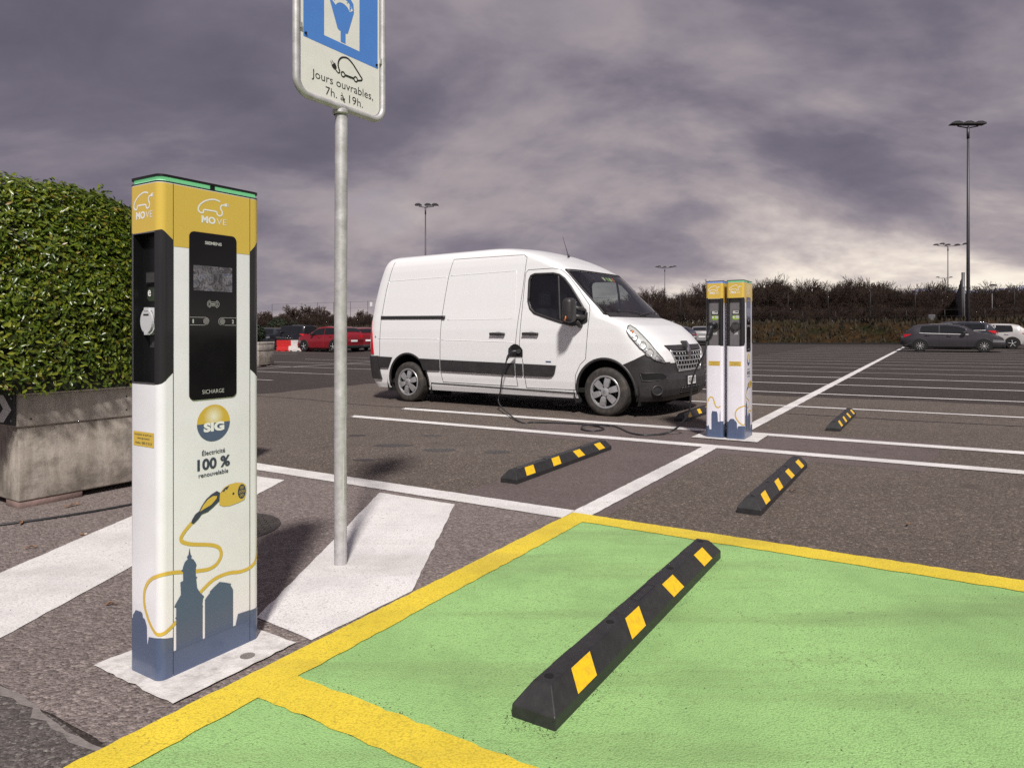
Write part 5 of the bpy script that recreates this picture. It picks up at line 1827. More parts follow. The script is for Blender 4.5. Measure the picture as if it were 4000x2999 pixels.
    # wheels
    for ax in (AXF, AXR):
        for sg in (-1, 1):
            yc = sg * .905
            prof = [(.20, -.105), (.225, -.112), (.27, -.118), (.31, -.112), (.328, -.095), (WR, -.06), (WR + .001, 0.0), (WR, .06), (.328, .095), (.31, .112), (.27, .118), (.225, .112), (.20, .105)]
            wt = thing_part('wheel', root, (ax, yc, WR))
            MB().lathe(prof, 'y', 48).build('tyre', 'tyre', wt, smooth=True)
            MB().lathe([(.205, sg * .04), (.215, sg * .100), (.228, sg * .112), (.224, sg * .116), (.205, sg * .114), (.196, sg * .095)], 'y', 40).build('rim', 'hubcap', wt, smooth=True)
            MB().lathe([(.001, sg * .045), (.205, sg * .040)], 'y', 32).build('brake_disc', 'underbody', wt)
            for k in range(6):
                a0 = k * math.pi / 3 + .3
                mb = MB()
                sec = [(.060, .24, .118), (.085, .42, .124), (.14, .30, .122), (.198, .215, .112)]
                vs = []
                for rr2, hw, dep in sec:
                    for s_ in (-1, 1):
                        t = a0 + s_ * hw
                        vs.append((rr2 * math.cos(t), sg * dep, rr2 * math.sin(t)))
                    for s_ in (-1, 1):
                        t = a0 + s_ * hw * 1.05
                        vs.append((rr2 * math.cos(t), sg * (dep - .03), rr2 * math.sin(t)))
                fs = []
                for q in range(3):
                    b0, b1 = q * 4, (q + 1) * 4
                    fs += [(b0, b0 + 1, b1 + 1, b1), (b0, b1, b1 + 2, b0 + 2), (b0 + 1, b0 + 3, b1 + 3, b1 + 1)]
                mb.add(vs, fs).build('spoke', 'hubcap', wt)
            MB().lathe([(.001, sg * .132), (.035, sg * .130), (.058, sg * .122), (.064, sg * .108), (.064, sg * .06)], 'y', 28).build('hub', 'hubcap', wt, smooth=True)
            mb = MB()
            ribbon(mb, [(-.014, 0), (0, .024), (.014, 0), (0, -.024), (-.014, 0)], .006, lambda u, v, d: (u, sg * d, v), .1335)
            mb.build('hub_emblem', 'socket_dark', wt, fix=False)
    # headlamps: bowl, lamps and clear lens
    HL = [(.288, 1.235), (.30, 1.245), (.36, 1.205), (.47, 1.105), (.57, .995), (.65, .885), (.70, .80), (.722, .74), (.715, .733), (.64, .775), (.55, .865), (.43, .985), (.33, 1.10), (.292, 1.16)]
    for sg in (-1, 1):
        bowl = patch('headlamp', HL, 'reflector_bowl', root, .004, .008, sgn=sg, cols_=26, rows_=8)
        f = S(sg)
        for (x, z, r_, mt) in ((.350, 1.160, .020, 'lamp_amber'), (.405, 1.075, .036, 'reflector_bowl'), (.50, .975, .050, 'reflector_bowl'), (.585, .875, .052, 'lamp_white'), (.66, .80, .032, 'lamp_white')):
            c = Vector(f(x, z, .010))
            nx = Vector(f(x + .02, z, 0)) - Vector(f(x - .02, z, 0))
            nzv = Vector(f(x, z + .02, 0)) - Vector(f(x, z - .02, 0))
            nrm = nx.cross(nzv).normalized()
            if nrm.y * sg < 0:
                nrm = -nrm
            t1 = nx.normalized()
            t2 = nrm.cross(t1)
            mb = MB()
            ringp = [c + (t1 * math.cos(q) + t2 * math.sin(q)) * r_ for q in np.linspace(0, 2 * math.pi, 21)]
            mb.tube(ringp, .006, 6, caps=False)
            mb.build('lamp_ring', 'chrome', bowl, smooth='all')
            mb = MB()
            cen = c - nrm * .004 + nrm * (.006 if mt != 'reflector_bowl' else -.006)
            vs = [cen] + [c + (t1 * math.cos(q) + t2 * math.sin(q)) * r_ * .95 for q in np.linspace(0, 2 * math.pi, 20)[:-1]]
            mb.add(vs, [(0, 1 + k, 1 + (k + 1) % 19) for k in range(19)])
            mb.build('lamp', mt, bowl, smooth='all')
        patch('lamp_lens', HL, 'glass_clear', bowl, .020, sgn=sg, cols_=26, rows_=8)
        hl2 = HL + [HL[0]]
        seamline('lamp_edge', hl2, .0075, 'van_black', bowl, .006, sides=(sg,), n=5)
    # grille
    FR = lambda y, z, d: (v_front(y, z) + d, y, z)
    G0, G1 = .625, .905
    gw = lambda z: .42 + (z - G0) / (G1 - G0) * .16
    mb = MB()
    ny_, nz2 = 20, 6
    vs = []
    for k in range(nz2 + 1):
        z = G0 + (G1 - G0) * k / nz2
        for i in range(ny_ + 1):
            vs.append(FR((-1 + 2 * i / ny_) * gw(z), z, .004))
    mb.add(vs, [(k * (ny_ + 1) + i, k * (ny_ + 1) + i + 1, (k + 1) * (ny_ + 1) + i + 1, (k + 1) * (ny_ + 1) + i) for k in range(nz2) for i in range(ny_)])
    gr = mb.build('grille', 'hole_black', root, smooth='all')
    for r_ in range(5):
        z = G0 + .010 + r_ * .062
        MB().tube([FR(y, z - .010 * math.cos(y * 3), .014) for y in np.linspace(-gw(z), gw(z), 22)], .0100, 6).build('grille_slat', 'hubcap', gr, smooth='all')
    for r_ in range(4):
        for k in range(-4, 5):
            z = G0 + .010 + r_ * .062
            y = (k + (.0 if r_ % 2 else .5)) * .105
            if abs(y) < gw(z) - .02:
                MB().tube([FR(y, z, .012), FR(y + .012, z + .062, .008)], .0050, 5).build('grille_bar', 'hubcap', gr, smooth='all')
    ed = [(gw(z), z) for z in np.linspace(G0, G1, 8)]
    for sg in (-1, 1):
        MB().tube([FR(sg * y, z, .010) for y, z in ed], .012, 6).build('grille_surround', 'hubcap', gr, smooth='all')
    MB().tube([FR(y, G0 - .012, .010) for y in np.linspace(-gw(G0), gw(G0), 20)], .010, 6).build('grille_surround', 'hubcap', gr, smooth='all')
    mb = MB()
    vs = []
    for k in range(4):
        z = .900 + .072 * k / 3
        for i in range(25):
            vs.append(FR((-1 + 2 * i / 24) * (.60 + .02 * k), z, .010))
    mb.add(vs, [(k * 25 + i, k * 25 + i + 1, (k + 1) * 25 + i + 1, (k + 1) * 25 + i) for k in range(3) for i in range(24)])
    mb.build('grille_header', 'van_black', root, smooth='all')
    em = MB().prism([(-.115, .945), (-.06, .955), (-.045, 1.025), (.045, 1.025), (.06, .955), (.115, .945), (.075, .80), (.045, .725), (-.045, .725), (-.075, .80)], lambda u, v, d: (v_front(0, .85) + d - max(0, v - .93) * .55, u, v), -.03, .030).build('emblem_housing', 'van_black', root)
    fe = lambda u, v, d: (v_front(0, .85) + d - max(0, v - .93) * .55, u, v)
    dm = MB()
    A_, B_ = [(-.072, .875), (0, 1.012), (.072, .875), (0, .738)], [(-.024, .875), (0, .925), (.024, .875), (0, .825)]
    vs = [fe(u, v, .031) for u, v in A_] + [fe(u * .62, .875 + (v - .875) * .62, .048) for u, v in A_] + [fe(u, v, .033) for u, v in B_]
    dm.add(vs, [(i, (i + 1) % 4, 4 + (i + 1) % 4, 4 + i) for i in range(4)] + [(4 + i, 4 + (i + 1) % 4, 8 + (i + 1) % 4, 8 + i) for i in range(4)])
    dm.build('diamond_emblem', 'chrome', em)
    MB().add([fe(u * .9, .875 + (v - .875) * .9, .0335) for u, v in B_], [(0, 1, 2, 3)]).build('emblem_core', 'van_black', em, fix=False)
    # bumper details
    fpatch = lambda name, y0, y1, z0, z1, mat, d, par=bumper: MB().add([FR(y0 + (y1 - y0) * i / 10, z0 + (z1 - z0) * k / 4, d) for k in range(5) for i in range(11)], [(k * 11 + i, k * 11 + i + 1, (k + 1) * 11 + i + 1, (k + 1) * 11 + i) for k in range(4) for i in range(10)]).build(name, mat, par, smooth='all')
    fpatch('lower_intake', -.36, .36, .295, .395, 'hole_black', .004)
    for z in (.318, .345, .372):
        MB().tube([FR(y, z, .008) for y in np.linspace(-.36, .36, 12)], .008, 5).build('intake_slat', 'van_black', bumper, smooth='all')
    for k in range(-3, 4):
        MB().tube([FR(k * .105, .298, .006), FR(k * .105, .395, .006)], .006, 5).build('intake_bar', 'van_black', bumper, smooth='all')
    for sg in (-1, 1):
        f = S(sg)
        vt_poly = [(.475, .60), (.60, .605), (.70, .60), (.735, .565), (.745, .515), (.60, .505), (.50, .505)]
        patch('bumper_vent', vt_poly, 'hole_black', bumper, .004, sgn=sg, cols_=16, rows_=4)
        seamline('vent_edge', vt_poly + [vt_poly[0]], .008, 'van_black', bumper, .006, sides=(sg,), n=5)
        c = Vector(f(.665, .375, .004))
        nx = (Vector(f(.675, .375, 0)) - Vector(f(.655, .375, 0))).normalized()
        up_ = Vector((0, 0, 1))
        ringp = [c + nx * .070 * math.cos(q) + up_ * .062 * math.sin(q) for q in np.linspace(0, 2 * math.pi, 25)]
        fg = MB().tube(ringp, .012, 6, caps=False).build('fog_lamp_bezel', 'van_black', bumper, smooth='all')
        nrm = nx.cross(up_).normalized()
        nrm = nrm if nrm.y * sg > 0 else -nrm
        mb = MB()
        vs = [c + nrm * .003] + [c + nx * .066 * math.cos(q) + up_ * .058 * math.sin(q) - nrm * .001 for q in np.linspace(0, 2 * math.pi, 24)[:-1]]
        mb.add(vs, [(0, 1 + k, 1 + (k + 1) % 23) for k in range(23)])
        mb.build('fog_lamp', 'car_trim', fg)
    pl = MB()
    pz, pw, ph = .475, .150, .058
    fp = lambda u, v, d: (v_front(0, pz) + d, u, v)
    MB().prism(rrect(-pw - .012, pw + .012, pz - ph - .010, pz + ph + .010, .004), fp, -.01, .012).build('plate_holder', 'car_trim', bumper)
    pp_ = MB().prism(rrect(-pw, pw, pz - ph, pz + ph, .004), fp, .012, .015).build('number_plate', 'plate_white', root)
    text('plate_lettering', 'GE 2 510', 'print_black', pp_, fp, -.128, .128, pz - .034, .070, .0156, 0.03)
    # mirrors
    for sg in (-1, 1):
        mr = bevel_box('door_mirror', 'van_black', root, -.52, -.36, sg * 1.28 - .10, sg * 1.28 + .10, 1.29, 1.625, .065, 4)
        mb = MB()
        mb.tube([(-.40, sg * 1.20, 1.49), (-.36, sg * 1.05, 1.47), (-.35, sg * .98, 1.44)], .035, 8)
        mb.tube([(-.40, sg * 1.20, 1.37), (-.36, sg * 1.05, 1.36), (-.35, sg * .98, 1.34)], .040, 8)
        mb.tube([(-.40, sg * 1.16, 1.31), (-.40, sg * 1.05, 1.24), (-.40, sg * 1.0, 1.24)], .030, 8)
        mb.build('mirror_arm', 'van_black', mr, smooth='all')
        ml = MB()
        ml.tube([(-.46, sg * 1.378, 1.31), (-.44, sg * 1.384, 1.345), (-.44, sg * 1.382, 1.375)], .011, 8, r2=.008)
        ml.build('indicator', 'lamp_amber', mr, smooth='all')
    # aerial
    az_ = 2.335
    MB().tube([(-1.13, -.10, 2.33), (-1.145, -.10, 2.375)], .024, 10, r2=.010).build('aerial_foot', 'van_black', root, smooth='all')
    MB().tube([(-1.145, -.10, 2.37), (-1.24, -.10, 2.66)], .006, 6, r2=.003).build('aerial', 'van_black', root, smooth='all')
    # rear hinge and fuel style cap
    MB().box(-4.66, -4.63, -.985, -.955, 1.63, 1.70).build('hinge', 'van_white', root)
    MB().prism(circle(-4.47, 1.095, .016, n=14), near, .0, .006).build('lock_cap', 'hubcap', root)
    # charging port with its open flap
    pt = patch('charge_port', [(-1.625, .795), (-1.625, .915), (-1.585, .955), (-1.53, .985), (-1.47, .975), (-1.41, .93), (-1.385, .895), (-1.385, .795)], 'hole_black', root, .012, .012, cols_=12, rows_=4)
    MB().prism([(-1.628, .800), (-1.628, .915), (-1.588, .957), (-1.545, .982), (-1.54, .80)], lambda u, v, d: (u, -v_side(u, v) - .018 - d - (u + 1.628) * -.25, v), 0, .006).build('port_flap', 'car_trim', pt)
    MB().prism(circle(-1.44, .875, .034, n=20), near, .010, .035).build('port_socket', 'socket_dark', pt)
    return root


def thing_part(name, parent, loc):
    o = bpy.data.objects.new(name, None)
    COL.objects.link(o)
    o.empty_display_size = .1
    o.parent = parent
    o.location = loc
    return o


VAN = van()
bpy.context.view_layer.update()

# ------------------------------------------------------------------ charging cable from the left twin charger to the van
def cable():
    def G(px, py, h=.012):
        d = 2667 * (CAM_H - h) / (py - (1295 - SLOPE * (px - 2000)))
        x = (px - 2000) / 2667 * d
        return Vector((x, d, gz(x) + h))
    vm = VAN.matrix_world
    p0 = vm @ Vector((-1.44, -1.125, .875))
    p1 = vm @ Vector((-1.475, -1.155, .872))
    p2 = vm @ Vector((-1.545, -1.185, .80))
    p3 = vm @ Vector((-1.565, -1.19, .745))
    root = thing('charging_cable', 'black charging cable looping over the asphalt from charger to van', 'cable', G(2000, 1640, 0))
    inv = root.matrix_world.inverted()
    root_m = inv
    TT = lambda pts: [root_m @ Vector(p) for p in pts]
    ground_px = [(2006, 1641), (2030, 1647), (2090, 1649), (2180, 1652), (2260, 1656), (2310, 1661), (2345, 1668), (2358, 1676), (2335, 1682), (2295, 1682), (2272, 1676), (2285, 1669), (2340, 1666), (2395, 1664), (2425, 1674), (2460, 1690), (2510, 1699), (2570, 1697)]
    gp = [G(*p) for p in ground_px]
    # the loop crosses itself: lift the later strand over the earlier one
    for k, dz in ((10, .012), (11, .026), (12, .02)):
        gp[k].z += dz
    lm = LEFTC.matrix_world
    s0 = lm @ Vector((CW / 2 + .025, 0, 1.206))
    s1 = lm @ Vector((CW / 2 + .085, -.012, 1.195))
    s2 = lm @ Vector((CW / 2 + .115, -.035, 1.11))
    s3 = lm @ Vector((CW / 2 + .118, -.042, 1.045))
    hang_a = [p3, vm @ Vector((-1.63, -1.20, .55)), vm @ Vector((-1.665, -1.21, .30)), vm @ Vector((-1.65, -1.26, .10))]
    def Q(px, py, d):
        return Vector(((px - 2000) / 2667 * d, d, CAM_H - (py - 1295) / 2667 * d))
    hang_b = [gp[-1], Q(2622, 1684, 7.66), Q(2664, 1652, 7.60), Q(2692, 1605, 7.54), Q(2699, 1540, 7.47), Q(2705, 1480, 7.40), Q(2730, 1420, 7.33), Q(2752, 1380, 7.29), s3]
    path = hang_a + gp[1:] + hang_b[1:]
    path = [tuple(p) for p in path]
    dense = catmull(path, 7)
    MB().tube(TT(dense), .0105, 8).build('cord', 'cable_black', root, smooth='all')
    # van plug
    h1 = MB().tube(TT(catmull([tuple(p0), tuple(p1), tuple(p1.lerp(p2, .5) + Vector((0, 0, .012))), tuple(p2)], 5)), .026, 10, r2=.020).build('van_plug', 'cable_black', root, smooth='all')
    MB().tube(TT([tuple(p2), tuple(p3)]), .019, 10, r2=.013).build('strain_relief', 'car_trim', h1, smooth='all')
    # charger plug: handle with a flat head
    h2 = MB().tube(TT(catmull([tuple(s0), tuple(s1), tuple(s1.lerp(s2, .5)), tuple(s2)], 5)), .029, 12, r2=.021).build('charger_plug', 'cable_black', root, smooth='all')
    MB().tube(TT([tuple(s2), tuple(s3)]), .020, 10, r2=.013).build('strain_relief', 'car_trim', h2, smooth='all')
    hd = lm @ Vector((CW / 2 + .075, .0, 1.232))
    ax_ = (lm.to_3x3() @ Vector((0, 1, 0))).normalized()
    MB().tube(TT([tuple(hd - ax_ * .045), tuple(hd), tuple(hd + ax_ * .045)]), [.012, .022, .012], 10).build('plug_head', 'cable_black', h2, smooth='all')


cable()
# ------------------------------------------------------------------ parked cars
def wheel_set(root, xs, half, r, rimmat='hubcap', spokes=5):
    for x in xs:
        for sg in (-1, 1):
            w = thing_part('wheel', root, (x, sg * (half - .075), r))
            MB().lathe([(r * .62, -.09), (r * .8, -.10), (r * .95, -.095), (r, -.06), (r, .06), (r * .95, .095), (r * .8, .10), (r * .62, .09)], 'y', 24).build('tyre', 'tyre_dark', w, smooth=True)
            MB().lathe([(.001, sg * .05), (r * .64, sg * .05), (r * .66, sg * .095), (r * .60, sg * .10)], 'y', 24).build('rim', 'car_trim', w, smooth=True)
            mb = MB()
            for k in range(spokes):
                a = 2 * math.pi * k / spokes + .2
                hw = .62 / spokes
                vs = []
                for rr, ww in ((r * .10, hw * 2.2), (r * .60, hw * .75)):
                    for s_ in (-1, 1):
                        t = a + s_ * ww
                        vs.append((rr * math.cos(t), sg * (.098 + (.012 if rr < r * .3 else 0)), rr * math.sin(t)))
                mb.add(vs, [(0, 1, 3, 2)])
            mb.add([(r * .13 * math.cos(t), sg * .113, r * .13 * math.sin(t)) for t in np.linspace(0, 2 * math.pi, 13)[:-1]], [tuple(range(12))])
            mb.build('spokes', 'print_grey', w)


def car(name, label, loc, ang, paint_m, L, W, top, belt, wb, fo, r=.32, glass_x=None, trim=False, rails=False, group=None, plate=True, rear_glass=None, screen=None, boxy=.30):
    """x forward, origin under the middle of the front bumper line's body; top/belt: (x, z) lines from rear (x=0) to front (x=L)."""
    root = thing(name, label, 'car', (loc[0], loc[1], gz(loc[0])), ang, group, tilted=True)
    tx, tz = [p[0] for p in top], [p[1] for p in top]
    bx, bz = [p[0] for p in belt], [p[1] for p in belt]
    hw = W / 2
    xs = sorted(set([round(x, 3) for x in list(np.linspace(0, L, 60)) + tx + [.01, L - .01]]))

    def width(x):
        e = min(x, L - x)
        return hw * (1 - .16 * max(0, 1 - e / .55) ** 2.2)

    def rows(x):
        zt = float(np.interp(x, tx, tz))
        zb = min(float(np.interp(x, bx, bz)), zt - .012)
        w = width(x)
        lo = .20 + .10 * max(0, 1 - min(x, L - x) / .35) ** 2
        wr = w * .95 - max(0, zt - zb) * boxy
        cab = min(1, max(0, (zt - zb - .05) / .25))
        return [(w * .88, lo), (w * .97, lo + .08), (w, lo + (zb - lo) * .45), (w * .995, lo + (zb - lo) * .72), (w * .955, zb), ((w * .955) * (1 - cab) + (wr + .02) * cab - .02 * (1 - cab), zb + (zt - .05 * cab - zb) * (.93 if cab else .4)),
                (wr * .93, zt - .018), (wr * .62, zt - .002), (0, zt + .006)]
    nr = 9
    V_, F_ = [], []
    ax = (fo[0], fo[0] + wb)
    for x in xs:
        rw = rows(x)
        V_ += [(x, -y, z) for y, z in rw] + [(x, y, z) for y, z in rw[:-1][::-1]]
    per = 2 * nr - 1
    for i in range(len(xs) - 1):
        for k in range(per - 1):
            F_.append((i * per + k, (i + 1) * per + k, (i + 1) * per + k + 1, i * per + k + 1))
    F_.append(tuple(range(per)))
    F_.append(tuple(reversed(range((len(xs) - 1) * per, len(xs) * per))))
    mb = MB()
    mb.v, mb.f = V_, F_
    mb.build('body', paint_m, root, smooth=True)
    MB().box(.25, L - .25, -hw * .80, hw * .80, .20, .62).build('underbody', 'underbody', root)

    def side_at(x, f):
        rw = rows(x)
        (y0, z0), (y1, z1) = rw[4], rw[5]
        return y0 + (y1 - y0) * f, z0 + (z1 - z0) * f
    if glass_x is None:
        glass_x = [(.9, L * .42), (L * .44, L * .66)]
    for sg in (-1, 1):
        for (x0, x1, fl, fr_) in glass_x:
            vs = []
            cols_ = 12
            for i in range(cols_ + 1):
                x = x0 + (x1 - x0) * i / cols_
                lo, hi = .06, .97
                if i == 0:
                    hi = fl
                if i == cols_:
                    hi = fr_
                for f in (lo, hi):
                    y, z = side_at(x, f)
                    vs.append((x, sg * (y + .007), z + .003))
            g = MB().add(vs, [(2 * i, 2 * i + 2, 2 * i + 3, 2 * i + 1) for i in range(cols_)]).build('side_window', 'car_glass', root, smooth='all')
        if trim:
            x0, x1 = glass_x[0][0] - .05, glass_x[-1][1] + .05
            pts = [(x, sg * (side_at(x, .02)[0] + .010), side_at(x, .02)[1]) for x in np.linspace(x0, x1, 20)]
            MB().tube(pts, .017, 5).build('window_trim', 'print_white', root, smooth='all')
        # arches
        for a in ax:
            pts = [(a + r * 1.14 * math.cos(t), sg * (width(a + r * 1.14 * math.cos(t)) * .985 + .004), r + r * 1.14 * math.sin(t)) for t in np.linspace(-.25, math.pi + .25, 22)]
            MB().tube(pts, .022, 5).build('arch_lip', 'car_trim', root, smooth='all')
            fan = [(a, sg * (width(a) + .006), r)] + [(a + r * 1.13 * math.cos(t), sg * (width(a + r * 1.13 * math.cos(t)) + .006), r + r * 1.13 * math.sin(t)) for t in np.linspace(-.42, math.pi + .42, 24)]
            MB().add(fan, [(0, k, k + 1) for k in range(1, 24)]).build('wheel_arch', 'underbody', root)
        xm = glass_x[-1][1] + .02
        y, z = side_at(xm - .18, .12)
        bevel_box('door_mirror', 'car_trim', root, xm - .24, xm - .06, sg * (y + .12) - .09, sg * (y + .12) + .09, z - .02, z + .12, .04, 2)
        for x0, x1, *_ in glass_x:
            hx = x0 + (x1 - x0) * .25
            yy, zz = rows(hx)[3][0], float(np.interp(hx, bx, bz)) - .10
            MB().tube([(hx, sg * (yy + .012), zz), (hx + .2, sg * (yy + .012), zz)], .016, 6).build('door_handle', paint_m, root, smooth='all')
            jx = x1 + .02
            MB().tube([(jx, sg * (rows(jx)[k][0] + .001), rows(jx)[k][1]) for k in (1, 2, 3, 4)], .007, 4).build('door_joint', 'seam', root)
        # lamps
        zb0, zb1 = float(np.interp(.1, bx, bz)), float(np.interp(L - .2, bx, bz))
        vs = [(x, sg * (np.interp(z, [rows(x)[2][1], rows(x)[3][1], rows(x)[4][1]], [rows(x)[2][0], rows(x)[3][0], rows(x)[4][0]]) + .012), z) for x in np.linspace(.015, .34, 6) for z in (zb0 - .20 + .16 * (x / .34), zb0 - .02)]
        MB().add(vs, [(2 * i, 2 * i + 2, 2 * i + 3, 2 * i + 1) for i in range(5)]).build('tail_lamp', 'lamp_red', root, smooth='all')
        vs = [(x, sg * (np.interp(z, [rows(x)[2][1], rows(x)[3][1], rows(x)[4][1]], [rows(x)[2][0], rows(x)[3][0], rows(x)[4][0]]) + .010), z) for x in np.linspace(L - .50, L - .04, 6) for z in (zb1 - .19, zb1 - .05 - .10 * (x - L + .50))]
        MB().add(vs, [(2 * i, 2 * i + 2, 2 * i + 3, 2 * i + 1) for i in range(5)]).build('headlamp', 'car_lamp', root, smooth='all')
        # rear end faces of the lamps
        ye = width(0) * .93
        MB().box(-.012, .012, min(sg * ye * .62, sg * ye), max(sg * ye * .62, sg * ye), zb0 - .19, zb0 - .03).build('rear_lamp', 'lamp_red', root)
        if rails:
            xr = [x for x in np.linspace(glass_x[0][0] + .1, glass_x[-1][1] - .5, 14)]
            MB().tube([(x, sg * (rows(x)[6][0] * .95), rows(x)[6][1] + .045) for x in xr], .018, 6).build('roof_rail', 'chrome', root, smooth='all')
    # screens front and back: bands across the sloping top
    for nm, seg in (('rear_window', rear_glass), ('windscreen', screen)):
        if not seg:
            continue
        x0, x1 = seg
        vs = []
        for i in range(9):
            x = x0 + (x1 - x0) * i / 8
            rw = rows(x)
            zt = float(np.interp(x, tx, tz))
            up = .012
            for y, z in [(-rw[6][0] * .97, rw[6][1]), (-rw[7][0], rw[7][1]), (0, rw[8][1]), (rw[7][0], rw[7][1]), (rw[6][0] * .97, rw[6][1])]:
                vs.append((x - (.012 if nm == 'rear_window' else -.012), y, z + up))
        MB().add(vs, [(i * 5 + k, (i + 1) * 5 + k, (i + 1) * 5 + k + 1, i * 5 + k + 1) for i in range(8) for k in range(4)]).build(nm, 'car_glass', root, smooth='all')
    # bumpers and plates
    for xa, xb in ((-.02, .10), (L - .10, L + .02)):
        bevel_box('bumper_trim', 'car_trim', root, xa, xb, -hw * .80, hw * .80, .24, .42, .03, 2)
    if plate:
        MB().box(-.026, -.012, -.25, .25, .62, .73).build('number_plate', 'plate_white', root)
        MB().box(L + .012, L + .026, -.25, .25, .46, .57).build('number_plate', 'plate_white', root)
    wheel_set(root, ax, hw, r, spokes=5 if not trim else 10)
    return root


def along(a, b, heading):
    """place by the rear end in bay coordinates; heading '+v', '-v' or '+u'."""
    x, y = ab(a, b)
    return (x, y), {'+v': R(-32), '-v': R(148), '+u': R(58), '-u': R(238)}[heading]


hatch_top = [(0, .80), (.04, 1.0), (.18, 1.14), (.46, 1.34), (.75, 1.405), (1.4, 1.435), (2.0, 1.43), (2.45, 1.36), (2.85, 1.17), (3.15, 1.02), (3.6, .94), (4.0, .84), (4.22, .72), (4.29, .50)]
hatch_belt = [(0, .92), (.5, .97), (1.2, .93), (2.2, .895), (3.0, .87), (3.3, .87), (4.0, .78), (4.29, .48)]
p, an = along(37.6, .45, '+v')
car('hatchback', 'dark grey hatchback parked alone at the right, side on', p, an, 'car_grey', 4.29, 1.78, hatch_top, hatch_belt, 2.70, (.74, 0), .315, [(.75, 1.55, .55, 1.0), (1.60, 2.75, 1.0, .35)], trim=True, rear_glass=(.14, .44), screen=(2.44, 3.02))
estate_top = [(0, .85), (.03, 1.05), (.12, 1.22), (.38, 1.46), (.6, 1.52), (2.0, 1.545), (2.6, 1.50), (3.0, 1.33), (3.35, 1.10), (3.9, 1.0), (4.5, .88), (4.7, .74), (4.8, .5)]
estate_belt = [(0, 1.08), (1.0, 1.06), (2.5, 1.0), (3.3, .98), (4.4, .86), (4.8, .48)]
p, an = along(42.6, 4.75, '-v')
an = R(141)
car('estate_car', 'dark estate car with chrome window line behind the grey hatchback', p, an, 'car_slate', 4.6, 1.86, [(min(x, 4.6), z) for x, z in estate_top], estate_belt, 2.7, (1.0, 0), .325, [(.50, 1.42, .9, 1.0), (1.47, 2.4, 1.0, .98), (2.44, 3.1, .98, .35)], trim=True, rails=True, rear_glass=(.06, .36), screen=(2.62, 3.3))
p, an = along(45.2, 6.35, '-v')
car('hatchback', 'white hatchback at the right edge, seen from behind', p, an, 'car_white', 4.35, 1.80, [(x, z * 1.02) for x, z in hatch_top], hatch_belt, 2.65, (.78, 0), .32, [(.75, 1.55, .55, 1.0), (1.60, 2.75, 1.0, .35)], rear_glass=(.14, .44), screen=(2.44, 3.02))
p, an = along(47.8, 6.2, '-v')
car('hatchback', 'black car half hidden between the estate and the white hatchback', p, an, 'car_blackgrey', 4.2, 1.76, [(min(x, 4.2), z) for x, z in hatch_top], hatch_belt, 2.6, (.75, 0), .315, [(.75, 1.55, .55, 1.0), (1.60, 2.75, 1.0, .35)], rear_glass=(.14, .44), screen=(2.44, 3.02))
# by the van's bonnet
car('hatchback', 'dark blue hatchback showing above the van bonnet', (13.55, 50.9), R(148), 'car_navy', 4.29, 1.80, [(x, z * 1.05) for x, z in hatch_top], [(x, z * 1.05) for x, z in hatch_belt], 2.70, (.74, 0), .32, [(.75, 1.55, .55, 1.0), (1.60, 2.75, 1.0, .35)], rear_glass=(.14, .44), screen=(2.44, 3.02))
car('hatchback', 'silver hatchback seen from behind between van and chargers', (14.75, 53.0), R(75), 'car_silver', 4.2, 1.78, [(min(x, 4.2), z * 1.05) for x, z in hatch_top], [(x, z * 1.05) for x, z in hatch_belt], 2.6, (.75, 0), .32, [(.75, 1.55, .55, 1.0), (1.60, 2.75, 1.0, .35)], rear_glass=(.14, .44), screen=(2.44, 3.02))
# left group
cross_top = [(0, .85), (.04, 1.05), (.22, 1.22), (.5, 1.44), (.9, 1.52), (1.7, 1.545), (2.3, 1.48), (2.75, 1.27), (3.05, 1.10), (3.5, 1.02), (3.95, .90), (4.12, .78), (4.19, .5)]
cross_belt = [(0, 1.05), (1.2, 1.03), (2.4, 1.0), (3.1, .98), (3.9, .86), (4.19, .48)]
car('crossover', 'bright red crossover parked beside the red and white barrier', (-9.35, 40.45), R(146.3), 'car_red', 4.19, 1.80, cross_top, cross_belt, 2.59, (.80, 0), .345, [(.70, 1.62, .5, 1.0), (1.67, 2.72, 1.0, .3)], rear_glass=(.20, .48), screen=(2.30, 2.95))
car('hatchback', 'dark red hatchback seen between sign post and van', (-8.85, 42.4), R(120), 'car_darkred', 3.95, 1.74, [(min(x * .93, 3.95), z * 1.04) for x, z in hatch_top], [(x * .93, z * 1.04) for x, z in hatch_belt], 2.45, (.68, 0), .31, [(.70, 1.45, .55, 1.0), (1.50, 2.55, 1.0, .35)], rear_glass=(.13, .40), screen=(2.28, 2.8))
jim_top = [(0, .9), (.02, 1.60), (.10, 1.68), (1.2, 1.70), (1.95, 1.66), (2.30, 1.20), (2.5, 1.10), (3.3, 1.03), (3.42, .95), (3.48, .5)]
jim_belt = [(0, 1.12), (2.2, 1.10), (2.5, 1.06), (3.3, .99), (3.48, .48)]
car('off_roader', 'small boxy dark off-road car behind the barrier', (-13.9, 47.2), R(155), 'car_dark', 3.48, 1.62, jim_top, jim_belt, 2.25, (.58, 0), .34, [(.18, .95, .96, .96), (1.10, 2.0, .98, .6)], rear_glass=None, screen=(1.96, 2.28), boxy=.16)
car('estate_car', 'dark grey estate car left of the off-road car', (-16.4, 49.6), R(160), 'car_slate', 4.6, 1.8, [(min(x, 4.6), z) for x, z in estate_top], [(x, z) for x, z in estate_belt], 2.7, (.95, 0), .32, [(.50, 1.42, .9, 1.0), (1.47, 2.4, 1.0, .98), (2.44, 3.1, .98, .35)], rear_glass=(.06, .36), screen=(2.62, 3.3))
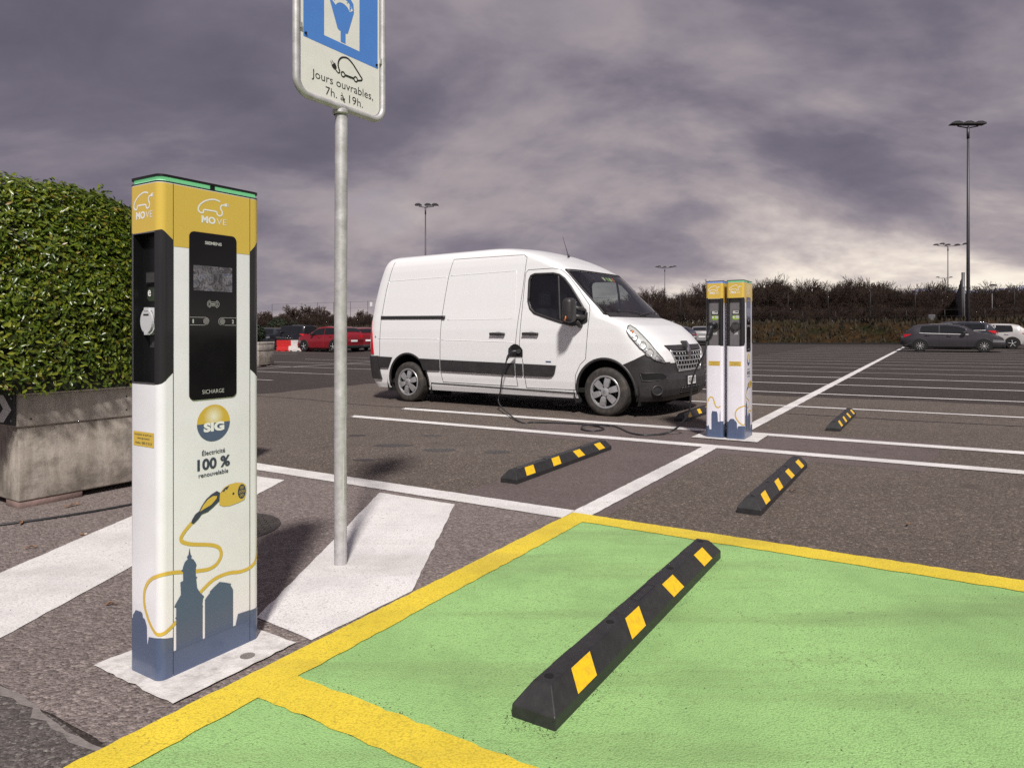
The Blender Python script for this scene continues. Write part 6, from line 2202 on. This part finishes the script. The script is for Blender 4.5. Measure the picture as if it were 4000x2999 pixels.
car('hatchback', 'white car parked behind the red crossover', (-13.2, 52.5), R(150), 'car_white', 4.29, 1.78, hatch_top, hatch_belt, 2.70, (.74, 0), .315, [(.75, 1.55, .55, 1.0), (1.60, 2.75, 1.0, .35)], rear_glass=(.14, .44), screen=(2.44, 3.02))
car('hatchback', 'silver grey car just right of the far shrubs', (-17.6, 46.4), R(165), 'car_silver', 4.29, 1.78, hatch_top, hatch_belt, 2.70, (.74, 0), .315, [(.75, 1.55, .55, 1.0), (1.60, 2.75, 1.0, .35)], rear_glass=(.14, .44), screen=(2.44, 3.02))

# ------------------------------------------------------------------ plastic road barriers
def barrier(loc, ang, mat, label):
    root = thing('road_barrier', label, 'barrier', (loc[0], loc[1], gz(loc[0])), ang, 'red and white road barriers')
    prof = [(-.24, 0), (-.24, .10), (-.19, .32), (-.11, .34), (-.11, .70), (.11, .70), (.11, .34), (.19, .32), (.24, .10), (.24, 0)]
    MB().prism(prof, lambda u, v, d: (d, u, v), .06, .94).build('base', mat, root)
    MB().box(0.0, 1.0, -.12, .12, .345, .705).build('upper_wall', mat, root)
    for x in (.16, .66):
        MB().box(x, x + .18, -.25, .25, -.005, .05).build('foot', 'car_trim', root)


dirb = Vector((math.cos(R(-12)), math.sin(R(-12))))
for k in range(4):
    x, y = -14.95 + dirb.x * k * 1.03 * .8, 43.55 + dirb.y * k * .82
    barrier((x, y), R(-12), 'barrier_red' if k % 2 == 0 else 'barrier_white', ['leftmost red barrier block beside the far planter', 'white barrier block between two red ones', 'red barrier block next to the red crossover', 'white barrier block mostly hidden behind the red crossover'][k])

# ------------------------------------------------------------------ far planter with conifers
x, y = -8.25, 23.55
fp = thing('planter', 'far concrete planter with dark shrubs behind the near charger', 'planter', (x - 1.62, y + .25, gz(x)), R(-12), 'concrete planters')
planter(fp, 1.15, 1.0, False)


def shrub(label, loc, rad, hgt, seed, mat='conifer', n=1500, leaf=.09, name='shrub'):
    root = thing(name, label, 'shrub', loc, 0.0)
    r_ = np.random.RandomState(seed)
    pn = []
    for i in range(n):
        v = Vector(r_.normal(0, 1, 3))
        v.normalize()
        k = r_.uniform(.75, 1.0) + .10 * mnoise.noise(v * 2.5)
        pn.append(((v.x * rad * k, v.y * rad * k, hgt * .5 + v.z * hgt * .5 * k), v))
    tag(leaf_cloud('foliage', mat, root, pn, leaf, seed), kind='stuff')
    MB().tube([(0, 0, -.02), (0, 0, hgt * .6)], .04, 6).build('stem', 'bark', root)
    return root


shrub('taller dark conifer shrub in the far planter', (-9.42, 24.1, .80), .42, 1.15, 5)
shrub('lower dark shrub at the right end of the far planter', (-8.99, 23.95, .80), .34, .62, 6)

# ------------------------------------------------------------------ lamp posts
def lamp_post(label, x, y, h, heads, r0, mat, spread=1.1, ang=0.0):
    root = thing('lamp_post', label, 'lamp post', (x, y, gz(x)), ang, 'floodlight lamp posts')
    MB().tube([(0, 0, -.2), (0, 0, h * .5), (0, 0, h)], [r0, r0 * .75, r0 * .52], 14).build('pole', mat, root, smooth='all')
    MB().tube([(0, 0, h - .7), (0, 0, h + .05)], r0 * .72, 10).build('bracket', mat, root, smooth='all')
    ca = MB()
    for k in heads:
        ca.tube([(0, 0, h), (k[0] * .9, k[1], h + .12)], .04, 6)
    ca.build('crossarm', 'lamp_head', root, smooth='all')
    for (hx, hy, tl) in heads:
        mb = MB()
        prof = [(-.34, 0), (-.30, .13), (-.10, .22), (.18, .20), (.36, .06), (.38, 0)]
        vs, n = [], len(prof)
        for yy, sc_ in ((-.26, .75), (-.18, 1), (.18, 1), (.26, .75)):
            for u, v in prof:
                vs.append((hx + u * tl, hy + yy, h + .22 + v * sc_))
        fs = [(i * n + k, (i + 1) * n + k, (i + 1) * n + (k + 1) % n, i * n + (k + 1) % n) for i in range(3) for k in range(n)]
        fs += [tuple(range(n)), tuple(reversed(range(3 * n, 4 * n)))]
        mb.add(vs, fs).build('floodlight', 'lamp_head', root)


lamp_post('tallest lamp post at the right with three floodlights', 30.2, 45.2, 14.45, [(-.78, 0, -1), (.0, 0, -1), (.74, 0, -1)], .125, 'lamp_pole')
lamp_post('lamp post rising behind the rear of the van', -9.0, 71.0, 14.1, [(-.75, 0, 1), (.25, 0, 1), (1.0, 0, 1)], .11, 'lamp_pole')
five = [(-1.25, 0, -1), (0, 0, -1), (1.0, 0, -1), (-1.1, -1.2, -1), (1.35, -1.2, 1)]
lamp_post('lamp post standing above the van bonnet', 32.0, 143.0, 14.2, [(a * 1.3, b, c) for a, b, c in five], .15, 'lamp_pole_light')
lamp_post('five-headed lamp post left of the tallest one', 69.6, 109.0, 14.3, [(a * 1.5, b, c) for a, b, c in five], .13, 'lamp_pole_light')
lamp_post('most distant lamp post beside the dark screen wall', 111.0, 175.0, 14.3, [(a * 1.5, b, c) for a, b, c in five[:1] + five[2:3]], .15, 'lamp_pole_light')
lamp_post('low slender lamp post in front of the wood', 59.6, 94.5, 6.2, [(-.9, 0, -1), (.9, 0, 1)], .08, 'lamp_pole_light')
lamp_post('thin post with sensor at the right of the wood', 60.2, 85.6, 6.3, [(.1, 0, 1)], .07, 'lamp_pole_light')

# ------------------------------------------------------------------ bank, fences, screen wall
def bank():
    A0 = 55.5
    bs = np.linspace(-110, 80, 150)
    prof = [(0.0, 0.0), (.4, .16), (1.2, .62), (2.4, 1.22), (3.6, 1.62), (4.6, 1.78), (7.0, 1.85), (14, 1.9), (40, 2.0)]
    vs, fs = [], []
    for b_ in bs:
        for da, z in prof:
            n_ = mnoise.noise((b_ * .35, da * .6, 0)) * (.22 if .3 < da < 8 else .05) + mnoise.noise((b_ * 1.3, da * 1.5, 3)) * (.10 if .3 < da < 8 else .0)
            x, y = ab(A0 + da + (mnoise.noise((b_ * .15, 0, 1)) * .5 if da < .5 else 0), b_)
            vs.append((x, y, gz(x) + max(z + n_, -.05) if da > 0 else gz(x) - .05))
    n = len(prof)
    for i in range(len(bs) - 1):
        for k in range(n - 1):
            fs.append((i * n + k, i * n + k + 1, (i + 1) * n + k + 1, (i + 1) * n + k))
    o = MB().add(vs, fs).build('grass_bank', 'bank_soil', smooth='all')
    tag(o, 'low bank of dead grass and brambles along the lot edge', kind='structure')
    # kerb edge at the foot
    mb = MB()
    kb = []
    for b_ in np.linspace(-110, 80, 60):
        x, y = ab(A0 - .15, b_)
        x2, y2 = ab(A0 + .10, b_)
        kb.append(((x, y), (x2, y2)))
    vs, fs = [], []
    for (p, q) in kb:
        vs += [(p[0], p[1], gz(p[0])), (p[0], p[1], gz(p[0]) + .12), (q[0], q[1], gz(q[0]) + .12)]
    for i in range(len(kb) - 1):
        for k in range(2):
            fs.append((i * 3 + k, i * 3 + k + 1, (i + 1) * 3 + k + 1, (i + 1) * 3 + k))
    o = mb.add(vs, fs).build('kerb', 'tar')
    tag(o, 'low kerb at the foot of the bank', kind='structure')
    r_ = np.random.RandomState(12)
    V_, F_ = [], []
    for i in range(16000):
        da = r_.uniform(.2, 6.5)
        b_ = r_.uniform(-100, 75)
        x, y = ab(A0 + da, b_)
        z = gz(x) + float(np.interp(da, [p[0] for p in prof], [p[1] for p in prof]))
        h = r_.uniform(.12, .45)
        w = r_.uniform(.05, .16)
        t = r_.uniform(0, 6.28)
        o_ = len(V_)
        V_ += [(x - w * math.cos(t), y - w * math.sin(t), z - .05), (x + w * math.cos(t), y + w * math.sin(t), z - .05), (x + r_.uniform(-.15, .15), y + r_.uniform(-.15, .15), z + h)]
        F_.append((o_, o_ + 1, o_ + 2))
    me = bpy.data.meshes.new('dry_grass')
    me.from_pydata(V_, [], F_)
    tag(obj('dry_grass', me, 'dry_grass'), 'tufts of dry brown grass on the bank', kind='stuff')


bank()


def fence(label, a_, b0, b1, step, z0, h, wires, r_=.035, tall=None, mat='fence_metal'):
    x0, y0 = ab(a_, (b0 + b1) / 2)
    root = thing('fence', label, 'fence', (x0, y0, 0))
    rel = lambda b_: (ab(a_, b_)[0] - x0, ab(a_, b_)[1] - y0)
    n = int((b1 - b0) / step)
    base = None
    for k in range(n + 1):
        b_ = b0 + k * step
        x, y = rel(b_)
        if base is None:
            base = MB().tube([(0, 0, 0), (0, 0, h)], r_, 6).build('post', mat, root, smooth='all')
            p_ = base
        else:
            p_ = base.copy()
            COL.objects.link(p_)
            p_.parent = root
        p_.location = (x, y, z0)
    for wz in wires:
        (xa, ya), (xb, yb) = rel(b0), rel(b1)
        MB().tube([(xa, ya, z0 + wz), (xb, yb, z0 + wz)], r_ * (.40 if wz in (wires[0],) else .22), 4).build('rail' if wz == wires[0] else 'wire', mat, root)
    return root


fence('low pipe railing along the top of the bank', 59.6, -60, 45, 2.6, 1.95, .95, (.92, .45), .03)
fence('tall mesh fence with slim posts in front of the wood', 64.5, -48, 40, 3.45, 1.9, 3.0, (2.95, 2.4, 1.8, 1.2, .6), .03)
fence('tall ball fence with wires behind the left trees', 92.0, -118, -50, 4.6, 1.4, 5.6, (5.5, 4.3, 3.0, 1.8), .04)


def screen_wall():
    root = thing('screen_wall', 'tall dark ribbed screen wall seen nearly edge on before the wood', 'screen wall', (46.6, 70.6, gz(46)), math.atan2(27.5, 17.0))
    Lw = 32.0
    MB().tube([(0, -.05, 0), (0, -.05, 7.0)], .16, 8).build('post', 'lamp_pole_light', root, smooth='all')
    MB().box(.1, Lw, -.06, .06, 0, 2.6).build('lower_wall', 'board_grey', root)
    for k in range(14):
        x0 = .15 + k * Lw / 14
        MB().box(x0, x0 + Lw / 14 - .25, -.05 - .03 * (k % 2), .05, 2.63, 6.7 - k * .11 - .12 * (k % 2)).build('panel', 'board_dark', root)


screen_wall()
c = thing('utility_cabinet', 'small grey utility cabinet at the railing behind the hatchback', 'cabinet', (37.9, 61.7, 1.75), R(-20))
bevel_box('case', 'board_grey', c, -.27, .27, -.2, .2, 0, .95, .02, 2)
MB().box(-.23, .23, -.212, -.202, .08, .88).build('door', 'lamp_pole_light', c)

# ------------------------------------------------------------------ bare trees
def tree_arrays(seed, h, spread=.55, levels=4, min_r=.012, trunk_r=.16, bush=False):
    r_ = np.random.RandomState(seed)
    segs = []

    def grow(p, d, ln, rad, lv):
        n = 3
        q = p
        dd = d.copy()
        for k in range(n):
            dd = dd + r_.normal(0, .12 if lv else .04, 3)
            dd[2] += .05 if lv else 0
            dd /= np.linalg.norm(dd)
            q2 = q + dd * ln / n
            ra, rb = rad * (1 - .45 * k / n), rad * (1 - .45 * (k + 1) / n)
            segs.append((q, q2, max(ra, min_r), max(rb, min_r), lv))
            q = q2
            if 0 < lv < levels and r_.rand() < .75:
                side(q, dd, ln, rb, lv, .55)
            if lv == 0 and k > 0:
                side(q, dd, ln * 1.5, rb, lv, .8)
        if lv < levels:
            for k in range(r_.randint(2, 4) if lv else 4):
                side(q, dd, ln * (1.5 if lv == 0 else 1), rad * .6, lv, .45)

    def side(q, dd, ln, rad, lv, amt):
        ax = r_.normal(0, 1, 3)
        ax -= dd * ax.dot(dd)
        ax /= np.linalg.norm(ax) + 1e-9
        nd = dd + ax * amt * r_.uniform(.6, 1.3) * spread * 2.0
        nd /= np.linalg.norm(nd)
        grow(q, nd, ln * r_.uniform(.55, .80), rad * r_.uniform(.55, .75), lv + 1)
    if bush:
        for k in range(6):
            d = np.array((r_.uniform(-.7, .7), r_.uniform(-.7, .7), 1.0))
            d /= np.linalg.norm(d)
            grow(np.array((r_.uniform(-.3, .3), r_.uniform(-.3, .3), 0.)), d, h * .42, trunk_r * .5, 2)
    else:
        grow(np.zeros(3), np.array((0, 0, 1.)), h * .13, trunk_r, 0)
    V_, F_, isT = [], [], []
    for (p, q, ra, rb, lv) in segs:
        t = q - p
        t = t / (np.linalg.norm(t) + 1e-9)
        a = np.cross(t, (0, 0, 1.) if abs(t[2]) < .9 else (1., 0, 0))
        a /= np.linalg.norm(a)
        b = np.cross(t, a)
        n = 6 if lv == 0 else (4 if lv == 1 else 3)
        o = len(V_)
        for c_, rr in ((p, ra), (q, rb)):
            for k in range(n):
                an_ = 2 * math.pi * k / n
                V_.append(c_ + (a * math.cos(an_) + b * math.sin(an_)) * rr)
        for k in range(n):
            F_.append((o + k, o + (k + 1) % n, o + n + (k + 1) % n, o + n + k))
            isT.append(lv < 2)
    V_ = np.array(V_)
    zmax = V_[:, 2].max()
    return V_ * (h / zmax), F_, isT


def tree_obj(label, loc, seed, h, rz=0., name='bare_tree', group='bare trees beyond the lot', trunk_mat='bark', twig_mat='twig', **kw):
    V_, F_, isT = tree_arrays(seed, h, **kw)
    root = thing(name, label, 'tree', loc, rz, group)
    for nm, flag, mt in (('trunk', True, trunk_mat), ('crown', False, twig_mat)):
        mb = MB()
        fs = [f for f, t in zip(F_, isT) if t == flag]
        used = sorted(set(i for f in fs for i in f))
        mp = {u: i for i, u in enumerate(used)}
        mb.v = [tuple(V_[u]) for u in used]
        mb.f = [tuple(mp[i] for i in f) for f in fs]
        mb.build(nm, mt, root, fix=False)


def left_tree(label, px, d, ytop, seed, base=1.2, **kw):
    x = (px - 2000) / 2667 * d
    h = CAM_H + (1295 - ytop) / 2667 * d - base
    tree_obj(label, (x, d, base), seed, h, **kw)


left_tree('bushy bare tree just right of the near charger', 1040, 112, 1212, 21, spread=0.82, min_r=.016, trunk_r=.14)
left_tree('low spreading bare tree behind the dark off-road car', 1112, 115, 1216, 22, spread=0.92, min_r=.016, trunk_r=.12)
left_tree('tall bare tree with forked top left of the sign post', 1146, 112, 1190, 23, spread=0.67, min_r=.016, trunk_r=.14)
left_tree('slender bare tree above the red crossover', 1197, 114, 1190, 24, spread=0.72, min_r=.016, trunk_r=.13)
left_tree('broad bare tree touching the left side of the sign post', 1262, 113, 1192, 25, spread=0.82, min_r=.016, trunk_r=.15)
left_tree('small bare tree right of the broad one, behind the sign post', 1312, 116, 1225, 26, spread=0.92, min_r=.016, trunk_r=.12)
left_tree('bare tree standing between sign post and van', 1410, 113, 1208, 27, spread=0.82, min_r=.016, trunk_r=.13)
left_tree('twiggy bare tree close to the rear of the van', 1446, 118, 1226, 28, spread=0.82, min_r=.016, trunk_r=.12)
for k, (px, d, rad, hh, lb) in enumerate(((1090, 100, 1.9, 2.2, 'rounded dark green bush on the bank behind the off-road car'), (1135, 104, 1.5, 2.0, 'olive bush on the bank left of the red crossover'))):
    shrub(lb, ((px - 2000) / 2667 * d, d, .9), rad, hh, 60 + k, 'conifer', 1400, .30, 'bush')


def wood():
    """the far wood: many trunks and crowns that read as one mass."""
    protos = [tree_arrays(100 + k, 1.0, spread=.55 + .06 * (k % 3), levels=4, min_r=.0013, trunk_r=.019) for k in range(6)]
    bush = [tree_arrays(200 + k, 1.0, spread=.8, levels=5, min_r=.004, trunk_r=.02, bush=True) for k in range(3)]
    r_ = np.random.RandomState(77)
    VV_, LL_, off = [], [], 0
    cnt = 0

    def put(pr_, x, y, z, h, sx):
        nonlocal off
        V_, F_, _ = pr_
        t = r_.uniform(0, 6.28)
        c_, s_ = math.cos(t), math.sin(t)
        W_ = np.empty_like(V_)
        W_[:, 0] = (V_[:, 0] * c_ - V_[:, 1] * s_) * h * sx + x
        W_[:, 1] = (V_[:, 0] * s_ + V_[:, 1] * c_) * h * sx + y
        W_[:, 2] = V_[:, 2] * h + z
        VV_.append(W_)
        LL_.append(np.array([list(f) if len(f) == 4 else list(f) for f in F_]) + off)
        off += len(V_)
    # profile of the tree tops over the picture's width (px -> row)
    prof = [(1400, 1262), (2200, 1180), (2420, 1160), (2460, 1135), (2520, 1122), (2560, 1120), (2600, 1128), (2640, 1124), (2690, 1132), (2710, 1112), (2760, 1115), (2900, 1100), (3000, 1080), (3060, 1086), (3140, 1080), (3250, 1092), (3320, 1082), (3430, 1085), (3520, 1100), (3620, 1102), (3700, 1115), (3800, 1118), (3900, 1106), (4000, 1112), (4300, 1115)]
    for row, (d0, d1, n) in enumerate(((92, 100, 62), (104, 116, 62), (120, 140, 60))):
        for k in range(n):
            px = 2150 + (4250 - 2150) * (k + r_.uniform(0, 1)) / n
            d = r_.uniform(d0, d1)
            ytop = float(np.interp(px, [p[0] for p in prof], [p[1] for p in prof]))
            base = 1.6
            h = CAM_H + (1295 - ytop) / 2667 * d - base
            h *= r_.uniform(.80, 1.06) if row else r_.uniform(.70, 1.0)
            put(protos[r_.randint(6)], (px - 2000) / 2667 * d, d, base, max(h * (1 + .05 * math.sin(px * .021) + .04 * math.sin(px * .057)), 2.0), r_.uniform(.8, 1.15))
            cnt += 1
    for k in range(46):
        px = 1000 + 470 * (k + r_.uniform(0, 1)) / 46
        d = r_.uniform(100, 122)
        put(bush[r_.randint(3)], (px - 2000) / 2667 * d, d, .9, r_.uniform(1.6, 3.4), r_.uniform(.9, 1.5))
    for k in range(150):
        px = 2100 + 2150 * (k + r_.uniform(0, 1)) / 150
        d = r_.uniform(82, 92)
        put(bush[r_.randint(3)], (px - 2000) / 2667 * d, d, 1.6, r_.uniform(2.0, 3.6), r_.uniform(.8, 1.3))
    Vs = np.concatenate(VV_)
    Ls = np.concatenate(LL_)
    me = bpy.data.meshes.new('bare_wood')
    me.vertices.add(len(Vs))
    me.vertices.foreach_set('co', Vs.astype(np.float32).ravel())
    me.loops.add(len(Ls) * 4)
    me.loops.foreach_set('vertex_index', Ls.astype(np.int32).ravel())
    me.polygons.add(len(Ls))
    me.polygons.foreach_set('loop_start', np.arange(0, len(Ls) * 4, 4, dtype=np.int32))
    me.update(calc_edges=True)
    print('WOOD tris', len(Ls) * 2)
    tag(obj('bare_wood', me, 'forest_twig'), 'dark leafless wood and thicket along the horizon', kind='stuff')


wood()


def mountain():
    vs, fs = [], []
    n = 90
    for i in range(n + 1):
        x = 1300 + 3200 * i / n
        px = 2000 + x / 4000 * 2667
        hgt = 262 + 46 * mnoise.noise((x * .0022, 0, 0)) + 26 * mnoise.noise((x * .009, 1, 0)) + max(0, (px - 3900)) * .10
        hgt *= min(1.0, max(0.1, (px - 3000) / 700))
        vs += [(x, 3600, -10), (x, 3900 + 40 * mnoise.noise((x * .01, 2, 0)), hgt * .55), (x, 4300, hgt)]
    for i in range(n):
        for k in range(2):
            fs.append((i * 3 + k, (i + 1) * 3 + k, (i + 1) * 3 + k + 1, i * 3 + k + 1))
    o = MB().add(vs, fs).build('mountain_ridge', 'mountain', smooth='all')
    tag(o, 'distant snowy blue mountain ridge at the right', kind='structure')


mountain()

# ------------------------------------------------------------------ manhole, drain, litter
def manhole():
    x, y = -1.735, 4.08
    root = thing('manhole_cover', 'round iron manhole cover half hidden behind the near charger', 'manhole cover', (x, y, gz(x) + .005))
    MB().lathe([(.335, 0.0), (.335, .006), (.315, .008), (.312, .004), (.001, .004)], 'z', 40).build('plate', 'iron', root)
    mb = MB()
    for i in range(-6, 7):
        for j in range(-6, 7):
            px_, py_ = i * .046 + (.023 if j % 2 else 0), j * .040
            if math.hypot(px_, py_) < .285:
                mb.box(px_ - .016, px_ + .016, py_ - .012, py_ + .012, .003, .009)
    mb.build('raised_pattern', 'iron', root)


manhole()
x, y = .861, 10.83
d_ = thing('manhole_cover', 'small pale drain cover on the asphalt under the van', 'manhole cover', (x, y, gz(x) + .003))
MB().lathe([(.17, 0), (.17, .005), (.15, .007), (.001, .006)], 'z', 28).build('plate', 'concrete_pad', d_)
pts = [(-4.3, 3.75), (-3.7, 4.0), (-3.2, 4.12), (-2.75, 4.45), (-2.40, 4.90), (-2.28, 5.05)]
MB().tube([(p[0], p[1], gz(p[0]) + .012) for p in catmull(pts, 8)], .008, 6).build('ground_cable', 'cable_black', None, smooth='all')
tag(bpy.data.objects['ground_cable'], 'thin black cable lying on the asphalt along the planter', 'cable')


def litter(name, label, x, y, s, rz, mat, cat, seed):
    r_ = random.Random(seed)
    n = 10
    vs = [(0, 0, .006)]
    for k in range(n):
        t = 2 * math.pi * k / n
        rr = s * (1 + .35 * math.cos(2 * t)) * r_.uniform(.75, 1.15)
        vs.append((rr * math.cos(t), rr * .5 * math.sin(t), r_.uniform(.001, .014)))
    mb = MB().add(vs, [(0, 1 + k, 1 + (k + 1) % n) for k in range(n)])
    o = mb.build(name, mat)
    o.location = (x, y, gz(x) + .010)
    o.rotation_euler = (0, 0, rz)
    tag(o, label, cat)


litter('dry_leaf', 'dry brown leaf on the dark asphalt before the planter', -2.62, 3.72, .024, .4, 'leaf_dry', 'leaf', 1)
litter('dry_leaf', 'curled brown leaf under the edge of the concrete planter', -2.98, 4.62, .040, 1.1, 'leaf_dry', 'leaf', 2)
litter('dry_leaf', 'orange leaf on the ground close to the planter foot', -3.02, 4.20, .028, 2.1, 'leaf_dry', 'leaf', 3)
litter('dry_leaf', 'pale dry leaf on the walkway left of the near charger', -1.72, 2.93, .022, .2, 'leaf_dry', 'leaf', 4)
litter('dry_leaf', 'brown leaf on the old asphalt at the lower left', -1.75, 2.25, .018, 1.5, 'leaf_dry', 'leaf', 5)
litter('dry_leaf', 'reddish leaf on the asphalt beyond the yellow line at right', 2.35, 4.05, .022, .9, 'leaf_dry', 'leaf', 6)
litter('dry_leaf', 'small brown leaf beside the middle right wheel stop', 2.02, 4.92, .03, .1, 'leaf_dry', 'leaf', 7)
cg = thing('cigarette_end', 'cigarette end on the dark asphalt left of the hatch stripe', 'litter', (-2.50, 3.95, gz(-2.5) + .012), R(25))
MB().tube([(0, 0, 0), (.022, 0, 0)], .0042, 8).build('filter', 'leaf_dry', cg)
MB().tube([(.022, 0, 0), (.034, .002, 0)], .0040, 8).build('paper', 'paper', cg)
